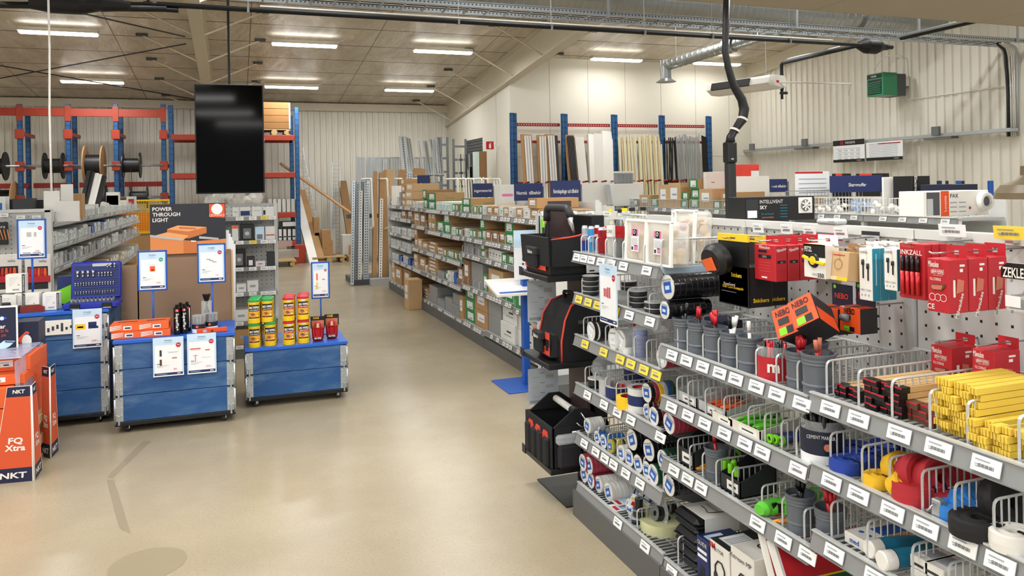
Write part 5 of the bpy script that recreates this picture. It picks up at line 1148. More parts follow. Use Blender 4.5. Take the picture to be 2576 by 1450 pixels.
b = MB(); b.box(-.012, .012, -.014, .014, 0, .05, 'zinc', c=.003); b.tube([(-.014, 0, .04), (-.03, .01, .02)], .003, 'chrome', 6); o = b.build('buckle'); o.location = S(2362, z, .02); tag(o, 'galvanised metal buckle standing beside the bright blue strap rolls', 'buckle')
# ---- display boxes with pens, bay two
z = zB[1]
def tray(label, px0, px1, z, h, dep, m, dx=.02, inner='offwhite', pens=None, grp=None, name='display_box'):
    x0 = XG+dx; y0, y1 = spanz(px0, px1, x0, z+.03); t = thing(name, label, 'box', (x0, (y0+y1)/2, z+.001)); w = (y1-y0)/2
    b = MB(); b.box(0, .004, -w, w, 0, h*.7, m); b.box(dep-.004, dep, -w, w, 0, h*1.5, m); b.box(0, dep, -w, w, 0, .004, m)
    for s_ in (-1, 1): b.prism([(0, 0), (dep, 0), (dep, h*1.5), (dep*.5, h), (0, h*.7)], -.002, .002, m, basis((0, s_*(w-.002), 0), (1, 0, 0), (0, 0, 1), (0, -1, 0)))
    b.build('carton', t)
    b = MB(); b.box(-.001, 0, -w*.8, w*.3, h*.15, h*.55, 'white'); b.box(-.0015, 0, -w*.6, w*.1, h*.3, h*.4, 'print_dark'); b.build('label', t)
    if pens:
        rn = random.Random(px0)
        for k in range(pens[1]):
            zz = z+h*.45+.008*(k//5); y = (y0+y1)/2+rn.uniform(-w*.75, w*.75)
            q = (x0+.01+rn.uniform(0, .03), y, zz); a = rn.uniform(-.25, .25); L_ = min(.14, dep-.03)
            o = thing('marker_pen', '%s pencil lying in the %s' % (pens[2], label), 'pen', q, a, 'pens in the '+label)
            MB().tube([(0, 0, 0), (.012, 0, 0), (.03, 0, .0), (L_, 0, 0)], [.003, .006, .007, .0065], pens[0], 8).build('barrel', o); MB().tube([(L_, 0, 0), (L_+.02, 0, 0)], .005, 'black', 6).build('end', o)
    return t
mat('pen_orange', '#f0642a', .4); mat('pen_green', '#5fbf2e', .4); mat('pen_amber', '#e8952c', .45)
tray('grey open box at the far end of the pen shelf', 1700, 1752, z, .06, .2, 'grey_light')
tray('grey display box of orange pens', 1756, 1826, z, .06, .2, 'grey_light', pens=('pen_orange', 12, 'orange'))
tray('white box with a few green pens', 1790, 1842, z, .045, .2, 'offwhite', dx=-.0, pens=('pen_green', 3, 'green'))
tray('white box heaped with green pens', 1832, 1912, z, .05, .21, 'offwhite', dx=-.0, pens=('pen_green', 14, 'green'))
for i, px in enumerate((1937, 1950, 1966)):
    t = thing('ring_tube', '%s dark tube ending in a lime ring, from the far side' % ('first', 'second', 'third')[i], 'tube', S(px, z+.018, .02+.01*i), 0, 'lime ring tubes')
    MB().tube([(0, 0, 0), (.12, 0, 0)], .013, 'navy', 12).build('tube', t); MB().lathe([(.008, -.004), (.016, -.004), (.016, .006), (.008, .006), (.008, -.004)], 'lime', 16, TR(0, 0, 0, 0, PI/2)).build('ring', t)
p = S(2070, z, .07); t = thing('marker_tub', 'clear tub with a dark blue band full of black cement markers', 'tub', p); r = .066
MB().lathe([(0, 0), (r, 0), (r, .14)], 'clear', 24).build('tub', t)
b = MB(); b.lathe([(r+.001, .035), (r+.001, .11)], 'navy_dark', 24); b.lathe([(r+.001, .0), (r+.001, .035)], 'paper', 24); T = lambda zz: basis((-r*.72-.004, -r*.72-.004, zz), (.7, -.7, 0), (0, 0, 1), (-.7, -.7, 0)); b.text('CEMENT MARKER', .011, T(.095), 'white', maxw=.085); b.lathe([(0, .001), (.012, .001)], 'peach', 14, T(.065) @ Matrix.Translation((.02, 0, 0))); b.build('band', t)
rn = random.Random(5)
for k in range(18):
    a = rn.uniform(0, 6.28); q = rn.uniform(.01, .05); o = MB().tube([(q*.8*math.cos(a), q*.8*math.sin(a), .02), (q*1.5*math.cos(a), q*1.5*math.sin(a), .185+rn.uniform(-.015, .01))], .008, 'marker_black', 7).build('marker_pen'); o.location = p; tag(o, 'black cement marker standing in the clear dark-banded tub', 'pen', 'black cement markers')
# ---- lower shelf of bay two
z = zB[2]
tray('black display box with small packs at the far end', 1702, 1745, z, .1, .15, 'charcoal')
cup('grey cup with one dark red pen, on the third shelf', 1803, z, pens=[('marker_red', 'marker_red', 1)], dx=.06)
for i in range(5):
    q = S(1742+5*i, z+.008+.008*(i % 3), .02+.01*i); o = thing('marker_pen', 'orange pencil lying in the far compartment before the grey cup', 'pen', q, .2*i-.4, 'loose orange pencils'); MB().tube([(0, 0, 0), (.02, 0, 0), (.12, 0, 0)], [.003, .007, .007], 'pen_amber', 8).build('barrel', o)
t = tray('black carton of lime capped bottles with a green bottle print', 1812, 1862, z, .085, .16, 'charcoal')
for i in range(5):
    q = S(1822+8*i, z+.08, .05+.03*(i % 2)); o = MB().lathe([(0, 0), (.011, 0), (.011, .03), (.009, .035), (0, .035)], 'lime', 12).build('lime_cap_bottle'); o.location = q; o.location.z = z+.06; tag(o, 'lime green capped bottle in the black carton', 'bottle', 'lime capped bottles')
q = S(1848, z+.12, .17); t = thing('small_pack', 'dark pack with a lime logo standing behind the black carton', 'pack', (q[0], q[1], z+.02)); MB().box(0, .03, -.04, .04, 0, .14, 'charcoal', TR(0, 0, 0, .3, 0, 0)).box(-.001, 0, -.02, .02, .06, .075, 'lime', TR(0, 0, 0, .3, 0, 0)).build('carton', t)
mat('glove_green', '#5fc436', .7)
for i, (px, dx, a) in enumerate(((1935, .03, .2), (1960, .06, -.4), (1985, .1, .5), (2030, .2, .1), (2010, .16, .8))):
    q = S(px, z, dx); t = thing('green_cloth', ['green rolled cloth at the front left', 'green rolled cloth in the middle, tipped', 'green rolled cloth leaning right', 'green cloth at the back, farthest right', 'small green cloth at the back beside the cup'][i], 'cloth', (q[0], q[1], z+.03), a)
    b = MB(); b.lathe([(0, -.05), (.022, -.05), (.03, -.03), (.026, 0), (.031, .03), (.024, .055), (0, .05)], 'glove_green', 10, TR(0, 0, 0, 0, PI/2-.2*(i % 2)) @ Matrix.Scale(.8, 4, (1, 0, 0))); b.build('cloth', t); MB().box(-.01, .01, -.028, -.02, -.01, .02, 'black').build('strap', t)
for i, (px, m, c) in enumerate(((1945, 'pen_amber', 'orange'), (1958, 'pen_amber', 'orange'), (1940, 'red', 'red'), (1970, 'red', 'red'), (1980, 'pen_amber', 'orange'), (1988, 'red', 'red'))):
    q = S(px, z+.01, .0+.012*i); o = thing('marker_pen', '%s pencil lying in front of the nearer grey cups on the third shelf' % c, 'pen', (q[0], q[1], z+.008), .15*i-.3, 'pencils before the third shelf cups, '+c); MB().tube([(0, 0, 0), (.02, 0, 0), (.12, 0, 0)], [.003, .007, .007], m, 8).build('barrel', o); MB().tube([(.12, 0, 0), (.135, 0, 0)], .0075, 'red', 8).build('cap', o)
cup('third-shelf grey cup full of black pens', 2015, z, r=.046, h=.125, pens=[('marker_black', 'marker_black', 10)], dx=.05)
cup('third-shelf grey cup full of red pens', 2090, z, r=.046, h=.125, pens=[('marker_red', 'marker_red', 12)], dx=.06)
# ---- lower shelf of bay three: box, tubes, white boxes
z = zC[2]
p = S(2155, z, .03); t, w, d, h = crate('pack_box', 'flat white and blue box at the far end of the tube shelf', 'box', p[0], p[0]+.19, p[1]-.07, p[1]+.05, z, z+.035, 'white'); b = MB(); b.box(-w*.2, w, -d, d*.6, h, h+.001, 'blue'); b.box(-w*.2, w*.9, -d*.9, -d*.3, h+.001, h+.002, 'tan'); b.text('med', .015, FX(-w-.001, d*.3, h*.5), 'blue', bold=.02); b.lathe([(0, .001), (.008, .001)], 'blue', 12, basis((-w*.6, d*.5, h), (0, -1, 0), (1, 0, 0), (0, 0, 1))); b.lathe([(0, .001), (.008, .001)], 'blue', 12, basis((-w*.6, 0, h), (0, -1, 0), (1, 0, 0), (0, 0, 1))); b.build('print', t)
mat('tube_teal', '#1b6d8c', .3)
for i, (px, dx, lab) in enumerate(((2215, .05, 'teal tube with a white cap, the farther of two lying on the wire shelf'), (2248, .03, 'teal tube with a white cap, the nearer of two lying on the wire shelf'))):
    q = S(px, z+.03, dx); t = thing('cream_tube', lab, 'tube', q, -.15)
    MB().lathe([(.027, 0), (.028, .04), (.024, .1), (.02, .15)], 'tube_teal', 18, TR(0, 0, 0, 0, PI/2)).add([(.148, -.012, -.018), (.148, .012, -.018), (.19, .03, -.02), (.19, -.03, -.02)], [(0, 1, 2, 3)], 'tube_teal').build('tube', t)
    MB().lathe([(0, -.04), (.024, -.04), (.027, -.036), (.027, -.002), (0, 0)], 'white', 18, TR(0, 0, 0, 0, PI/2)).build('cap', t)
for i in range(4):
    q = S((2312, 2350)[i % 2], z, .03); t, w, d, h = crate('pack_box', 'small white printed box, %s %s of the four before the near wire divider' % (('lower', 'upper')[i//2], ('left', 'right')[i % 2]), 'box', q[0], q[0]+.11, q[1]-.03, q[1]+.03, z+(i//2)*.037, z+(i//2)*.037+.035, 'white'); MB().box(-w-.001, -w, -d*.5, d*.8, h*.3, h*.5, 'print_dark').box(-w*.5, w*.5, -d*.6, d*.6, h, h+.001, 'print_grey').build('print', t)
# ================================================================ black display stand with tool bags
bx0, bx1, by0, by1 = 1.572, 1.98, 3.84, 4.27
t = thing('display_stand', 'black display stand with three shelves of tool bags, at the end of the near shelving', 'stand', (bx0+.2, (by0+by1)/2, 0)); ox, oy = t.location.x, t.location.y
L0 = lambda x0, x1, y0, y1, z0, z1, m, c=0: MB().box(x0-ox, x1-ox, y0-oy, y1-oy, z0, z1, m, c=c)
mat('stand_black', '#18181a', .35); mat('poster_brown', '#4a3a38', .4)
L0(1.66, 2.05, by0+.0, by1, 0, .008, 'stand_black').build('floor_plate', t)
L0(1.9, 1.98, by0+.12, by1-.05, .008, at(1463, 540, X=1.93).z, 'stand_black', .004).build('column', t)
SH = [at(1388, 1187, X=bx0).z, at(1382, 920, X=bx0).z, at(1375, 697, X=bx0).z]
for z in SH:
    s = L0(bx0, bx1, by0, by1, z-.03, z, 'stand_black', .003).build('shelf', t)
    MB().box(bx0-ox-.004, bx0-ox, by1-oy-.05, by1-oy, z-.03, z+.02, 'charcoal').build('label_clip', s)
L0(1.86, 1.875, by0+.13, by1-.04, SH[0]+.01, SH[1]-.06, 'poster_brown').build('poster_panel', t); L0(1.86, 1.875, by0+.13, by1-.04, SH[1]+.01, SH[2]-.06, 'poster_brown').build('poster_panel', t); L0(1.75, 1.9, by1-.03, by1-.02, SH[2]+.1, SH[2]+.4, 'poster_brown').build('poster_panel', t)
for i, (px0, px1, py0, py1) in enumerate(((1326, 1400, 707, 805), (1328, 1405, 930, 1010))):
    a, b_ = at(px0, py0, Y=by1+.02), at(px1, py1, Y=by1+.02); mat('sheet_thin', '#cdd6df', .5, alpha=.9)
    b = MB(); b.box(a.x, b_.x, by1+.0195, by1+.0205, b_.z, a.z, 'sheet_thin'); w = b_.x-a.x; h = a.z-b_.z
    for k in range(3):
        zz = a.z-h*(.2+.28*k); b.box(a.x+w*.58, a.x+w*.85, by1+.0185, by1+.0195, zz-h*.1, zz, 'grey_light', c=0); b.box(a.x+w*.15, a.x+w*.35, by1+.0185, by1+.0195, zz-h*.06, zz-h*.04, 'grey_light'); b.box(a.x+w*.4, a.x+w*.55, by1+.0185, by1+.0195, zz+.01, zz+.016, 'print_grey')
    b.box(a.x+w*.05, b_.x-w*.02, by1+.0185, by1+.0195, b_.z+h*.04, b_.z+h*.1, 'print_grey')
    o = b.build('price_sheet'); tag(o, ['thin price sheet hanging behind the black stand under its top shelf', 'thin price sheet hanging behind the black stand under its middle shelf'][i], 'sheet')
mat('bag_black', '#111216', .8, bump=.15, scale=60); mat('bag_inner', '#1d1e22', .85); mat('bag_red', '#d2402e', .6)
def hexa(b, bot, top, z0, z1, m): # frustum with footprints (x0,x1,y0,y1)
    v = [(bot[i], bot[j], z0) for i, j in ((0, 2), (1, 2), (1, 3), (0, 3))]+[(top[i], top[j], z1) for i, j in ((0, 2), (1, 2), (1, 3), (0, 3))]
    b.add(v, [(0, 3, 2, 1), (4, 5, 6, 7), (0, 1, 5, 4), (1, 2, 6, 5), (2, 3, 7, 6), (3, 0, 4, 7)], m); return b
def card(par, y, z, w, h, x=-.2, side=False):
    b = MB()
    if side: T = lambda yy, zz, dx=.001: FY(y+yy, x-dx, z+zz); b.box(y-w/2, y+w/2, x-.002, x, z-h/2, z+h/2, 'paper'); b.text('Bahco', .02, T(.02, h*.36), 'black', maxw=w*.5); [b.box(y-w*.35, y+w*.3-.01*k, x-.003, x-.002, z+h*(.15-.08*k), z+h*(.165-.08*k), 'print_grey') for k in range(5)]; b.box(y-w*.35, y-w*.1, x-.003, x-.002, z-h*.42, z-h*.35, 'print_dark'); b.box(y+w*.2, y+w*.38, x-.003, x-.002, z-h*.44, z-h*.32, 'print_dark')
    else:
        b.box(x-.003, x, y-w/2, y+w/2, z-h/2, z+h*.2, 'bag_red'); b.box(x-.004, x-.003, y-w/2, y+w/2, z-h*.12, z+h*.2, 'black'); b.box(x-.0032, x, y+w*.3, y+w/2, z+h*.2, z+h/2, 'bag_red'); b.box(x-.0032, x, y-w*.5, y-w*.25, z+h*.2, z+h/2, 'bag_red')
        for k in range(3): b.box(x-.005, x-.003, y+w*.36, y+w*.44, z-h*.4+h*.25*k, z-h*.28+h*.25*k, 'white' if k else 'black')
        b.box(x-.03, x-.003, y-w*.22, y+w*.26, z-h*.45, z+h*.42, 'bag_black', c=.01); b.box(x-.034, x-.002, y-w*.26, y+w*.28, z+h*.12, z+h*.5, 'bag_inner', c=.008); b.text('Bahco', .02, FX(x-.036, y, z+h*.28), 'white', bold=.02, maxw=w*.3); b.box(x-.005, x-.003, y-w*.44, y-w*.3, z-h*.3, z+h*.1, 'black')
    return b.build('hang_card', par)
# open tote with a tubular handle on the top shelf
z = SH[2]+.001; t = thing('tool_tote', 'open black tool tote with a tubular handle, on the top shelf of the black stand', 'tool bag', (1.76, 4.05, z)); zt = at(1385, 600, X=1.58).z-z
b = MB(); hexa(b, (-.16, .15, -.19, .17), (-.165, .16, -.2, .19), 0, .06, 'stand_black'); b.build('rubber_base', t)
b = MB()
for (a, c_) in (((-.17, .17, -.21, -.195), 0), ((-.17, .17, .185, .2), 0), ((-.175, -.16, -.21, .2), 0), ((.155, .17, -.21, .2), .03)): hexa(b, a, (a[0]*1.06 if a[0] < 0 else a[0], a[1], a[2]*1.05, a[3]), .05, zt+c_, 'bag_black')
b.box(-.165, .165, -.2, .19, .05, .07, 'bag_inner'); b.build('body', t)
MB().tube(arcpts([(-.18, -.215, zt-.01), (-.03, -.222, zt-.0), (.17, -.222, zt+.05)], .05), .005, 'bag_red', 6).build('piping', t)
MB().box(-.17, .17, -.213, -.209, zt*.72, zt*.75, 'bag_inner').build('seam', t)
hz = at(1385, 522, X=1.74).z-z
b = MB(); b.tube(arcpts([(-.03, .17, zt-.04), (-.03, .16, hz), (-.02, -.12, hz), (.0, -.16, zt-.03)], .06, 6), .015, 'chrome', 10); b.build('handle', t)
b = MB(); b.tube(arcpts([(-.03, .166, hz-.08), (-.03, .16, hz), (-.02, -.12, hz), (-.012, -.14, hz-.05)], .06, 6), .022, 'charcoal', 10); b.build('grip', t)
card(t, -.0, zt*.42, .3, zt*.6, -.17); card(t, .1, zt*.3, .12, .11, -.22, True)
b = MB(); b.tube([(.07, -.22, zt+.02), (.11, -.235, zt+.04), (.12, -.235, zt-.02), (.06, -.235, zt-.03)], .005, 'chrome', 6); b.box(.09, .16, -.222, -.216, zt-.03, zt, 'zinc'); b.tube([(.02, -.232, zt-.03), (.04, -.235, zt+.03), (.09, -.24, zt+.05)], .005, 'chrome', 6); b.build('clasp', t)
# rucksack on the middle shelf
z = SH[1]+.001; t = thing('tool_backpack', 'black tool backpack with red piping, on the middle shelf of the black stand', 'backpack', (1.76, 4.03, z)); zt = at(1400, 760, X=1.65).z-z
b = MB(); prof = [(-.1, 0, .15), (-.1, zt*.35, .15), (-.075, zt*.7, .145), (-.03, zt*.93, .13), (.03, zt, .1)]
for (x0, z0, w0), (x1, z1, w1) in zip(prof, prof[1:]): hexa(b, (x0, .12, -w0-.02, w0), (x1, .12, -w1-.02, w1), z0, z1, 'bag_black')
b.build('body', t)
for sg in (-1, 1): MB().tube([(x-.003, sg*w-(.022 if sg < 0 else -.002), zz) for x, zz, w in prof]+[(.1, sg*.13, zt+.0)], .006, 'bag_red', 6).build('piping', t)
b = MB(); hexa(b, (-.15, -.09, -.12, .11), (-.12, -.08, -.1, .09), .02, zt*.42, 'bag_inner'); b.build('front_pocket', t)
card(t, -.0, zt*.28, .24, zt*.38, -.152)
MB().tube(arcpts([(.02, .05, zt), (.0, .03, zt+.035), (.02, -.05, zt+.035), (.04, -.06, zt)], .02), .01, 'bag_inner', 6).build('grab_loop', t)
b = MB(); b.tube([(.06, -.175, zt*.42), (.06, -.19, zt*.3), (.08, -.18, zt*.22), (.05, -.18, zt*.17), (.07, -.18, zt*.12)], .004, 'chrome', 6); b.build('karabiner', t); MB().box(.0, .05, -.175, -.165, zt*.62, zt*.68, 'grey_dark').build('buckle', t)
# tool carrier on the lowest shelf
z = SH[0]+.001; t = thing('tool_carrier', 'black open tool carrier with red pocket trim, lowest on the black stand', 'tool bag', (1.76, 4.05, z)); zt = at(1388, 1075, X=1.6).z-z
b = MB()
for a in ((-.17, .17, -.2, -.185), (-.17, .17, .185, .2), (-.175, -.16, -.2, .2), (.155, .17, -.2, .2)): hexa(b, a, a, 0, zt, 'bag_black')
b.box(-.165, .165, -.19, .19, .0, .03, 'bag_inner'); b.build('body', t)
hp_ = at(1375, 975, X=1.76).z-z
for y in (.17, -.19):
    MB().prism([(-.16, zt), (.16, zt), (.035, hp_), (-.035, hp_)], -.006, .006, 'bag_black', basis((0, y, 0), (1, 0, 0), (0, 0, 1), (0, -1, 0))).build('end_panel', t)
MB().tube([(0, .15, hp_-.03), (0, -.08, hp_-.035)], .02, 'white', 10).build('wrapped_handle', t); MB().tube([(0, -.08, hp_-.035), (0, -.19, hp_-.03)], .022, 'charcoal', 10).build('grip', t)
b = MB(); b.tube([(0, -.2, hp_-.02), (.03, -.215, hp_-.07), (.0, -.215, hp_-.1), (-.03, -.21, hp_-.07)], .005, 'chrome', 6); b.tube([(-.06, -.21, hp_-.12), (.04, -.215, hp_-.11)], .007, 'chrome', 6); b.build('ring', t)
b = MB()
for k in range(4): b.box(-.195, -.17, -.17+k*.09, -.1+k*.09, .0, zt*.72+.01*(k % 2), 'bag_black', c=.01)
b.build('tool_pockets', t); b = MB()
for k in range(3): hexa(b, (-.182, -.174, -.16+k*.11, -.06+k*.11), (-.18, -.174, -.14+k*.11, -.09+k*.11), zt*.62, zt*.85, 'bag_red')
b.build('red_trim', t)
MB().box(-.15, -.0, -.235, -.2, 0, zt*.62, 'bag_inner', c=.02).box(.03, .17, -.235, -.2, 0, zt*.62, 'bag_inner', c=.02).build('side_pockets', t); b = MB(); b.box(-.16, .0, -.245, -.205, zt*.62, zt*.86, 'clear', c=.012); b.box(.04, .17, -.245, -.205, zt*.64, zt*.88, 'clear', c=.012); b.build('bubble_wrap', t)
MB().box(.0, .03, -.245, -.2, .02, zt*.95, 'bag_black').text('Bahco', .016, FY(.02, -.247, zt*.45), 'white').build('strap', t); card(t, .12, zt*.36, .12, .13, -.248, True)
# ================================================================ info stand with blue pole
t = thing('info_stand', 'blue information stand with tilted white desk and sign, behind the tool bags', 'stand', (2.36, 6.36, 0))
MB().box(-.22, .2, -.24, .24, 0, .012, 'blue', c=.003).build('floor_plate', t); q = at(1323, 900, Y=6.36)
MB().box(q.x-2.36-.03, q.x-2.36+.03, -.03, .03, .012, at(1323, 700, Y=6.36).z, 'blue', c=.004).build('pole', t)
a, b_ = at(1288, 580, Y=6.36), at(1345, 700, Y=6.36); b = MB(); x0, x1 = a.x-2.36, b_.x-2.36; b.box(x0, x1, -.045, -.035, b_.z, a.z, 'paper'); b.box(x0, x1, -.047, -.045, a.z-(a.z-b_.z)*.35, a.z, 'paper_blue'); b.text('Scanna', .04, FY(x0+.14, -.05, a.z-.11), 'print_dark', maxw=.2)
for k in range(3): b.lathe([(0, .002), (.01, .002)], 'navy', 8, FY(x0+.08, -.045, a.z-.25-.045*k)); b.box(x0+.1, x1-.03, -.047, -.045, a.z-.255-.045*k, a.z-.245-.045*k, 'print_grey')
b.build('sign', t)
a, b_ = at(1262, 738, Y=6.2), at(1325, 740, Y=6.2); b = MB(); b.box(-.25, .2, -.17, .2, -.01, .01, 'white', TR(b_.x-2.36-.02, -.0, a.z+.02, .25, 0, 0)); b.box(-.22, .15, -.14, .1, .01, .013, 'paper', TR(b_.x-2.36-.02, -.0, a.z+.02, .25, 0, 0)); b.box(-.22, .15, -.15, -.12, .013, .014, 'blue', TR(b_.x-2.36-.02, -.0, a.z+.02, .25, 0, 0)); b.build('desk', t)
# ================================================================ blue pallet-collar carts
m = mat('blue_plank', '#1d4f86', .55); n, L, b = nodes(m); tc = n.new('ShaderNodeTexCoord'); mp = n.new('ShaderNodeMapping'); mp.inputs['Scale'].default_value = (1, 1, 3); L.new(tc.outputs['Object'], mp.inputs[0])
L.new(mixc(ramp(noise(2.6, 5, .6, mp.outputs[0], .5), [(.45, 0), (.75, .55)]), mixc(ramp(noise(.9, 3, .5), [(.4, 0), (.7, .5)]), '#19477c', '#285f98'), '#6f8fae'), b.inputs['Base Color'])
mat('blue_top', '#1f5fc4', .4, 0, .06, 5)
def cart(label, x0, x1, y0, depth, ztop, n, castsz=.07):
    zb = .085; t = thing('display_cart', label, 'cart', ((x0+x1)/2, y0+depth/2, 0)); w, d = (x1-x0)/2, depth/2
    MB().box(-w, w, -d, d, .055, .085, 'black', c=.003).build('base_plate', t)
    hh = (ztop-.025-zb)/n
    for i in range(n):
        c_ = thing_part = MB(); z0 = zb+i*hh
        for (a0, a1, c0, c1) in ((-w+.03, w-.03, -d+.005, -d+.027), (-w+.03, w-.03, d-.027, d-.005), (-w+.005, -w+.027, -d+.03, d-.03), (w-.027, w-.005, -d+.03, d-.03)): c_.box(a0, a1, c0, c1, z0+.002, z0+hh-.002, 'blue_plank', c=.002)
        c = c_.build('collar', t)
        for sx in (-1, 1):
            for sy in (-1, 1):
                h_ = MB(); xa, ya = sx*(w-.002), sy*(d-.002)
                h_.box(xa-sx*.055, xa, ya-sy*.004, ya, z0+.006, z0+hh-.01, 'zinc'); h_.box(xa-sx*.004, xa, ya-sy*.055, ya, z0+.006, z0+hh-.01, 'zinc'); h_.tube([(xa, ya, z0-.012), (xa, ya, z0+hh-.02)], .008, 'zinc', 8)
                h_.box(xa-sx*.034, xa-sx*.02, ya, ya+sy*.012, z0-.02, z0+.05, 'zinc', c=.003)
                for k in range(3):
                    for q in (.012, .042): h_.lathe([(0, .004), (.005, .002), (.006, 0)], 'chrome', 6, TR(xa-sx*q, ya, z0+.05+k*.055, sy*-PI/2, 0, 0))
                h_.build('corner_hinge', c)
    MB().box(-w-.005, w+.005, -d-.005, d+.005, ztop-.025, ztop, 'blue_top', c=.003).build('top', t)
    for sx in (-1, 1):
        for sy in (-1, 1):
            p = (sx*(w-.08), sy*(d-.06), 0); c = MB().lathe([(0, -.014), (.024, -.014), (.027, -.01), (.027, .01), (.024, .014), (0, .014)], 'charcoal', 16, TR(p[0]+.012, p[1], .027, 0, PI/2, 0) if False else TR(p[0], p[1], .027, PI/2, 0, .5 if castsz > .07 else 1.2)).build('caster', t)
            MB().box(p[0]-.02, p[0]+.02, p[1]-.02, p[1]+.02, .05, .056, 'zinc').box(p[0]-.004, p[0]+.014, p[1]-.02, p[1]-.015, .024, .054, 'zinc').box(p[0]-.004, p[0]+.014, p[1]+.015, p[1]+.02, .024, .054, 'zinc').build('caster_fork', c)
    return t
YM, YR_, YL_ = 6.24, 6.55, 6.59; ZM, ZR, ZL = .68, .482, .873
cart('blue plank cart on casters with four orange boxes, in the middle of the three', -.855, -.03, YM, .6, ZM, 3)
cart('low blue plank cart on casters carrying the yellow wipe tubs', .05, .858, YR_, .6, ZR, 2, .08)
cart('tall blue plank cart on casters under the open socket case', -2.1, -.935, YL_, 1.1, ZL, 4)
def sheet_front(label, px0, px1, py0, py1, y, **k):
    a, b_ = at(px0, py0, Y=y), at(px1, py1, Y=y); w, h = b_.x-a.x, a.z-b_.z; b = MB(); b.box(-w/2, w/2, -.001, .002, -h/2, h/2, 'paper'); leaflet(b, w, h, FY(0, -.002, 0), **k); o = b.build('campaign_sheet'); o.location = ((a.x+b_.x)/2, y, (a.z+b_.z)/2); return tag(o, label, 'sheet', 'campaign sheets on the cart fronts')
sheet_front('campaign sheet priced 69 and 89 taped to the middle cart', 384, 463, 852, 943, YM-.012, price='89:-', items=[(-.25, .1, .07, .16, 'print_dark'), (-.25, -.14, .07, .16, 'brown'), (.15, .12, .35, .006, 'print_grey'), (.15, .1, .3, .005, 'print_grey'), (.2, -.04, .16, .03, 'peach')])
sheet_front('campaign sheet priced 99 and 319 taped to the middle cart', 470, 545, 842, 936, YM-.012, price='319:-', items=[(-.22, .13, .36, .02, 'red'), (-.22, .1, .36, .006, 'red'), (-.22, -.12, .03, .16, 'pink'), (-.22, -.04, .14, .012, 'grey'), (.2, .08, .16, .03, 'peach'), (.15, -.1, .3, .006, 'print_grey')])
sheet_front('campaign sheet priced 699 with a tool case picture, taped to the tall left cart', 182, 258, 780, 872, YL_-.012, price='699:-', items=[(-.24, .05, .34, .13, 'yellow'), (-.24, .04, .2, .04, 'grey'), (.17, .1, .28, .12, 'navy'), (.2, .02, .34, .06, 'navy')])
def sign(label, px0, px1, py0, py1, y, zbase, dot='red', **k):
    a, b_ = at(px0, py0, Y=y), at(px1, py1, Y=y); w, h = b_.x-a.x, a.z-b_.z; cx = (a.x+b_.x)/2; zc = (a.z+b_.z)/2
    t = thing('sign_holder', label, 'sign', (cx, y, zbase), -.06); zz = zc-zbase
    b = MB()
    for q in ((-w/2, w/2, h/2-.012, h/2), (-w/2, w/2, -h/2, -h/2+.012), (-w/2, -w/2+.012, -h/2, h/2), (w/2-.012, w/2, -h/2, h/2)): b.box(q[0], q[1], -.006, .008, zz+q[2], zz+q[3], 'blue', c=.003)
    b.box(-w/2+.01, w/2-.01, .0, .004, zz-h/2+.01, zz+h/2-.01, 'paper'); b.build('frame', t)
    b = MB(); leaflet(b, w-.026, h-.026, FY(0, -.001, zz), dot=dot, **k); b.build('campaign_sheet', t)
    MB().tube([(0, .004, zz-h/2), (0, .004, .01)], .008, 'blue', 8).build('pole', t); MB().lathe([(0, 0), (.06, 0), (.06, .006), (.01, .01), (0, .01)], 'blue', 20).build('foot', t)
mat('dot_green', '#2f9c78', .5)
sign('blue framed campaign sign priced 169 with a green dot, on the middle cart', 345, 422, 632, 730, YM+.3, ZM+.001, 'dot_green', price='169:-', items=[(0, .05, .2, .14, 'orange'), (0, .02, .12, .05, 'black'), (0, .15, .2, .03, 'paper_blue')])
sign('blue framed campaign sign priced 15 with a pencil picture, on the middle cart', 495, 569, 614, 710, YM+.35, ZM+.001, price='15:-', items=[(-.12, .11, .16, .012, 'black'), (0, .07, .16, .014, 'black'), (.12, .03, .16, .012, 'black')])
sign('blue framed campaign sign priced 150 at the far left, rising behind the white boxes', 41, 118, 552, 650, YL_+.35, ZL+.001, price='150:-', items=[(-.1, .12, .18, .12, 'grey_light'), (.14, .12, .1, .12, 'grey_light'), (-.2, -.38, .3, .03, 'print_grey'), (.2, -.38, .3, .03, 'print_grey')])
sign('blue framed campaign sign on the low cart beside the yellow tubs', 782, 830, 660, 750, YR_+.42, ZR+.001, price='159:-', items=[(-.22, .1, .09, .2, 'orange'), (-.22, -.16, .09, .2, 'yellow'), (.2, .02, .16, .03, 'peach')])
# ---- goods on the middle cart
for i in range(4):
    col, row = i % 2, i//2; px = (318, 392)[col]; y0 = YM+.06+.015*row; x = at(px, 850, Y=y0).x-.01*row
    t = thing('orange_box', '%s %s orange box with white stripes on the middle cart' % (('lower', 'upper')[row], ('left', 'right')[col]), 'box', (x, y0+.1, ZM+.001+row*.052), 0, 'orange boxes on the middle cart')
    MB().box(-.1, .1, -.1, .12, 0, .05, 'orange', c=.002).build('carton', t)
    b = MB(); b.box(-.01, .045, -.1015, -.1, .012, .038, 'paper'); b.box(.0, .04, -.102, -.1015, .018, .03, 'print_dark')
    for k in range(3): b.prism([(-.1, .008+k*.012), (-.02, .022+k*.01), (-.02, .026+k*.01), (-.1, .016+k*.012)], .001, .002, 'white', FY(0, -.1, 0))
    b.prism([(-.06, .02), (.07, .03), (.07, .045), (-.06, .035)], .001, .002, 'black', basis((0, 0, .05), (1, 0, 0), (0, 1, 0), (0, 0, 1))); b.text('PASLODE', .015, basis((0, .1, .0515), (1, 0, 0), (0, 1, 0), (0, 0, 1)), 'white', maxw=.1); b.build('print', t)
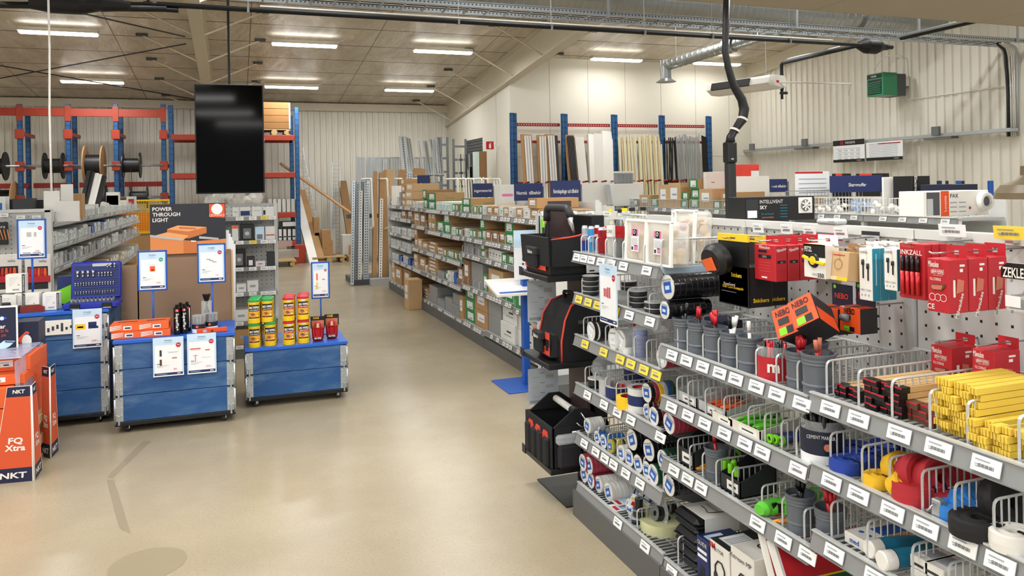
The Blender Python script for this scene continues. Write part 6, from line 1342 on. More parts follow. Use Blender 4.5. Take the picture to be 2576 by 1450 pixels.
for i, (px, dy) in enumerate(((446, .1), (464, .12), (455, .2), (472, .22))):
    x = at(px, 830, Y=YM+dy).x; t = thing('sealant_tube', '%s of the four black sealant foil tubes on the middle cart' % ('left front', 'right front', 'left rear', 'right rear')[i], 'tube', (x, YM+dy, ZM+.001), 0, 'black sealant tubes')
    MB().lathe([(0, 0), (.024, .0), (.025, .01), (.025, .2), (.012, .212), (.014, .222), (.004, .225)], 'black_gloss', 14).build('tube', t)
    b = MB(); b.box(-.012, .014, -.0265, -.0245, .172, .19, 'red'); b.text('3', .016, FY(.002, -.028, .181), 'white', bold=.02); b.text('SuperFix+', .02, FY(.0, -.0275, .095) @ Matrix.Rotation(-PI/2, 4, 'Z'), 'white', bold=.02, w=.13) if i < 2 else b.box(.012, .02, -.026, -.02, .03, .18, 'white'); b.build('print', t)
for i, (px, dy) in enumerate(((500, .12), (531, .2))):
    x = at(px, 810, Y=YM+dy).x; t = thing('marker_tub', ['clear tub of black markers in front on the middle cart', 'second clear tub of black markers, behind and right of the front one'][i], 'tub', (x, YM+dy, ZM+.001), 0)
    MB().lathe([(0, 0), (.048, 0), (.048, .125)], 'clear', 20).build('tub', t); MB().lathe([(.0485, .03), (.0485, .065)], 'navy_dark', 20).lathe([(.0485, 0), (.0485, .03)], 'paper', 20).lathe([(0, .001), (.01, .001)], 'orange', 10, FY(-.01, -.049, .048)).build('band', t); MB().lathe([(0, 0), (.049, 0), (.049, .006), (0, .006)], 'clear', 20, TR(0, 0, .125)).build('lid', t)
    for k in range(8):
        a = k*.8; o = MB().tube([(.028*math.cos(a), .028*math.sin(a), .01), (.028*math.cos(a), .028*math.sin(a), .12)], .006, 'marker_black', 6).build('marker_pen'); o.location = t.location; tag(o, 'black marker standing inside the %s clear tub on the middle cart' % ('front', 'second')[i], 'pen', 'black markers, %s tub' % ('front', 'second')[i])
x = at(520, 800, Y=YM+.15).x; t = thing('pencil_glass', 'clear glass of black carpenter pencils on top of the tubs', 'glass', (x, YM+.17, ZM+.133))
MB().lathe([(0, 0), (.038, 0), (.04, .1)], 'clear', 16).build('glass', t)
for k in range(12):
    a = k*.55; r_ = .02; o = MB().tube([(-r_*math.cos(a), -r_*math.sin(a), .005), (r_*1.4*math.cos(a), r_*1.4*math.sin(a), .15)], .004, 'black', 5).build('pencil'); o.location = t.location; tag(o, 'black pencil standing in the clear glass on top of the tubs', 'pencil', 'black carpenter pencils')
a, b_ = at(495, 832, Y=YM+.05), at(571, 815, Y=YM+.05); t = thing('spirit_level', 'flat orange pencil case lying at the front right of the middle cart', 'case', ((a.x+b_.x)/2, YM+.06, ZM+.001), .06); t.name = 'pencil_case'; w = (b_.x-a.x)/2; MB().box(-w, w, -.012, .012, 0, .035, 'nebo', c=.004).build('case', t); MB().box(-w*.6, -w*.35, -.0135, -.012, .008, .026, 'grey_light').text('wiha', .014, FY(w*.55, -.0135, .018), 'peach').prism([(-.014, .006), (.014, .006), (0, .028)], .0, .0008, 'brown', FY(0, -.0125, 0)).build('print', t)
# ---- board display behind the middle cart
a, b_ = at(305, 800, Y=6.95), at(588, 800, Y=6.95); t = thing('board_display', 'tall brown cardboard display with a dark lamp picture on top, behind the middle cart', 'display', ((a.x+b_.x)/2, 6.97, 0)); cx = (a.x+b_.x)/2; w = (b_.x-a.x)/2
zt = at(450, 633, Y=6.95).z; mat('board_brown', '#94795f', .8)
MB().box(-w+.12, w-.012, 0, .03, 0, zt, 'board_brown').box(-w, -w+.13, 0, .03, 0, zt-.1, 'board_brown').build('board', t); MB().box(w-.012, w, -.01, .5, 0, zt-.02, 'cardboard_light').build('side_edge', t)
p0, p1 = at(376, 515, Y=6.93), at(569, 634, Y=6.93); x0, x1 = p0.x-cx, p1.x-cx; z0, z1 = p1.z, p0.z; W, Hh = x1-x0, z1-z0
mat('pic_dark', '#23242c', .4); mat('pic_orange', '#dd8a4c', .5); mat('pic_orange2', '#c97338', .5); mat('pic_orange3', '#eda565', .5)
b = MB(); b.box(x0, x1, -.03, -.02, z0, z1, 'pic_dark'); P = lambda pts, m, d=.0: b.prism([(x0+u*W, z0+v*Hh) for u, v in pts], .0005+d, .0015+d, m, FY(0, -.03, 0))
P([(0, 0), (.43, 0), (.43, .27), (0, .36)], 'pic_orange'); P([(.43, 0), (.62, 0), (.62, .24), (.43, .27)], 'pic_orange2'); P([(.62, 0), (1, 0), (1, .27), (.62, .24)], 'pic_orange'); P([(.22, .36), (.5, .3), (.74, .4), (.74, .52), (.5, .44), (.22, .5)], 'pic_orange2', .001); P([(.22, .5), (.5, .44), (.74, .52), (.36, .57)], 'pic_orange3', .002); P([(0, .36), (.43, .27), (.5, .36), (.22, .44)], 'pic_orange3', .0015)
P([(0, .4), (.42, .3), (.42, .26), (0, .35)], 'grey_light', .003); P([(.64, .34), (.9, .29), (.9, .25), (.64, .29)], 'grey_light', .003); P([(.38, .54), (.6, .51), (.6, .48), (.38, .5)], 'peach', .003); P([(.53, .26), (.6, .25), (.6, .23), (.53, .23)], 'white', .003)
P([(.78, .72), (.99, .7), (.99, .98), (.78, .98)], 'nebo', .002); b.lathe([(0, .006), (.045, .006)], 'paper', 20, FY(x0+.885*W, -.03, z0+.88*Hh)); b.text('LEDVANCE', .02, FY(x0+.885*W, -.034, z0+.755*Hh), 'white', maxw=.12)
for i, s_ in enumerate(('POWER', 'THROUGH', 'LIGHT')): tw = text_data(s_, .02)[2]*.03/.7; b.text(s_, .03, FY(x0+.02+tw/2, -.0335, z1-.04-.045*i), 'white', bold=.02)
b.build('lamp_picture', t)
MB().box(x0-.02, x0+.1, -.02, -.01, z0-.04, z0, 'peach').build('tape_strip', t)
for k in range(5): 
    q = at(566+4*k, 560, Y=7.05); o = MB().tube([(0, 0, 0), (.01, .02, at(570, 500+6*k, Y=7.05).z-at(570, 660, Y=7.05).z)], .022, 'paper', 8).build('rolled_sheet'); o.location = (q.x, 7.06+.04*k, at(570, 660, Y=7.05).z-.6); o.scale.z = 1.6; tag(o, 'rolled white sheet standing behind the lamp picture', 'paper roll', 'rolled white sheets')
# ---- wipe tubs
mat('wipe_yellow', '#edc21c', .35); mat('lid_green', '#2c9a50', .35); mat('lid_red', '#c02a38', .35); mat('wipe_art', '#e8a838', .5)
def wipes(kind):
    t = thing('wipes_tub', 'x', 'tub'); r, h = .047, .195; lid = 'lid_green' if kind else 'lid_red'
    MB().lathe([(0, 0), (r*1.02, 0), (r*1.02, .035), (r*.96, .037), (r*.96, .16), (r*1.0, .165), (r*1.0, .175), (0, .175)], 'wipe_yellow', 20).build('tub', t)
    MB().lathe([(r*1.0, .172), (r*1.02, .175), (r*1.02, .187), (r*.8, .195), (r*.75, .192), (0, .192)], lid, 20).build('lid', t)
    b = MB(); A = 20
    def patch(z0, z1, m, a0=-2.6, a1=-.55, rr=.0006):
        n_ = 10; vs = []
        for k in range(n_+1):
            a = a0+(a1-a0)*k/n_; vs += [((r*.96+rr)*math.cos(a), (r*.96+rr)*math.sin(a), z0), ((r*.96+rr)*math.cos(a), (r*.96+rr)*math.sin(a), z1)]
        b.add(vs, [(2*k, 2*k+2, 2*k+3, 2*k+1) for k in range(n_)], m)
    patch(.042, .15, 'black'); patch(.05, .098, 'wipe_art', rr=.0012)
    if not kind: patch(.1, .116, 'red', rr=.0012)
    patch(.158, .17, 'paper_blue' if not kind else 'yellow', -1.9, -1.25, .004)
    T = lambda z, x=0: FY(x, -r-.002, z)
    b.text('BIG WIPES', .018, T(.13), 'white', w=.072, bold=.03); b.text('HEAVY DUTY' if not kind else 'MULTI SURFACE', .009, T(.109), 'white', w=.066, bold=.02)
    for k in range(5): a = .5+k*.45; b.tube([(-.012, -r-.001, .06), (-.012+.022*math.cos(a), -r-.001, .064+.024*math.sin(a))], .0025, 'navy' if not kind else 'brown', 4)
    b.prism([(-.02, .048), (-.002, .048), (-.004, .07), (-.018, .07)], .0, .001, 'peach', T(0)); b.lathe([(0, .001), (.006, .001)], 'grey_light' if not kind else 'yellow', 10, T(.085, .024)); b.lathe([(0, .001), (.006, .001)], 'white', 10, T(.062, .024)); b.build('wrap_label', t); return t
wr, wg = wipes(False), wipes(True); usedr = usedg = False; ZT = ZR+.001
for col, (px, kind) in enumerate(((640, True), (680, True), (727, False), (764, False))):
    for row in range(3):
        for lay in range(2):
            if col == 1 and row == 2 and lay: continue
            x = at(px, 850, Y=YR_+.07).x; y = YR_+.07+row*.1+(.02 if col in (1, 3) else 0); proto = wg if kind else wr
            lab = '%s lidded yellow wipe tub, %s layer, %s column, %s' % (('red', 'green')[kind], ('lower', 'upper')[lay], ('left', 'right')[col % 2], ('front', 'behind the front one', 'rear')[row])
            if (kind and not usedg) or (not kind and not usedr): o = proto; usedg |= kind; usedr |= (not kind)
            else: o = dup(proto)
            o['label'] = lab; o['group'] = 'stacked wipe tubs'; o.location = (x+row*.012-(.02 if lay and col == 1 else 0), y, ZT+lay*.1965)
for i, (px, py) in enumerate(((800, 848), (835, 838))):
    y = YR_+.12+.06*i; x = at(px, py, Y=y).x; t = thing('wipe_holder', ['red wire-like wipes holder with a black card, left one beside the tubs', 'red wipes holder with a black card, right one at the cart end'][i], 'holder', (x, y, ZT), -.1, 'red wipe holders')
    b = MB(); b.lathe([(0, .0), (.038, 0), (.048, .02), (.052, .1), (.058, .115), (.054, .117), (.048, .1), (.044, .02), (0, .01)], 'can_red', 20); b.build('cup', t)
    b = MB(); b.tube(arcpts([(-.035, -.045, .11), (-.03, -.052, .04), (.03, -.052, .04), (.035, -.045, .11), (-.035, -.045, .11)], .01), .003, 'lid_red', 6); b.box(-.032, .032, -.057, -.05, .018, .04, 'black'); b.text('BIG WIPES', .013, FY(0, -.0585, .029), 'white', w=.055, bold=.03); b.build('front_badge', t)
    b = MB(); b.box(-.06, .06, .03, .033, .1, .2, 'black'); b.text('CAGE', .018, FY(-.015, .029, .186), 'yellow', w=.05, bold=.02); b.box(-.05, .05, .0285, .03, .1, .165, 'peach'); b.build('card', t)
    MB().box(-.025, .025, -.01, .02, .04, .15, 'lid_red', c=.008).lathe([(0, 0), (.014, 0), (.01, .04), (0, .05)], 'biscuit', 8, TR(0, -.02, .1)).build('insert', t)
# ---- goods on the tall left cart: socket case
a, b_ = at(163, 770, Y=YL_+.1), at(302, 762, Y=YL_+.1); w = (b_.x-a.x)/2; hh = at(240, 660, Y=YL_+.22).z-ZL-.05
t = thing('socket_case', 'open blue case full of chrome sockets standing on the tall left cart', 'tool case', ((a.x+b_.x)/2, YL_+.2, ZL+.001), -.03)
mat('case_blue', '#1f2f9a', .4)
MB().box(-w, w, -.17, .06, 0, .05, 'case_blue', c=.012).box(-w+.02, w-.02, -.15, .04, .05, .052, 'navy').build('tray', t)
o = MB().box(-w+.01, w-.01, .0, .035, 0, hh, 'case_blue', c=.012).box(-w+.03, w-.03, -.002, 0, hh*.1, hh*.9, 'navy').box(-.03, .1, -.006, 0, hh*.86, hh*.96, 'chrome', c=.01)
for zz in (.32, .55, .78): o.box(-w+.03, w-.03, -.008, 0, hh*zz-.006, hh*zz, 'case_blue')
lid = o.build('lid', t); lid.location = (0, .05, .05); lid.rotation_euler = (-.12, 0, 0)
for r_, (zz, n_, rad, ln, x0) in enumerate(((.57, 4, .011, .055, -w+.06), (.8, 3, .007, .04, w-.11), (.57, 5, .006, .04, w-.17), (.34, 15, .005, .03, -w+.045), (.12, 15, .004, .025, -w+.045))):
    for k in range(n_):
        st = (.05, .035, .03, .0262, .0262)[r_]; x = x0+k*st*(w/.26)
        s_ = MB().tube([(x, -.012, hh*zz+.004), (x, -.012, hh*zz+.004+ln*.45)], rad*.7, 'chrome', 8).tube([(x, -.012, hh*zz+.004+ln*.45), (x, -.012, hh*zz+.004+ln)], rad, 'chrome', 8).build('socket', lid)
for k in range(22): MB().lathe([(0, 0), (.009, 0), (.009, .02), (.006, .02), (.006, .01)], 'chrome', 8, TR(-w+.05+(k % 11)*(2*w-.1)/10, -.11+.07*(k//11), .052)).build('socket', t)
for x in (-w*.55, w*.6): MB().box(x-.035, x+.035, -.178, -.165, .008, .045, 'black', c=.004).box(x-.03, x+.03, -.181, -.178, .005, .012, 'chrome').build('latch', t)
a = at(141, 700, Y=YL_+.33); t = thing('blue_sleeve', 'blue and yellow cardboard sleeve standing behind the socket case', 'sleeve', (a.x+.06, YL_+.36, ZL+.001), .0); t.name = 'case_sleeve'; MB().box(-.06, .06, 0, .05, 0, .23, 'navy', c=.004).build('carton', t); MB().prism([(-.058, .02), (.058, .0), (.058, .17), (-.058, .12)], 0, .002, 'lime', FY(0, -.001, 0)).build('print', t)
# white and black boxes with upright lettering
def nbox(label, px0, px1, pyt, pyb, y, z0, side):
    a, b_ = at(px0, pyb, Y=y), at(px1, pyt, Y=y); w = (b_.x-a.x)/2; h = b_.z-a.z; t = thing('white_box', label, 'box', ((a.x+b_.x)/2, y+.05, z0), 0, 'white boxes with black edges')
    MB().box(-w, w, -.05, .05, 0, h, 'white', c=.002).build('carton', t); b = MB(); x = w*.86 if side > 0 else -w*.86; b.box(x-w*.16, x+w*.14, -.0515, -.05, .0, h, 'charcoal'); b.text('norwesco', w*.18, FY(x, -.053, h*.5) @ Matrix.Rotation(PI/2, 4, 'Z'), 'white', w=h*.85, bold=.01)
    for k in range(5): b.box(-w*.6, w*.3-k*.01, -.051, -.05, h*(.8-.1*k), h*(.815-.1*k), 'print_grey')
    b.box(-w*.3, w*.4, -.051, -.05, h*.12, h*.2, 'print_grey'); b.box(w*.3, w*.42, -.0512, -.05, h*.4, h*.44, 'navy'); b.build('print', t); return h
h0 = .13
nbox('white box with upright black edge, standing rightmost beside the socket case', 107, 148, 731, 776, YL_+.12, ZL+.001, 1)
nbox('white box with upright black edge behind the red wooden piece', 58, 98, 734, 780, YL_+.14, ZL+.001, -1)
nbox('white box with upright black edge at the picture edge, behind the black box', 0, 40, 738, 782, YL_+.16, ZL+.001, -1)
nbox('white box with upright black edge stacked on top of the others', 14, 62, 685, 733, YL_+.2, ZL+.14, 1)
nbox('white box lying low between the black box and the red piece', 38, 58, 735, 780, YL_+.2, ZL+.001, 1)
a, b_ = at(55, 784, Y=YL_+.06), at(106, 768, Y=YL_+.06); o = MB().prism([(-.08, 0), (.08, 0), (.08, .035), (.05, .055), (-.05, .055), (-.08, .035)], -.012, .012, 'brown', FY(0, 0, 0)); mat('red_wood', '#7d2418', .4); o.m = [o.mi('red_wood')]*len(o.m); o = o.build('wooden_block'); o.location = ((a.x+b_.x)/2, YL_+.07, ZL+.001); tag(o, 'dark red curved wooden piece standing at the front of the tall cart', 'wooden block')
a = at(20, 760, Y=YL_+.05); t = thing('black_box', 'small black box with a round top piece at the picture edge, on the tall cart', 'box', (a.x-.02, YL_+.08, ZL+.001)); t.name = 'dark_holder'; MB().box(-.1, .09, -.04, .05, 0, .05, 'black', c=.004).build('box', t); MB().lathe([(0, .05), (.03, .05), (.03, .08), (0, .08)], 'charcoal', 14, TR(.0, 0, 0)).build('knob', t)
a, b_ = at(98, 838, Y=YL_-.01), at(180, 812, Y=YL_-.01); w = (b_.x-a.x)/2; h = (b_.z-a.z)*1.0
b = MB(); b.box(-w, w, -.003, 0, -.055, .055, 'white', c=.001); b.prism([(-w*.95, -.04), (-w*.95, .035), (-w*.6, 0)], .003, .004, 'navy_dark', FY(0, 0, 0))
for k in range(14): b.box(-w*.5+k*.03, -w*.5+k*.03+.015, -.005, -.003, -.03+.01*(k % 3), .0+.015*(k % 4)*.7, 'print_dark')
o = b.build('cart_sign'); o.location = ((a.x+b_.x)/2, YL_-.006, (a.z+b_.z)/2); tag(o, 'white strip sign with small dark print on the front of the tall left cart', 'sign')
# cable drum print card on the tall cart, and dark poster boxes at the far left
def dposter(label, px0, px1, py0, py1, y, kind):
    a, b_ = at(px0, py0, Y=y), at(px1, py1, Y=y); w, h = (b_.x-a.x)/2, (a.z-b_.z)/2; t = thing('promotion_poster', label, 'poster', ((a.x+b_.x)/2, y, b_.z))
    if kind: 
        MB().box(-w, w, 0, .008, 0, 2*h, 'white').build('frame', t); b = MB(); b.box(-w+.01, w-.01, -.001, 0, .03, 2*h-.012, 'navy_dark'); b.text('packningar', .026, FY(w-.15, -.003, h*1.15), 'white', maxw=.26, bold=.02); b.text('(50 m) och fa', .02, FY(w-.13, -.003, h*.98), 'red_bright', maxw=.2); b.text('strumpor pa', .02, FY(w-.14, -.003, h*.8), 'red_bright', maxw=.2)
        b.prism([(w-.16, h*.12), (w-.22, h*.16), (w-.24, h*.26), (w-.14, h*.34), (w-.08, h*.6), (w-.015, h*.55), (w-.05, h*.35), (w-.1, h*.2)], .001, .003, 'paper_blue', FY(0, 0, 0)); b.tube([(w-.075, -.004, h*.56), (w-.02, -.004, h*.51)], .004, 'navy', 4); b.prism([(w-.12, h*1.5), (w-.09, h*1.4), (w-.06, h*1.5), (w-.09, h*1.62)], .001, .003, 'blue', FY(0, 0, 0)); b.lathe([(0, .004), (.012, .004)], 'white', 12, FY(w-.09, 0, h*1.5)); b.build('print', t)
    else:
        MB().box(-w, w, 0, .2, 0, 2*h, 'navy_dark').build('carton', t); b = MB(); b.prism([(-w*.9, h*.9), (-w*.1, h*1.4), (w*.2, h*1.3), (-w*.6, h*.6)], 0, .002, 'nebo', FY(0, -.001, 0)); b.prism([(-w*.7, h*.5), (-w*.1, h*.2), (w*.4, h*.9), (-w*.1, h*1.3)], .001, .003, 'blue', FY(0, -.001, 0)); b.lathe([(0, .005), (.03, .005)], 'white', 14, FY(-w*.05, -.001, h*.75) @ Matrix.Scale(1.5, 4, (0, 1, 0))); b.text('ningar', .03, FY(w*.1, -.003, h*.15), 'white', maxw=w*1.2, bold=.02); b.build('print', t)
dposter('white framed dark blue poster with a sock picture, leaning over the orange boxes', -40, 46, 773, 892, 6.0, 1)
dposter('dark blue carton with an orange box print, right behind the sock poster', 40, 98, 812, 885, 6.15, 0)
# ---- pallets, orange boxes and the three-sided columns
def pallet(label, x0, x1, y0, y1, z, group=None, m='pallet_wood'):
    t = thing('pallet', label, 'pallet', ((x0+x1)/2, (y0+y1)/2, z), 0, group); w, d = (x1-x0)/2, (y1-y0)/2
    b = MB(); n_ = 7
    for k in range(n_): a = -d+k*(2*d-.1)/(n_-1); b.box(-w, w, a, a+.1, .122, .144, m)
    b.build('deck_boards', t); b = MB()
    for a in (-w, -.05, w-.1): b.box(a, a+.1, -d, d, .1, .122, m); b.box(a, a+.1, -d, d, 0, .022, m)
    b.build('stringers', t)
    for a in (-w, -.07, w-.14):
        for c_ in (-d, -.07, d-.14): MB().box(a, a+.1 if a != -.07 else a+.14, c_, c_+.14, .022, .1, m).build('block', t)
    return t
mat('pallet_wood', '#b99a6c', .75, 0, .15, 12)
PX1 = -1.24; pallet('lower wooden pallet under the orange boxes at the left edge', PX1-1.2, PX1, 5.5, 6.3, 0, 'left pallets'); pallet('upper wooden pallet directly under the orange boxes at the left edge', PX1-1.2, PX1, 5.5, 6.3, .145, 'left pallets')
zb = .29
def obox(label, px0, px1, pyt, y, z0, h, wr=True):
    x1 = at(px1, pyt, Y=y).x; x0 = at(px0, pyt, Y=y).x; t = thing('orange_carton', label, 'box', ((x0+x1)/2, y+.15, z0), 0, 'orange cartons on the left pallet'); w = (x1-x0)/2
    MB().box(-w, w, -.15, .15, 0, h, 'orange', c=.002).build('carton', t); MB().box(-w*.5, w*.35, -.1515, -.15, h*.3, h*.78, 'paper').box(w*.0, w*.2, -.152, -.1515, h*.4, h*.5, 'print_dark').box(-w*.4, w*.2, -.152, -.1515, h*.6, h*.64, 'print_grey').build('label_sticker', t)
z1 = at(40, 898, Y=5.75).z
hs = (z1-zb)/3
obox('orange carton with a white label, bottom left of the left pallet', -90, 14, 1000, 5.6, zb, hs*.9)
obox('orange carton second from below in the left stack on the pallet', -90, 30, 980, 5.6, zb+hs*.95, hs*.9)
obox('orange carton under the topmost one, its white label half hidden', -90, 62, 950, 5.65, zb+hs*1.9, hs*.45)
obox('topmost orange carton with a large white label, wrapped in clear plastic', -60, 76, 900, 5.75, zb+hs*2.37, hs*.63)
for i in range(2): obox('orange carton in the rear stack, %s' % ('lower one', 'upper one')[i], 20, 92, 900, 5.98, zb+i*hs*1.45, hs*1.42)
mat('plastic_wrap', '#c3c9e4', .12, alpha=.6, spec=.8, bump=.6, scale=14)
t = thing('plastic_wrap', 'clear plastic wrap hanging around the orange cartons on the left pallet', 'plastic wrap', (PX1-.3, 5.9, zb)); b = MB(); q = at(112, 870, Y=6.2).x-t.location.x
rn = random.Random(4); vs = []; N = 14
for k in range(N+1):
    y = -.35+.75*k/N
    for j in range(5): vs.append((q-.02+rn.uniform(-.012, .012), y, (at(100, 868, Y=6.1).z-zb)*j/4))
b.add(vs, [(k*5+j, k*5+5+j, k*5+6+j, k*5+1+j) for k in range(N) for j in range(4)], 'plastic_wrap', smooth=True); zt_ = at(100, 868, Y=6.1).z-zb+.012
b.box(-.3, q-.01, -.28, .25, zt_-.006, zt_, 'plastic_wrap', c=.003); b.build('sheet', t)
def column3(label, f0, l0, r0, ztop, fx, lx, rx):
    """folded printed column: fold edge and two faces; bottoms f0,l0,r0 (xy), tops fx,lx,rx"""
    t = thing('advert_column', label, 'advertising column', (f0[0], f0[1], 0)); O = Vector((f0[0], f0[1], 0)); mat('nkt_orange', '#d4542c', .45); mat('nkt_navy', '#171c40', .45)
    for nm, (a0, a1), (b0, b1), rev in (('left_face', (l0, f0), (lx, fx), 0), ('right_face', (f0, r0), (fx, rx), 0)):
        A0, A1, B0, B1 = [Vector((p[0], p[1], z))-O for p, z in ((a0, 0), (a1, 0), (b0, ztop), (b1, ztop))]
        pn = (A1-A0).cross(B1-A0).normalized(); B0 = B0-pn*((B0-A0).dot(pn)); B0 = B0 if nm == 'left_face' else B0; d = (A1-A0).normalized(); up = (((B0+B1)-(A0+A1))/2).normalized(); nn = d.cross(up).normalized(); W0, W1 = (A1-A0).length, (B1-B0).length
        b = MB(); P = lambda u, v: (A0*(1-u)+A1*u)*(1-v)+(B0*(1-u)+B1*u)*v
        def q(u0, u1, v0, v1, m, o): b.add([P(u0, v0)+nn*o, P(u1, v0)+nn*o, P(u1, v1)+nn*o, P(u0, v1)+nn*o, P(u0, v0)+nn*(o-.002), P(u1, v0)+nn*(o-.002), P(u1, v1)+nn*(o-.002), P(u0, v1)+nn*(o-.002)], [(0, 1, 2, 3), (7, 6, 5, 4), (0, 4, 5, 1), (1, 5, 6, 2), (2, 6, 7, 3), (3, 7, 4, 0)], m)
        q(0, 1, 0, 1, 'white', 0); q(.02, .95, 0, .15, 'nkt_navy', .001); q(.02, .95, .15, .89, 'nkt_orange', .001); q(.02, .95, .89, .995, 'nkt_navy', .001)
        def tx(s_, u, v, h, w_): c = P(u, v); b.text(s_, h, basis(c+nn*.0025, d, up, nn), 'white', w=w_, bold=.03)
        k = W0; tx('NKT', .5, .075, .034, k*.62); tx('NKT', .5, .945, .022, W1*.5); tx('FQ', .5, .43, .035, k*.34); tx('Xtra', .5, .36, .035, k*.48); b.build(nm, t)
    b = MB(); b.tube([(0, 0, 0), Vector((fx[0], fx[1], ztop))-O], .005, 'white', 6); b.build('fold_edge', t)
column3('orange and navy advertising column at the lower left, nearer of the two', (-1.191, 5.441), (-1.425, 5.468), (-1.193, 5.655), .585, (-1.2, 5.443), (-1.33, 5.468), (-1.2, 5.56))
column3('orange and navy advertising column beside the pallet, farther of the two', (-1.185, 5.851), (-1.26, 5.94), (-1.173, 6.036), .606, (-1.183, 5.855), (-1.235, 5.93), (-1.176, 5.98))
# ================================================================ cartons on the long shelving
mat('box_green', '#2f8a4c', .6); mat('box_white', '#dedfda', .55); mat('bin_grey', '#8f9192', .5); mat('box_mint', '#cfe0d6', .6)
def fbox(kind, x0, y0, y1, z, h, dep, label, grp, sg=1, nm=None):
    """a carton whose printed end faces the aisle (toward -x when sg=1)"""
    cols = dict(brown='cardboard', tan='cardboard_light', dark='cardboard_dark', green='cardboard', white='box_white', mint='box_mint', grey='bin_grey', blue='blue', black='charcoal', clear='clear_milk', red='milw')
    mb = MB(); xa, xb = (0, dep) if sg > 0 else (-dep, 0); w = (y1-y0)/2
    mb.box(xa, xb, -w, w, 0, h, cols[kind], c=.002); f = lambda a, b_, c_, d, m, o=.001: mb.box(-sg*o, 0, a*w, b_*w, c_*h, d*h, m)
    if kind == 'green': f(-1, 1, 0, 1, 'box_green', .0015); f(-.6, .6, .2, .85, 'paper', .0025); f(-.4, .2, .3, .36, 'print_dark', .003); mb.text('Exxact', h*.3, FY(dep*.5*sg, -w-.001, h*.4), 'box_green', maxw=dep*.7)
    elif kind in ('brown', 'tan', 'dark'): f(-.5, .6, .35, .8, 'paper'); f(-.4, .3, .5, .56, 'print_grey', .002)
    elif kind in ('white', 'mint'): f(-.5, .5, .3, .36, 'print_grey'); f(-.5, .1, .5, .6, 'box_green' if kind == 'mint' else 'print_dark')
    o = mb.build(nm or NK[kind]); o.location = (x0, (y0+y1)/2, z+.001); return tag(o, label, 'box', grp)
KN = dict(brown='brown carton', tan='light brown carton', dark='dark brown carton', green='green-ended carton', white='small white carton', mint='pale green carton', grey='grey plastic bin', blue='blue carton', black='black carton', clear='milky plastic box', red='red carton')
NK = dict(brown='cardboard_carton', tan='cardboard_carton', dark='cardboard_carton', green='green_carton', white='white_carton', mint='white_carton', grey='plastic_bin', blue='blue_carton', black='dark_carton', clear='plastic_box', red='red_carton')
SHN = ['top shelf', 'second shelf', 'third shelf', 'fourth shelf', 'fifth shelf', 'bottom shelf']
def fillshelf(bayi, ya, yb, x, z, hmax, spec, dep, bn, sn, sg=1):
    """spec: list of (kind, width, height, layers)"""
    tot = sum(s[1]+.012 for s in spec); k = (yb-ya-.03)/tot; y = yb-.015; n = 0
    for i, (kind, wd, hh, lay) in enumerate(spec):
        w = wd*k; rn = random.Random(bayi*97+i+int(z*50))
        for l in range(lay):
            hh_ = min(hh, hmax/lay)*.97
            lab = '%s%s, %s, %s, %s from the far side' % (KN[kind], '' if lay == 1 else ', stack layer %d' % (l+1), sn, bn, ORD[i])
            fbox(kind, x+sg*(.015+rn.uniform(0, .03)), y-w, y, z+l*hh_*1.004, hh_-.002, dep-.07, lab, 'cartons, %s, %s' % (bn, sn), sg)
        y -= w+.012*k
B, Tn, D, G_, W, Mn, Gy, Bl = 'brown', 'tan', 'dark', 'green', 'white', 'mint', 'grey', 'blue'
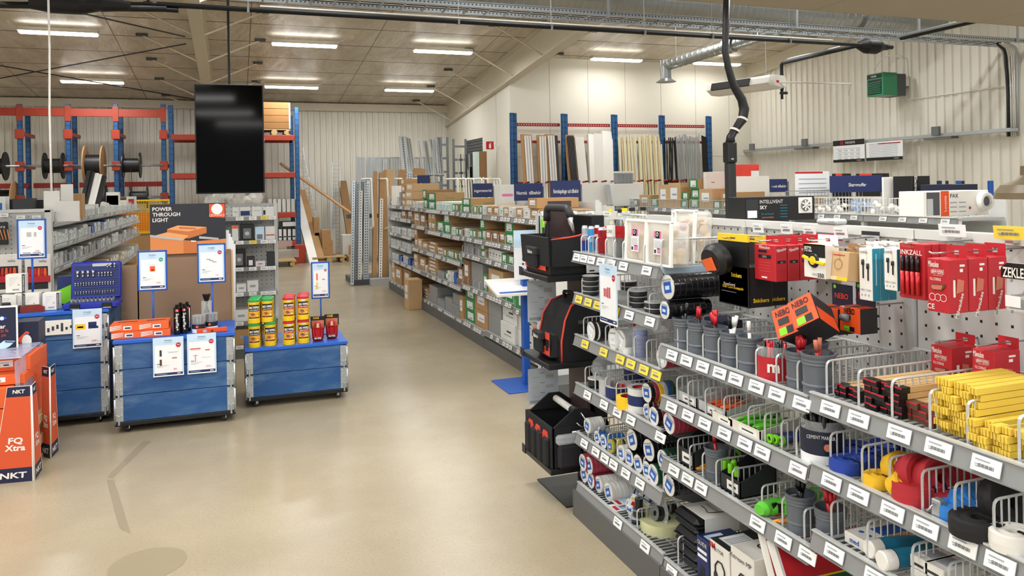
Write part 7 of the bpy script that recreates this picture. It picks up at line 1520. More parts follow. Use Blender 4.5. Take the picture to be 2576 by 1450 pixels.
SPECS = {
 0: [[(B, .16, .1, 2), (W, .08, .1, 1), (W, .08, .08, 1), (W, .07, .16, 1), (Gy, .1, .24, 1)], [(W, .07, .1, 1)]*7, [(W, .08, .11, 1)]*6, [(W, .07, .1, 1)]*6, [(W, .08, .1, 1)]*4+[(Bl, .1, .1, 1)], [(Tn, .2, .22, 2), (B, .4, .3, 1)]],
 1: [[(B, .26, .115, 4), (Tn, .5, .125, 3)], [(D, .3, .15, 1), (D, .3, .16, 1)], [(W, .07, .12, 1)]*6, [(W, .08, .1, 1)]*5, [(W, .08, .12, 1)]*3+[(Bl, .1, .1, 1)]*2, [(B, .5, .3, 1), (D, .3, .2, 1)]],
 2: [[(W, .06, .1, 1)]*5+[(G_, .12, .14, 2)], [(B, .35, .22, 1), (D, .3, .2, 1)], [(B, .2, .15, 2), (Tn, .2, .15, 1), (B, .3, .12, 1)], [(Tn, .2, .11, 2), (B, .3, .2, 1), (W, .1, .1, 1)], [(B, .4, .06, 2), (B, .35, .05, 3)]],
 3: [[(G_, .3, .12, 2), (Mn, .08, .12, 1), (Mn, .08, .12, 1), (Mn, .08, .12, 1)], [(Tn, .15, .13, 2), (B, .18, .13, 2), (G_, .3, .15, 1)], [(B, .5, .05, 3), (B, .4, .05, 2)], [(B, .5, .05, 5), (Gy, .3, .1, 1)], [(Gy, .4, .12, 2), (Gy, .35, .1, 1)]],
 4: [[(Mn, .07, .12, 1)]*4+[(G_, .09, .1, 1)]*3, [(G_, .2, .15, 2), (W, .06, .1, 1), (W, .06, .1, 1), (G_, .08, .1, 1), (G_, .08, .1, 1)], [(G_, .07, .11, 1)]*7, [(G_, .1, .1, 1), (W, .1, .14, 1), (W, .1, .14, 1), (Bl, .1, .14, 1), (D, .2, .26, 1)], [(Gy, .25, .18, 1), (Gy, .25, .14, 2), (B, .12, .3, 1)]],
 5: [[(G_, .25, .09, 2), (Mn, .07, .1, 1), (G_, .08, .1, 1), (G_, .08, .1, 1), (W, .08, .1, 1)], [(W, .06, .1, 1)]*3+[(G_, .08, .1, 1)]*3+[(G_, .12, .12, 2)], [(Gy, .1, .13, 1)]*5+[(G_, .12, .13, 2)], [(D, .2, .3, 1), (Gy, .35, .3, 1), (G_, .12, .2, 1)], [(G_, .25, .17, 3), (B, .3, .25, 2)]],
 6: [[(B, .16, .1, 1), (B, .14, .1, 1), (Mn, .1, .1, 1), (B, .15, .1, 1), (W, .1, .1, 1)], [(D, .1, .12, 1)]*3+[(G_, .14, .12, 2)], [(W, .08, .12, 1)]*4+[(G_, .12, .1, 1)]*2, [(Tn, .45, .28, 1), (G_, .35, .2, 1)], [(Gy, .3, .26, 2), (W, .3, .26, 2)]],
 7: [[(B, .14, .1, 1), (W, .1, .1, 1), (B, .16, .1, 2), (B, .16, .1, 1)], [(D, .1, .12, 1)]*5, [(W, .1, .12, 1)]*5, [(G_, .2, .2, 1), (Gy, .3, .2, 1)], [(G_, .3, .2, 1), (W, .2, .16, 1)], [(W, .4, .27, 2), (W, .35, .27, 2)]]}
for i in range(NB):
    ya, yb = YE-SW*(i+1), YE-SW*i; zs = zf[i]
    for j, z in enumerate(zs):
        if j >= len(SPECS[i]): continue
        hm = (.5 if j == 0 else zs[j-1]-z-.03); fillshelf(i, ya, yb, XF, z, hm, SPECS[i][j], .48, ORD[i]+' long-aisle bay', SHN[j] if j < len(zs)-1 else 'bottom shelf')
o = fbox('tan', XF-.22, 10.95, 11.25, 0, .43, .2, 'tall light brown carton standing on the floor in front of the long aisle shelving', 'floor carton')
# more goods standing above the top shelf and the hanging blue signs
def bluesign(label, px0, px1, py0, py1, Y, txt=None, X=None, th=.02):
    a, b_ = at(px0, py0, Y=Y), at(px1, py1, Y=Y); w, h = b_.x-a.x, a.z-b_.z; t = thing('aisle_sign', label, 'sign', ((a.x+b_.x)/2, Y, b_.z)); MB().box(-w/2, w/2, 0, th, 0, h, 'navy', c=.003).box(w/2-.002, w/2+.012, -.01, .03, -.25, h*.8, 'grey').build('board', t)
    if txt: MB().text(txt, h*.2, FY(0, -.003, h*.45), 'white', maxw=w*.86, bold=.01).build('lettering', t)
bluesign('blue aisle sign with cut off lettering behind the stacked brown cartons', 1050, 1082, 441, 484, 11.9, 'kar')
bluesign('blue aisle sign reading rorgangsmaterial, above the middle of the long shelving', 1189, 1240, 462, 496, 9.2, 'ingsmaterial')
bluesign('blue aisle sign half hidden behind a carton, left of the big enclosure sign', 1294, 1366, 462, 504, 7.4, 'Normk  tillbehör')
bluesign('blue aisle sign reading Normkapslingar och tillbehör', 1386, 1461, 455, 505, 6.9, 'Normkapslingar och tillbehör')
bluesign('blue aisle sign reading r och tillbehör beside the black pole', 1938, 1981, 451, 483, 6.7, 'r och tillbehör')
bluesign('large blue aisle sign reading Skarvmuffar', 2090, 2221, 443, 482, 5.6, 'Skarvmuffar')
ZB = 1.476
def board(name, label, px0, px1, py0, py1, Y, m, cat='board', dep=.02, rx=0, **k):
    a, b_ = at(px0, py0, Y=Y), at(px1, py1, Y=Y); zb_ = k.get('z0', ZB if ZB is not None else b_.z); w, h = b_.x-a.x, max(.02, a.z-zb_); mb = MB(); mb.box(-w/2, w/2, 0, dep, 0, h, m, c=.003)
    if k.get('txt'): mb.text(k['txt'], h*k.get('th', .2), FY(k.get('tx', 0)*w, -.002, h*k.get('ty', .5)) @ Matrix.Rotation(k.get('rot', 0), 4, 'Z'), k.get('tm', 'white'), bold=.02)
    for (x, z, a_, c_, mm) in k.get('art', ()): mb.box((x-a_/2)*w, (x+a_/2)*w, -.002, 0, (z-c_/2)*h, (z+c_/2)*h, mm)
    o = mb.build(name); o.location = ((a.x+b_.x)/2, Y, zb_); o.rotation_euler = (rx, 0, 0); return tag(o, label, cat)
board('display_board', 'blank white board standing on the far end of the long shelving', 985, 1048, 468, 497, 12.9, 'white')
board('carton', 'white carton with pink print behind the enclosure signs', 1257, 1296, 465, 505, 8.3, 'box_white', 'box', .2, art=[(0, .6, .7, .1, 'pink')])
# ---- near end panel of the long shelving with green packs
t = thing('end_shelving', 'light grey end panel of the long shelving with green hanging packs', 'shelving', (2.95, 6.1, 0)); xa, xb = at(1350, 540, Y=6.1).x-2.95, at(1583, 540, Y=6.1).x-2.95
MB().box(xa, xb, 0, .03, .1, 1.52, 'upright_white').build('panel', t); MB().box(xa, xa+.04, -.02, 0, 0, 1.52, 'grey_light').box(xa+.01, xa+.02, -.022, -.02, .2, 1.5, 'black').build('upright', t); MB().box(xb-.04, xb, -.02, 0, 0, 1.52, 'upright_white').build('upright', t); MB().box(xa, xb, -.3, 0, 0, .12, 'kick').build('base', t)
for px in (1375, 1410, 1442, 1485, 1528, 1565): q = at(px, 537, Y=6.08); meshobj('price_label', TAGW, t, (q.x-2.95, -.01, q.z), (0, 0, PI/2))
for i, (px, yel) in enumerate(((1378, 1), (1410, 0), (1445, 1), (1470, 1), (1500, 0), (1545, 1))):
    q = at(px, 590, Y=6.0); u = thing('battery_pack', '%s green battery pack hanging on the end panel behind the tool tote, from the left' % ORD[i], 'pack', (q.x, 6.0, q.z), 0, 'green battery packs'); MB().box(-.05, .05, 0, .02, 0, .13, 'lime' if i != 5 else 'charcoal', c=.004).box(-.05, .05, -.001, .0, 0, .06, 'charcoal').build('card', u)
    b = MB(); b.box(-.04, -.01, -.003, 0, .09, .11, 'yellow' if yel else 'white'); [b.tube([(-.02+k*.016, -.006, .01), (-.02+k*.016, -.006, .05)], .005, 'lime' if k % 2 else 'black', 5) for k in range(4)]; b.build('batteries', u); MB().tube([(0, -.02, .125), (0, .1, .125)], .003, 'chrome', 5).build('hook', u)
# ---- third row of shelving (boxes with green print) and wire baskets
XQ = 5.1; yq = [4.3+.92*k for k in range(7)]
for i in range(6):
    ya, yb = yq[i], yq[i+1]; bn = '%s third-row bay' % ORD[i]
    t = thing('shelving_bay', '%s bay of the third shelving row, counted from its near end' % ORD[i], 'shelving', (0, 0, 0), 0, 'third shelving row')
    MB().box(XQ+.5, XQ+.52, ya+.004, yb-.004, .1, 1.6, 'upright_white').build('back_panel', t); MB().box(XQ-.03, XQ-.01, ya, yb-.004, 0, .12, 'kick').build('kick_plate', t); MB().box(XQ+.0, XQ+.04, ya+.005, ya+.04, 0, 1.45+(.16 if i == 0 else 0), 'upright_white').build('upright', t)
    for z in (1.45, 1.15, .8, .5, .15): shelf(t, ya+.003, yb-.003, z, XQ, XQ+.48, [(ya+.1+.2*k, 'w') for k in range(4)], [], wire=False)
    if i >= 2: meshobj('front_fence', divider_mesh(yb-ya-.05, .1, .03), t, (XQ+.01, ya+.02, 1.455), (0, 0, PI/2))
    sp = [[], [], [(G_, .12, .1, 1), (W, .1, .1, 1), (Mn, .1, .1, 1), (W, .1, .09, 1), (G_, .12, .16, 1)], [(G_, .14, .12, 3), (Tn, .2, .24, 1), (G_, .1, .1, 1), (B, .18, .1, 2)], [(G_, .15, .12, 1), (Tn, .2, .3, 1), (Tn, .24, .32, 1), (G_, .12, .1, 2)], [(B, .2, .14, 1), (W, .2, .1, 1), (G_, .1, .1, 1), (Tn, .25, .16, 1)]][i]
    if sp: fillshelf(i+40, ya, yb, XQ, 1.455, .5, sp, .48, bn, 'top shelf')
    if i < 2:
        for k in range(3):
            y0 = ya+.02+k*.3; u = thing('wire_basket', 'white wire basket of fittings, %s from the near end of the third shelving row' % ORD[i*3+k], 'basket', (XQ-.05, y0, 1.46), 0, 'white wire baskets')
            b = MB()
            for zz in (0, .07, .14): b.tube([(0, 0, zz), (0, .28, zz), (.4, .28, zz), (.4, 0, zz), (0, 0, zz)], .003, 'white', 4)
            for q in range(9): b.tube([(0, .035*q, .14), (0, .035*q, 0), (.4, .035*q, 0)], .002, 'white', 4)
            for q in range(10): b.tube([(.04*q, 0, .14), (.04*q, 0, 0)], .002, 'white', 4)
            b.build('basket', u); rn = random.Random(i*7+k); b = MB()
            for q in range(14): b.lathe([(0, 0), (.02, .005), (.02, .04), (0, .05)], 'white_gloss' if k else 'bag_blue', 7, TR(.03+rn.random()*.3, .03+rn.random()*.22, .01+rn.random()*.09, rn.random()*3, rn.random()*3, 0))
            tag(b.build('fittings', u), kind='stuff')
        rn = random.Random(i); b = MB()
        for q in range(40): b.lathe([(.0, 0), (.012, .002), (.012, .03), (0, .032)], ('green_dark', 'grey_light', 'zinc', 'box_green')[q % 4], 6, TR(XQ+.02+rn.random()*.2, ya+.05+rn.random()*.8, 1.16+rn.random()*.16, rn.random()*3, rn.random()*3, 0))
        tag(b.build('loose_fittings'), 'heap of green and metal fittings under the white baskets, bay %s' % ('one', 'two')[i], 'fittings', kind='stuff')
board('carton', 'beige cabinet panel with two hooks, left of the black cable pole', 1776, 1834, 433, 500, 7.7, 'white', 'panel', .06, art=[(.2, .35, .1, .04, 'charcoal'), (-.2, .7, .15, .02, 'grey')]).name = 'cabinet_panel'
board('display_board', 'long white blank board behind the third shelving row', 1462, 1620, 461, 505, 9.65, 'white')
board('display_board', 'blank white board right of the black cable pole', 1853, 1936, 444, 492, 7.1, 'white')
board('display_board', 'tilted grey reflecting panel leaning above the third shelving row', 1530, 1610, 462, 494, 9.5, 'grey_light', rx=-.3)
board('carton', 'orange and white carton on top of the shelving right of the cable pole', 1866, 1910, 414, 440, 7.2, 'red_bright', 'box', .15, art=[(.25, .6, .45, .5, 'paper'), (-.25, .35, .2, .3, 'white'), (0, .1, .05, .2, 'black')])
board('table_poster', 'white table poster with red line standing in a wire basket', 2000, 2087, 432, 474, 6.2, 'paper', 'poster', .005, art=[(-.1, .97, .8, .05, 'red')]+[(0, .2+.12*k, .8, .02, 'print_grey') for k in range(6)])
board('display_board', 'white board with a plastic bag in front, right of the Skarvmuffar sign', 2222, 2296, 446, 482, 5.2, 'white')
board('carton', 'black carton with upright white lettering on the shelving top', 2294, 2340, 443, 478, 4.95, 'black', 'box', .2, txt='Electrolux', th=.1, tx=-.3, ty=.7, rot=-PI/2)
for i, (a, b_) in enumerate(((2102, 2142), (2162, 2238))): board('dark_carton', ['narrow red and black carton rising behind the large blue sign, left', 'wide red and black carton rising behind the large blue sign, right'][i], a, b_, 437, 482, 5.85, 'black', 'box', .05, art=[(-.3, .9, .4, .2, 'red_bright')])
for i, (a, w_, m_) in enumerate(((2363, 8, 'navy'), (2385, 3, 'charcoal'), (2411, 10, 'blue'), (2425, 3, 'charcoal'), (2491, 10, 'blue'))): board('rack_post', '%s thin rack post standing in front of the right wall, from the left' % ORD[i], a, a+w_, 455, 520, 6.8, m_, 'post', .04, z0=0)
q = at(2388, 474, Y=4.7); q.z = 1.52; t = thing('hard_hat', 'yellow hard hat on top of the shelving by the right wall', 'hard hat', q); MB().lathe([(.13, -.03), (.11, -.02), (.1, .03), (.06, .08), (0, .095)], 'yellow', 18).build('shell', t); MB().lathe([(.14, -.034), (.14, -.028), (.1, -.024)], 'yellow', 18).build('brim', t)
board('carton', 'dark flat package lying beside the yellow hard hat', 2395, 2460, 464, 480, 4.55, 'navy_dark', 'package', .3)
t = thing('wire_basket', 'large grey wire basket holding the table poster', 'basket', (at(2045, 478, Y=6.15).x, 6.0, 1.46)); b = MB()
for zz in (0, .1, .2): b.tube([(-.33, -.15, zz), (.33, -.15, zz), (.33, .15, zz), (-.33, .15, zz), (-.33, -.15, zz)], .004, 'zinc', 4)
for k in range(17): b.tube([(-.33+.041*k, -.15, 0), (-.33+.041*k, -.15, .2)], .003, 'zinc', 4)
b.build('basket', t)
q = at(1569, 462, Y=9.55); MB().box(-.2, .2, -.1, .15, 1.46, q.z-.003, 'box_white', c=.004).build('base_carton').location = (q.x, q.y, 0); tag(C.objects['base_carton'], 'white carton under the wrapped bundle of dark rolls', 'box'); t = thing('wrapped_bundle', 'plastic wrapped bundle of dark rolls above the third shelving row', 'bundle', q); b = MB()
for k in range(9): b.lathe([(0, 0), (.03, 0), (.03, .14), (0, .14)], 'charcoal' if k % 2 else 'grey_dark', 10, TR(-.11+.028*k, 0, 0))
b.build('rolls', t); MB().box(-.14, .14, -.06, .06, -.002, .17, 'clear', c=.02).build('wrapping', t); MB().box(-.14, .14, -.05, .05, .145, .17, 'white', c=.01).build('top_layer', t)
# ---- things on top of the near shelving
def topbox(label, px0, px1, py0, py1, Y, dep, m): 
    a, b_ = at(px0, py0, Y=Y), at(px1, py1, Y=Y); w, h = b_.x-a.x, a.z-b_.z; t = thing('fan_box', label, 'box', ((a.x+b_.x)/2, Y, b_.z)); MB().box(-w/2, w/2, 0, dep, 0, h, m, c=.002).build('carton', t); return t, w, h
t, w, h = topbox('black bathroom fan box reading Intellivent Sky, standing on the near shelving top', 1872, 2050, 497, 552, 2.95, .12, 'black')
b = MB(); b.text('INTELLIVENT', .016, FY(-.05, -.002, h*.8), 'white', w=.13); b.text('SKY', .016, FY(-w*.24, -.002, h*.57), 'white', bold=.02); b.text('En varldsunik', .009, FY(-w*.18, -.002, h*.3), 'teal'); b.text('badrumsflakt', .009, FY(-w*.18, -.002, h*.16), 'peach')
for k in range(5): b.box(-.0, .04, -.001, 0, h*(.15+.12*k), h*(.17+.12*k), 'teal')
b.box(-w*.48, -w*.31, -.001, 0, h*.12, h*.9, 'charcoal'); b.box(-w*.46, -w*.33, -.002, -.001, h*.15, h*.45, 'paper'); b.box(w*.26, w*.46, -.003, 0, h*.28, h*.94, 'white', c=.001); b.lathe([(.0, .006), (.02, .006), (.028, .004)], 'grey', 18, FY(w*.36, 0, h*.61))
for k in range(7): a_ = k*.9; b.tube([(w*.36, -.008, h*.61), (w*.36+.024*math.cos(a_), -.008, h*.61+.024*math.sin(a_))], .004, 'white', 5)
b.build('print', t)
t, w, h = topbox('white fan box reading PAX Levante with a round fan, on the near shelving top', 2322, 2488, 482, 540, 1.93, .1, 'white'); t.location.z += .0
b = MB(); b.box(-w*.24, -w*.12, -.001, 0, 0, h, 'nebo'); b.text('Levante', .012, FY(-w*.18, -.002, h*.5) @ Matrix.Rotation(PI/2, 4, 'Z'), 'white', maxw=h*.8); b.text('PAX', .014, FY(-w*.04, -.002, h*.8), 'print_dark'); b.box(-w*.45, -w*.26, -.001, 0, h*.05, h*.95, 'grey_dark'); b.box(-w*.45, -w*.36, -.0015, 0, h*.05, h*.7, 'grey_light')
for k in range(6): b.box(-w*.1+.04*(k % 2), -w*.1+.03+.04*(k % 2), -.001, 0, h*(.15+.18*(k//2)), h*(.19+.18*(k//2)), 'print_grey')
b.lathe([(0, .001), (.005, .001)], 'red', 10, FY(w*.2, 0, h*.3)); b.lathe([(.0, .012), (.018, .012), (.02, .02), (.03, .02), (.034, .006), (.034, 0)], 'white_gloss', 24, FY(w*.4, 0, h*.55)); b.lathe([(0, .014), (.016, .014)], 'grey_dark', 16, FY(w*.4, 0, h*.55)); b.build('print', t)
q = at(2092, 556, X=2.15); t = thing('small_device', 'grey rounded sensor device lying on the near shelving top', 'device', (2.15, q.y, 1.584)); MB().box(-.03, .03, -.055, .055, 0, .022, 'grey_light', c=.008).build('housing', t); MB().box(-.032, -.03, -.045, -.015, .004, .016, 'glass_clear').build('lens', t)
# brown lamp shade at the right edge
q = at(2600, 500, Y=1.75); t = thing('lamp_shade_pendant', 'brown metal pendant lamp shade at the right edge of the picture', 'lamp', q); t.name = 'pendant_lamp'; mat('shade_brown', '#5f5138', .45)
MB().lathe([(.0, .105), (.035, .105), (.036, .075), (.05, .06), (.09, .045), (.108, .02), (.11, 0), (.106, 0), (.1, .02), (.05, .05), (0, .055)], 'shade_brown', 32).build('lamp_shade', t); MB().tube([(0, 0, .1), (0, 0, 3.57-q.z)], .004, 'black', 6).build('cable', t)
# ================================================================ goods on the left row, end bay packs
for i in range(8):
    ya, yb = LG[i], LG[i+1]; bn = '%s left-row bay' % ORD[i]; zz = [1.475, 1.24, 1.0, .65, .15]
    for j, z in enumerate(zz):
        rn = random.Random(i*5+j+3); sp = []
        base = [['white', 'clear', 'white'], ['white', 'white', 'blue' if i in (2, 3) else 'white'], ['white', 'clear', 'grey', 'white'], ['white', 'tan', 'white', 'clear'], ['brown', 'tan']][j]
        for k in range(6 if j < 4 else 2): sp.append((rn.choice(base), rn.uniform(.08, .16) if j < 4 else .4, rn.uniform(.09, .15) if j < 4 else .3, 1))
        if i > 4: sp = sp[:3]
        fillshelf(i+70, ya, yb, XLG, z, .2 if j < 4 else .4, sp, .48, bn, SHN[j] if j < 4 else 'bottom shelf', -1)
for i, (px0, px1) in enumerate(((-30, 55), (62, 128))):
    for k in range(2):
        y = 8.6+.06*k; a, b_ = at(px0, 650, Y=y), at(px1, 735, Y=y); w, h = (b_.x-a.x)/2, a.z-b_.z; t = thing('screwdriver_pack', '%s white and red screwdriver pack on the left end bay, %s' % (('left', 'right')[i], ('front', 'behind the front one')[k]), 'pack', ((a.x+b_.x)/2, y, b_.z+.03*k), 0, 'screwdriver packs')
        MB().box(-w, w, 0, .03, 0, h, 'white', c=.003).box(-w*.8, w*.8, -.002, 0, h*.1, h*.75, 'charcoal').build('card', t); MB().box(-w, w, -.03, -.002, h*.3, h*.48, 'red', c=.002).text('wiha', .025, FY(w*.4, -.003, h*.9), 'print_dark').build('red_band', t)
        if k == 0:
            for q in range(6): MB().lathe([(0, 0), (.012, .0), (.016, .04), (.012, .09), (0, .1)], 'orange' if q % 2 else 'red', 8, TR(-w*.6+q*w*.24, -.016, h*.42)).build('handle', t)
y = 8.75; a, b_ = at(-30, 560, Y=y), at(20, 616, Y=y); o = MB().box(0, b_.x-a.x, 0, .03, 0, a.z-b_.z, 'black', c=.003).text('Nora', .03, FY((b_.x-a.x)*.6, -.002, (a.z-b_.z)*.8), 'white'); [o.tube([(.1+.025*k, -.004, .05), (.07+.03*k, -.004, .15)], .005, 'pic_orange', 4) for k in range(4)]; o = o.build('bulb_pack'); o.location = (a.x, y, b_.z); tag(o, 'black pack with orange light bulbs hanging at the left edge', 'pack')
for px, py in ((10, 542), (52, 547), (92, 547), (15, 654), (92, 652)): q = at(px, py, Y=8.86); meshobj('price_label', TAGW, next(o for o in C.objects if o.name == 'end_shelving'), (q.x, -.06, q.z), (0, 0, PI/2))
for (nm, lab, px0, px1, py0, py1, Y, m, cat, dep, k) in (
 ('display_board', 'square blank white board on top of the left shelving', 109, 150, 481, 518, 9.3, 'white', 'board', .02, {}), ('display_board', 'tall blank white board on top of the left shelving', 152, 184, 464, 510, 9.6, 'white', 'board', .02, {}), ('display_board', 'low wide white board on top of the left shelving', 140, 200, 507, 528, 9.0, 'white', 'board', .02, {}),
 ('carton', 'open brown carton behind the tall white board', 180, 206, 487, 512, 10.0, 'cardboard', 'box', .2, {}), ('black_case', 'dark grey case on top of the left shelving', 31, 82, 500, 530, 9.2, 'charcoal', 'case', .2, {}), ('black_case', 'black case beside the dark grey one, with white cord on it', 82, 108, 503, 528, 9.4, 'black', 'case', .2, {}), ('black_case', 'small black case at the left, behind the blue framed sign', 10, 32, 502, 530, 9.5, 'black', 'case', .2, {}),
 ('carton', 'blue and white carton at the left edge, standing on the shelving', -15, 14, 495, 520, 9.3, 'box_white', 'box', .15, dict(art=[(-.1, .5, .6, .5, 'blue')])),
 ('carton', 'white carton with red print at the far end of the left shelving', 318, 342, 495, 518, 15.5, 'box_white', 'box', .1, dict(art=[(0, .6, .6, .4, 'red')])), ('carton', 'white and red carton near the yellow cage', 292, 316, 505, 522, 15.0, 'box_white', 'box', .1, dict(art=[(0, .3, .9, .4, 'red')]))): board(nm, lab, px0, px1, py0, py1, Y, m, cat, dep, **k)
for i in range(4): board('plastic_lid_box', 'white lidded box, %s from below in the stack by the reels' % ORD[i], 267, 298, 508-i*8, 516-i*8, 14.0, 'white_gloss', 'box', .2)
for i, (px, m_) in enumerate(((212, 'black'), (222, 'black'), (232, 'white'), (240, 'white_gloss'), (250, 'black'))):
    p, q = at(px-6, 520, Y=12.0), at(px+13, 432-i*-3, Y=12.3); o = MB().tube([(0, 0, 0), q-p], .035, m_, 4).build('long_profile'); o.location = p; tag(o, '%s %s long profile leaning above the left shelving, from the left' % (ORD[i], 'black' if m_ == 'black' else 'white'), 'profile', 'leaning long profiles')
ZB = None
t = thing('wire_cage', 'yellow wire mesh cage behind the left shelving', 'cage', at(350, 585, Y=17.0)); w = .55; h = at(350, 505, Y=17.0).z-t.location.z; b = MB(); b.tube([(-w, 0, 0), (-w, 0, h), (w, 0, h), (w, 0, 0), (-w, 0, 0)], .03, 'yellow', 4); b.build('frame', t); b = MB()
for k in range(24): b.tube([(-w+k*w/12, 0, 0), (-w+k*w/12, 0, h)], .006, 'yellow', 4, cap=False)
for k in range(16): b.tube([(-w, 0, k*h/16), (w, 0, k*h/16)], .006, 'yellow', 4, cap=False)
b.box(-w, w, .4, .42, -t.location.z+.02, h*.6, 'orange'); b.build('mesh', t); MB().box(-w, w, 0, .5, -t.location.z+.01, -.03, 'cardboard').build('base_box', t)
# ================================================================ thermostats on the end bay
TY = ty-.33
def shelfbox(label, px0, px1, j, hh, m, art=None, dial=None, cat='box'):
    z = (TZ+[.14])[j]; x0, x1 = xof(px0, TY, z), xof(px1, TY, z); w = (x1-x0)/2; t = thing('thermostat_box', label, cat, ((x0+x1)/2, TY, z+.001)); MB().box(-w, w, 0, .08, 0, hh, m, c=.003).build('carton', t); b = MB()
    for (x, zz, a_, c_, mm) in art or (): b.box((x-a_/2)*w*2, (x+a_/2)*w*2, -.002, 0, (zz-c_/2)*hh, (zz+c_/2)*hh, mm)
    if dial: b.box(-w*.55, w*.55, -.006, -.002, hh*.12, hh*.75, 'grey'); b.lathe([(0, .022), (w*.3, .02), (w*.36, .006)], 'grey_light', 20, FY(0, 0, hh*.42))
    if art or dial: b.build('print', t)
for a in ((('white box at the left on the top shelf of the thermostat bay'), 585, 601, 0, .1, 'box_white', [(0, .5, .5, .1, 'print_grey')]), ('white and blue box on the top shelf of the thermostat bay', 604, 630, 0, .1, 'box_white', [(0, .35, .9, .5, 'navy')]), ('white box with grey print on the top shelf of the thermostat bay', 634, 659, 0, .1, 'box_white', [(0, .6, .6, .06, 'print_grey')]), ('white box with a small dark square on the top shelf of the thermostat bay', 661, 689, 0, .095, 'box_white', [(-.35, .4, .2, .5, 'navy_dark')]),
 ('white card box with orange top on the second shelf of the thermostat bay', 584, 600, 1, .16, 'box_white', [(0, .9, .9, .2, 'orange')]), ('black dial thermostat box on the second shelf', 604, 640, 1, .17, 'black', None, 1), ('pale box with a grey display on the second shelf', 642, 665, 1, .14, 'paper_blue', [(0, .25, .6, .35, 'grey')]), ('white box with a magenta stripe on the second shelf', 668, 692, 1, .14, 'box_white', [(0, .35, .9, .08, 'red')]),
 ('large black dial thermostat box on the third shelf', 585, 619, 2, .19, 'black', None, 1), ('small black and white box on the third shelf', 621, 641, 2, .11, 'charcoal', [(0, .4, .5, .5, 'white')]), ('white box with pink print, lower of two on the third shelf', 643, 667, 2, .055, 'box_white', [(0, .5, .5, .3, 'pink')]), ('tall dark grey box at the right of the third shelf', 672, 692, 2, .15, 'charcoal', [])): shelfbox(*a)
for j, k, px0, px1, hh, m in ((3, 0, 595, 620, .09, 'box_white'), (3, 1, 622, 650, .12, 'box_white'), (4, 0, 590, 625, .12, 'box_white'), (4, 1, 628, 660, .1, 'bin_grey'), (5, 0, 592, 640, .16, 'cardboard'), (5, 1, 645, 690, .12, 'cardboard')): shelfbox('%s %s on the %s of the thermostat bay' % (('left', 'right')[k], 'white box' if m == 'box_white' else 'carton', SHN[j]), px0, px1, j, hh, m, [(0, .5, .5, .2, 'print_grey')])
b = MB(); rn = random.Random(2)
for k in range(26): b.lathe([(0, 0), (.06, .01), (.05, .05), (0, .06)], 'clear_milk', 7, TR(-.3+rn.random()*.55, 9.1+rn.random()*.5, 1.6+rn.random()*.12, rn.random()*3, rn.random()*3, 0))
tag(b.build('plastic_bags'), 'heap of clear plastic bags on top of the thermostat bay', 'plastic bags', kind='stuff')
# ================================================================ pallet racks along the walls
mat('rack_blue', '#245c94', .45); mat('rack_orange', '#ac3c24', .45); mat('rack_red', '#a32a22', .45)
def upright(par, x, y, z1, w=.1, d=.08, nm='upright'):
    b = MB(); b.box(x-w/2, x+w/2, y, y+.006, 0, z1, 'rack_blue'); b.box(x-w/2, x-w/2+.006, y, y+d, 0, z1, 'rack_blue'); b.box(x+w/2-.006, x+w/2, y, y+d, 0, z1, 'rack_blue'); z = .1; k = 0
    while z < z1-.05: b.box(x-w*.22-.007, x-w*.22+.007, y-.002, y, z, z+.03, 'navy_dark'); b.box(x+w*.22-.007, x+w*.22+.007, y-.002, y, z, z+.03, 'navy_dark'); z += .14
    return b.build(nm, par)
def reelm(label, x, y, z, r, w, fl, grp='cable reels'):
    t = thing('cable_reel', label, 'cable reel', (x, y, z), 0, grp); R = Matrix.Rotation(PI/2, 4, 'Y')
    MB().lathe([(0, -w/2), (r*.55, -w/2), (r*.55, w/2), (0, w/2)], 'black', 18, R).build('cable', t)
    for s_ in (-1, 1): MB().lathe([(.03, s_*w/2-.012), (r, s_*w/2-.012), (r, s_*w/2+.012), (.03, s_*w/2+.012), (.03, s_*w/2-.012)], fl, 24, R).build('flange', t)
    MB().tube([(0, -r*.5, 0), (.02, -r*.55, -.9)], .007, 'black', 5).build('cable_end', t)
YR1, YR2 = 20.0, 21.1
t = thing('pallet_rack', 'blue and orange pallet rack with cable reels along the back wall at the left', 'rack', (0, 0, 0))
for px in (50, 172, 292, 412): x = at(px, 380, Y=YR1).x; upright(t, x, YR1, at(px, 262, Y=YR1).z)
for px in (73, 190, 306): x = at(px, 380, Y=YR2).x; upright(t, x, YR2-.1, at(px, 285, Y=YR2).z)
ux = [at(p, 380, Y=YR1).x for p in (-72, 50, 172, 292, 412)]; zb1 = at(200, 283, Y=YR1).z; zb2 = at(200, 466, Y=YR2).z; zr = at(230, 417, Y=YR1).z; zr2 = at(350, 497, Y=YR1).z
for a, c_ in zip(ux, ux[1:]):
    MB().box(a+.05, c_-.05, YR1, YR1+.05, zb1-.09, zb1+.09, 'rack_orange', c=.006).build('beam', t); MB().box(a+.05, c_-.05, YR2-.15, YR2-.1, zb2-.06, zb2+.06, 'rack_red').build('beam', t)
    MB().tube([(a, YR1-.03, zr), (c_, YR1-.03, zr)], .03, 'zinc', 8).build('reel_bar', t)
    MB().tube([(a, YR1-.03, zr2), (c_, YR1-.03, zr2)], .03, 'zinc', 8).build('reel_bar', t)
for x in ux[1:]:
    for z in (at(200, 337, Y=YR1).z, zr, zr2): MB().box(x-.09, x+.09, YR1-.04, YR1, z-.12, z+.1, 'rack_orange', c=.01).box(x+.04, x+.09, YR1, YR2-.1, z-.05, z+.03, 'rack_red').build('arm_bracket', t)
    MB().box(x-.06, x+.06, YR1-.02, YR1, zb1-.2, zb1+.15, 'rack_orange').build('beam_connector', t)
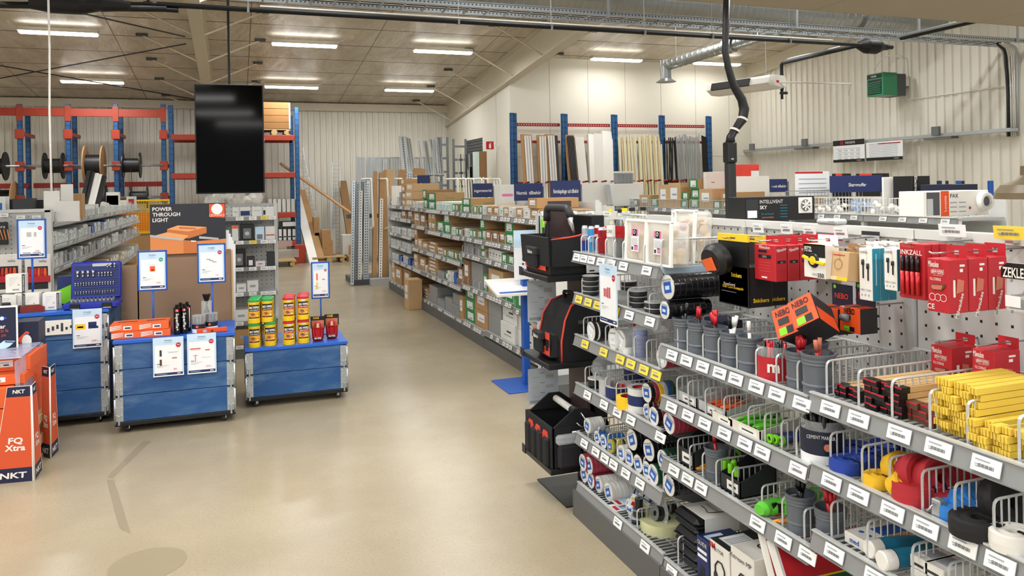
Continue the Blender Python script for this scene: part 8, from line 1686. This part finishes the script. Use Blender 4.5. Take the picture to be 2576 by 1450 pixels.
for i, (px, r, fl, w_, lab) in enumerate(((-8, .32, 'black', .35, 'black cable reel cut by the left picture edge'), (137, .3, 'black', .36, 'black cable reel behind the white cord'), (238, .46, 'tan', .36, 'large wooden cable reel with black cable'), (332, .3, 'black', .36, 'black cable reel rightmost on the upper bar'))): reelm(lab, at(px, 418, Y=YR1).x, YR1-.03, zr, r, w_, fl)
for px, r, fl, lab in ((14, .42, 'tan', 'wooden cable reel on the lower bar at the left'), (245, .3, 'black', 'black cable reel on the lower bar behind the profiles'), (350, .26, 'black', 'black cable reel rightmost on the lower bar above the yellow cage')): reelm(lab, at(px, 497, Y=YR1).x, YR1-.03, zr2, r, .36, fl)
# rack with the wooden crate behind the screen
t = thing('pallet_rack', 'blue and orange pallet rack behind the hanging screen, with a wooden crate on top', 'rack', (0, 0, 0)); yk = 19.3; xr_ = at(748, 400, Y=yk).x; zt = at(745, 270, Y=yk).z; xl_ = xr_-2.8
for x in (xl_, xr_): upright(t, x, yk, zt); upright(t, x-.06, yk+1.0, zt-.1)
BZ = [at(700, y, Y=yk).z for y in (346, 440, 541)]
ZS = at(720, 607, Y=yk).z-.06
for z in BZ+[ZS]: MB().box(xl_, xr_-.05, yk-.01, yk+.04, z-.07, z+.06, 'rack_orange', c=.006).build('beam', t); MB().box(xl_, xr_-.05, yk+1.0, yk+1.05, z-.07, z+.06, 'rack_orange').build('beam', t); MB().box(xl_, xr_-.05, yk, yk+1, z+.05, z+.06, 'grey_dark').build('shelf', t)
MB().box(xr_-.1, xr_+.14, yk-.12, yk-.02, 0, .45, 'rack_orange', c=.01).build('post_guard', t)
xa, xb = xof(650, yk, 3), at(730, 300, Y=yk).x; z0 = BZ[0]+.061; z1 = at(700, 256, Y=yk).z
pallet('wooden pallet carrying the crate on the high rack', xa, xb, yk+.05, yk+.85, z0); t = thing('wooden_crate', 'wooden plank crate on the highest beam of the rack behind the screen', 'crate', ((xa+xb)/2, yk+.45, z0+.146)); mat('crate_wood', '#8f6433', .6, 0, .15, 5)
hh = (z1-z0-.15)/4
for k in range(4): MB().box((xa-xb)/2, (xb-xa)/2, -.4, .4, k*hh+.004, (k+1)*hh-.004, 'crate_wood', c=.004).build('collar', t)
MB().box((xb-xa)/2-.03, (xb-xa)/2+.01, -.41, -.3, 0, hh*3.9, 'zinc').build('corner_hinge', t)
for i in range(7): px = 675+i*11.5; board('white_file_box', '%s tall white file box on the rack beside the thermostat bay' % ORD[i], px, px+9.5, 501, 538, yk+.1, 'box_white', 'box', .3, z0=BZ[2]+.062)['group'] = 'tall white file boxes'
for i in range(4): board('dark_label_box', '%s dark box with a white label on the rack, from the left' % ORD[i], 700+i*11.5, 710+i*11.5, 572, 606, yk+.1, 'charcoal', 'box', .3, z0=ZS+.062, art=[(0, .45, .8, .8, 'paper'), (0, .3, .7, .08, 'print_grey')])['group'] = 'dark boxes with white labels'
board('dark_label_box', 'dark box with white label lying on top of the row of dark boxes', 703, 744, 558, 570, yk+.1, 'charcoal', 'box', .3, z0=at(720, 571, Y=yk+.1).z, art=[(.1, .5, .8, .8, 'paper')])
for i, (p0, p1, y0) in enumerate(((690, 735, 607), (690, 722, 622), (690, 752, 630))): board('wrapped_bundle', 'white wrapped bundle on the floor of the rack, %s' % ('uppermost', 'middle', 'lowest')[i], p0, p1, y0, y0+13, yk-.05-.05*i, 'clear_milk', 'bundle', .8, z0=(.42, .29, .15)[i])
# pallets, cartons and planks by the back wall
pz = at(830, 648, Z=0); pallet('wooden pallet by the back wall under the leaning long cartons', at(766, 645, Z=0).x, at(848, 645, Z=0).x, 18.9, 19.7, 0, 'back pallets'); pallet('wooden pallet by the back wall beside the profile rack', at(848, 645, Z=0).x+.06, at(848, 645, Z=0).x+1.26, 18.9, 19.7, 0, 'back pallets'); pallet('pallet sticking out under the rack', at(690, 655, Z=0).x-.8, at(733, 655, Z=0).x, 18.4, 19.2, 0)
for lab, px0, px1, py0, py1 in (('patterned brown carton, lower of the stack on the back pallet', 811, 838, 606, 626), ('patterned brown carton, upper of the stack on the back pallet', 810, 833, 579, 606), ('brown carton behind the leaning long cartons, upper', 789, 803, 547, 567), ('brown carton behind the leaning long cartons, lower', 792, 810, 586, 606)): board('carton', lab, px0, px1, py0, py1, 19.25 if px0 > 805 else 19.6, 'cardboard', 'box', .35, z0=.146 if 'lower' in lab else None or at(820, 606, Y=19.25).z+.002, art=[(-.2, .5, .1, .1, 'cardboard_dark'), (.2, .7, .1, .1, 'cardboard_dark')])
board('drum', 'low round white tub on the back pallet', 862, 890, 592, 624, 19.3, 'box_white', 'tub', .4, z0=.146)
def lean(name, label, a, b_, Y0, Y1, w, m, cat, grp=None, d=None, **k):
    p, q = at(*a, Y=Y0), at(*b_, Y=Y1); dv = q-p; dv.normalize(); p = p-dv*((p.z-.02)/dv.z) if p.z < 1.9 and 'pole' not in name else p; Lh = (q-p).length; sx = Vector((1, 0, 0)); sx = (sx-dv*sx.dot(dv)).normalized(); n_ = dv.cross(sx); mb = MB(basis(p, sx, n_, dv)); mb.box(-w/2, w/2, 0, d or w*.6, 0, Lh, m)
    if k.get('perf'): [mb.box(-w*.12, w*.12, -.002, 0, zz*.05, zz*.05+.025, 'black') or mb.box(-w*.12, w*.12, (d or w*.6), (d or w*.6)+.002, zz*.05, zz*.05+.025, 'black') for zz in range(1, int(Lh/.05))]
    o = mb.build(name); return tag(o, label, cat, grp)
lean('long_carton', 'long brown carton leaning on the back wall', (800, 632), (757, 478), 19.2, 20.9, .22, 'cardboard', 'carton', txt=1); lean('long_carton', 'long white wrapped carton leaning beside the brown one', (783, 633), (741, 470), 19.1, 20.8, .2, 'white', 'carton')
lean('wooden_plank', 'brown plank leaning against the back wall beside the profile rack', (885, 600), (862, 455), 19.5, 21.4, .2, 'cardboard_dark', 'plank'); lean('wooden_pole', 'thin wooden pole slanting across the back wall', (884, 536), (705, 410), 19.6, 20.6, .06, 'tan', 'pole')
for i, (a, b_) in enumerate((((845, 622), (846, 408)), ((797, 600), (752, 372)))):
    p, q = at(*a, Y=20.9), at(*b_, Y=21.3); t = thing('cable_ladder_piece', ['upright galvanised cable ladder piece leaning on the back wall', 'slanted galvanised mesh ladder piece behind the rack upright'][i], 'ladder', p); d = q-p; b = MB()
    for s_ in (-.1, .1): b.tube([(s_, 0, 0), d+Vector((s_, 0, 0))], .012, 'zinc', 4)
    for k in range(22): c_ = d*(k/22); b.tube([c_+Vector((-.1, 0, 0)), c_+Vector((.1, 0, 0))], .008, 'zinc', 4)
    b.build('ladder', t)
lean('white_profile', 'white lettered board profile leaning beside the upright cable ladder', (838, 620), (836, 500), 20.8, 21.3, .13, 'box_white', 'profile')
# ---- profile rack with long tubes at the end of the aisle
YT = 14.3
t = thing('profile_rack', 'rack of upright steel profiles and long cartons at the end of the aisle', 'rack', (0, 0, 0)); x0, x1 = at(885, 680, Y=YT).x, at(985, 690, Y=YT).x
MB().box(x0, x1+1.6, YT-.1, YT+.9, 0, .1, 'grey_dark').build('base', t); MB().box(x0+.3, x1, YT-.3, YT-.1, .0, .12, 'grey_light').build('foot', t)
for px in (893, 916, 1030, 1110, 1190): x = at(px, 500, Y=YT+.3).x; MB().box(x-.04, x+.04, YT+.3, YT+.38, .1, at(px, 457, Y=YT+.3).z, 'zinc_dark').build('upright', t)
for px in (933, 973, 1010, 1050, 1150, 1170, 1190, 1210, 1225, 1255):
    zt_ = at(px, 450, Y=YT).z; x = at(px, 450, Y=YT).x; MB().tube(arcpts([(x-.08, YT+.6, zt_), (x, YT-.05, zt_), (x+.02, YT-.05, zt_-.9), (x-.06, YT+.5, zt_-1.0)], .05), .018, 'white', 6).build('divider_arm', t)
MB().box(x0, x1+1.6, YT+.6, YT+.64, 1.2, 1.28, 'grey').build('cross_bar', t)
for i, (px0, px1, top, m_) in enumerate(((940, 950, 432, 'cardboard'), (955, 968, 434, 'cardboard'), (966, 980, 428, 'cardboard'), (972, 992, 426, 'cardboard_light'), (1003, 1022, 427, 'cardboard'), (1040, 1068, 424, 'cardboard'))): lean('long_carton', '%s long brown carton standing in the profile rack, from the left' % ORD[i], ((px0+px1)/2-2, 690 if i < 4 else 600), ((px0+px1)/2, top), YT+.0+.02*i, YT+.4, at(px1, 500, Y=YT).x-at(px0, 500, Y=YT).x, m_, 'carton', 'long cartons in the profile rack', d=.12)
for i, (px, top, bot) in enumerate(((890, 455, 655), (900, 460, 690), (908, 480, 700), (921, 452, 700), (926, 455, 700), (985, 520, 690), (992, 540, 700), (1028, 432, 500), (1034, 432, 500), (1046, 440, 500), (960, 500, 690))): lean('steel_profile', '%s perforated steel profile standing in the profile rack' % ORD[i], (px-3, bot), (px, top), YT-.05, YT+.3, .06, ('zinc', 'zinc_dark', 'white', 'zinc')[i % 4], 'profile', 'steel profiles in the profile rack', perf=1)
rn = random.Random(8)
for i in range(14): px = 1150+i*8.5+rn.uniform(-2, 2); lean('thin_conduit', 'thin pale conduit standing in the profile rack behind the cartons', (px+4, 500), (px, 447+rn.uniform(-4, 6)), YT+.2, YT+.3, .025, ('white', 'glow', 'white_gloss')[i % 3], 'conduit', 'pale conduits behind the long shelving')
YS = 17.6
for i, (a, b_, w_) in enumerate((((1022, 440), (1012, 342), .16), ((1036, 438), (1024, 346), .06), ((1042, 438), (1030, 348), .06), ((1064, 430), (1053, 350), .05), ((1083, 440), (1070, 354), .09), ((1100, 440), (1084, 350), .07), ((1106, 440), (1100, 350), .12), ((1112, 440), (1104, 345), .1), ((1030, 438), (1019, 345), .05), ((1092, 440), (1091, 348), .06))): lean('steel_profile', '%s tall galvanised profile in the rear rack below the partition wall' % ORD[i], a, b_, YS, YS+.6, w_, 'zinc' if i % 3 else 'grey_light', 'profile', 'tall rear steel profiles', perf=1)
for i, (px, w_) in enumerate(((898, 22), (925, 14), (942, 22), (962, 20), (980, 30), (1046, 56))):
    a, b_ = at(px, 397, Y=18.6), at(px+w_, 560, Y=18.6); b_.z = .01; t = thing('mesh_tray', '%s wrapped bundle of galvanised mesh trays standing by the back wall' % ORD[i], 'mesh tray', (a.x, 18.6, b_.z), 0, 'mesh tray bundles'); w, h = b_.x-a.x, a.z-b_.z; b = MB()
    for k in range(5): b.tube([(w*k/4, 0, 0), (w*k/4, 0, h)], .01, 'zinc', 4); b.tube([(w*k/4, .2, 0), (w*k/4, .2, h)], .01, 'zinc', 4)
    for k in range(9): b.tube([(0, 0, h*k/8), (w, 0, h*k/8)], .012, 'zinc', 4); b.tube([(0, .2, h*k/8), (w, .2, h*k/8)], .012, 'zinc', 4)
    b.build('mesh', t); MB().box(-.01, w+.01, -.02, .22, h*.05, h*.99, 'clear', c=.02).build('wrapping', t)
for i, (p0, p1, yt) in enumerate(((1109, 1128, 345), (1141, 1174, 350))):
    a, b_ = at(p0, yt, Y=17.9), at(p1, 480, Y=17.9); b_.z = .01; t = thing('cable_ladder_piece', ['grey cable ladder piece standing by the partition wall, farther left', 'grey cable ladder piece standing before the dark opening'][i], 'ladder', (a.x, 17.9, b_.z)); w, h = b_.x-a.x, a.z-b_.z; b = MB()
    for x in (0, w): b.box(x-.025, x+.025, 0, .05, 0, h, 'zinc_dark')
    for k in range(9): b.box(0, w, .01, .03, h*(.05+.11*k), h*(.05+.11*k)+.05, 'zinc_dark')
    b.build('ladder', t)
for i, (p0, p1, yt, m_, lab) in enumerate(((1195, 1207, 382, 'lime', 'tall pale green panel standing before the partition wall'), (1206, 1226, 381, 'cardboard_dark', 'tall brown carton standing under the fire extinguisher sign'))): board('tall_panel', lab, p0, p1, yt, 470, 17.0, 'box_mint' if m_ == 'lime' else m_, 'panel', .2, z0=0)
for i in range(7): board('dark_profile', '%s dark standing profile in front of the opening' % ORD[i], 1152+i*7, 1155+i*7, 388, 470, 17.4, 'charcoal' if i % 2 else 'grey_light', 'profile', .04, z0=0)['group'] = 'dark profiles before the opening'
a, b_ = at(1198, 356, X=XP-.05), at(1218, 376, X=XP-.05); zc = (a.z+b_.z)/2; a_y = a.y; b = MB(); b.box(-.22, .22, -.01, .01, -.22, .22, 'red'); b.lathe([(0, .012), (.055, .012), (.055, .011)], 'white', 10, FY(0, 0, .03)); b.box(-.06, .06, -.014, -.01, -.16, .05, 'white'); b.box(-.02, .02, -.014, -.01, .08, .14, 'white'); b.box(-.02, .09, -.014, -.01, .12, .14, 'white')
o = b.build('fire_extinguisher_sign'); o.location = (XP-.25, 17.0, at(1208, 366, Y=17.0).z); o.scale = (.42, .5, .42); tag(o, 'red fire extinguisher sign projecting from the partition wall', 'sign')
MB().box(XP-.14, XP, 17.0, 17.02, o.location.z-.02, o.location.z+.02, 'white').build('sign_bracket', None)
tag(C.objects['sign_bracket'], 'small white bracket holding the red fire extinguisher sign', 'bracket')
# ---- rack on the panelled wall with long goods
yw = YP-.42; t = thing('long_goods_rack', 'blue and red rack holding long goods against the panelled wall', 'rack', (0, 0, 0)); wx = [at(p, 350, Y=yw).x for p in (1293, 1422, 1548, 1668, 1786)]; zt = at(1540, 288, Y=yw).z; z1, z2, z3 = (at(1540, y, Y=yw).z for y in (315, 357, 458))
for x in wx: upright(t, x-.04, yw, zt, .08, .06); upright(t, x+.05, yw+.05, zt, .08, .06)
for a, c_ in zip(wx, wx[1:]):
    b = MB().box(a+.08, c_-.08, yw+.1, yw+.13, z1-.035, z1+.035, 'rack_red'); k = 0; x = a+.15
    while x < c_-.12: b.box(x, x+.015, yw+.097, yw+.1, z1-.01, z1+.01, 'paper'); x += .06
    b.build('beam', t); MB().box(a+.08, c_-.08, yw+.1, yw+.13, z2-.03, z2+.03, 'rack_orange').build('beam', t); MB().box(a+.08, c_-.08, yw, yw+.04, z3-.05, z3+.03, 'rack_red').build('beam', t)
x = wx[0]+.2
while x < wx[-1]-.1: MB().tube([(x, yw, z3), (x-.05, yw-.45, z3+.02)], .02, 'rack_orange', 6).lathe([(0, 0), (.028, 0), (.028, .03), (0, .03)], 'black', 8, TR(x-.05, yw-.45, z3+.005)).build('divider_peg', t); x += .23
yb0 = yw-.42; zlow = .05
def longg(name, label, px, pxb, ptop, w, m, cat, grp=None, d=.06, **k): lean(name, label, (pxb, 560), (px, ptop), yb0+.02, yw+.04, w, m, cat, grp, d, **k)
for i, (p, pb, ptop, w_) in enumerate(((1324, 1338, 338, .19), (1362, 1370, 340, .15), (1383, 1397, 338, .17), (1432, 1452, 339, .16))):
    longg('long_carton', 'tall open brown carton of profiles in the wall rack, %s from the left' % ORD[i], p, pb, ptop, w_+.06, 'cardboard', 'carton', 'open cartons in the wall rack', d=.05)
    for k in range(5): p_ = p-3+k*3.2; lean('pvc_profile', '%s profile inside the %s open carton of the wall rack' % ('black' if i == 3 else 'white', ORD[i]), (pb-3+k*3.2, 560), (p_, ptop+3), yb0-.03, yw-.01, .026, 'black' if i == 3 else ('white', 'grey_light')[k % 2], 'profile', '%s profiles in open cartons' % ('black' if i == 3 else 'white'), .03)
for i in range(4): p = 1393+i*2.6; longg('pvc_profile', 'black profile standing beside the third open carton', p, p+11, 341, .03, 'black', 'profile', 'black profiles beside the carton', .03)
for i, (p, pb, top, w_) in enumerate(((1457, 1478, 345, .22), (1490, 1500, 338, .2), (1504, 1512, 336, .22), (1528, 1534, 330, .26))): longg('wrapped_profiles', '%s white plastic wrapped profile bundle in the wall rack, from the left' % ORD[i], p, pb, top, w_, 'white_gloss' if i % 2 else 'white', 'bundle', 'wrapped white bundles', .1)
rn = random.Random(12)
for i in range(26):
    p = 1556+i*4.3 if i < 26 else 0; p += rn.uniform(-1.5, 1.5)
    if 1600 < p < 1607: continue
    longg('cream_conduit', 'cream coloured conduit leaning in the middle of the wall rack', p, p+rn.uniform(8, 16), 341+rn.uniform(-3, 6), .035, ('glow', 'offwhite', 'biscuit')[i % 3], 'conduit', 'cream conduits in the wall rack', .03)
for i in range(9): p = 1672+rn.uniform(0, 22)+(0 if i < 4 else 10); longg('black_conduit', 'black thin conduit leaning crosswise by the fourth rack upright', p, p+rn.uniform(-8, 14), 345+rn.uniform(0, 8), .022, 'black', 'conduit', 'black conduits by the fourth upright', .02)
for i in range(20): p = 1700+i*3.1+rn.uniform(-1, 1); longg('steel_tube', 'thin galvanised tube leaning in the right bay of the wall rack', p, p+rn.uniform(6, 18) if i < 10 else p+rn.uniform(0, 6), 340+rn.uniform(-4, 8), .02, 'zinc', 'tube', 'galvanised tubes in the wall rack', .02)
for i in range(5): p = 1766+i*2.6; longg('black_conduit', 'black thin conduit at the right end of the wall rack', p, p+10+i, 341+i, .022, 'black', 'conduit', 'black conduits at the right end', .02)
# ---- marks on the floor
b = MB(); P = lambda a: (lambda v: (v.x, v.y, .0006))(at(*a, Z=0))
b.add([P(a) for a in ((360, 1110), (378, 1112), (282, 1205), (270, 1200))], [(0, 1, 2, 3)], 'stain'); b.add([P(a) for a in ((268, 1208), (286, 1208), (330, 1345), (300, 1330))], [(0, 1, 2, 3)], 'stain')
o = b.build('floor_marking'); o['kind'] = 'structure'
q = at(372, 1420, Z=0); o = MB().lathe([(0, .0008), (.17, .0008)], 'stain', 32).build('floor_cover_marking'); o.location = (q.x, q.y, 0); o['kind'] = 'structure'
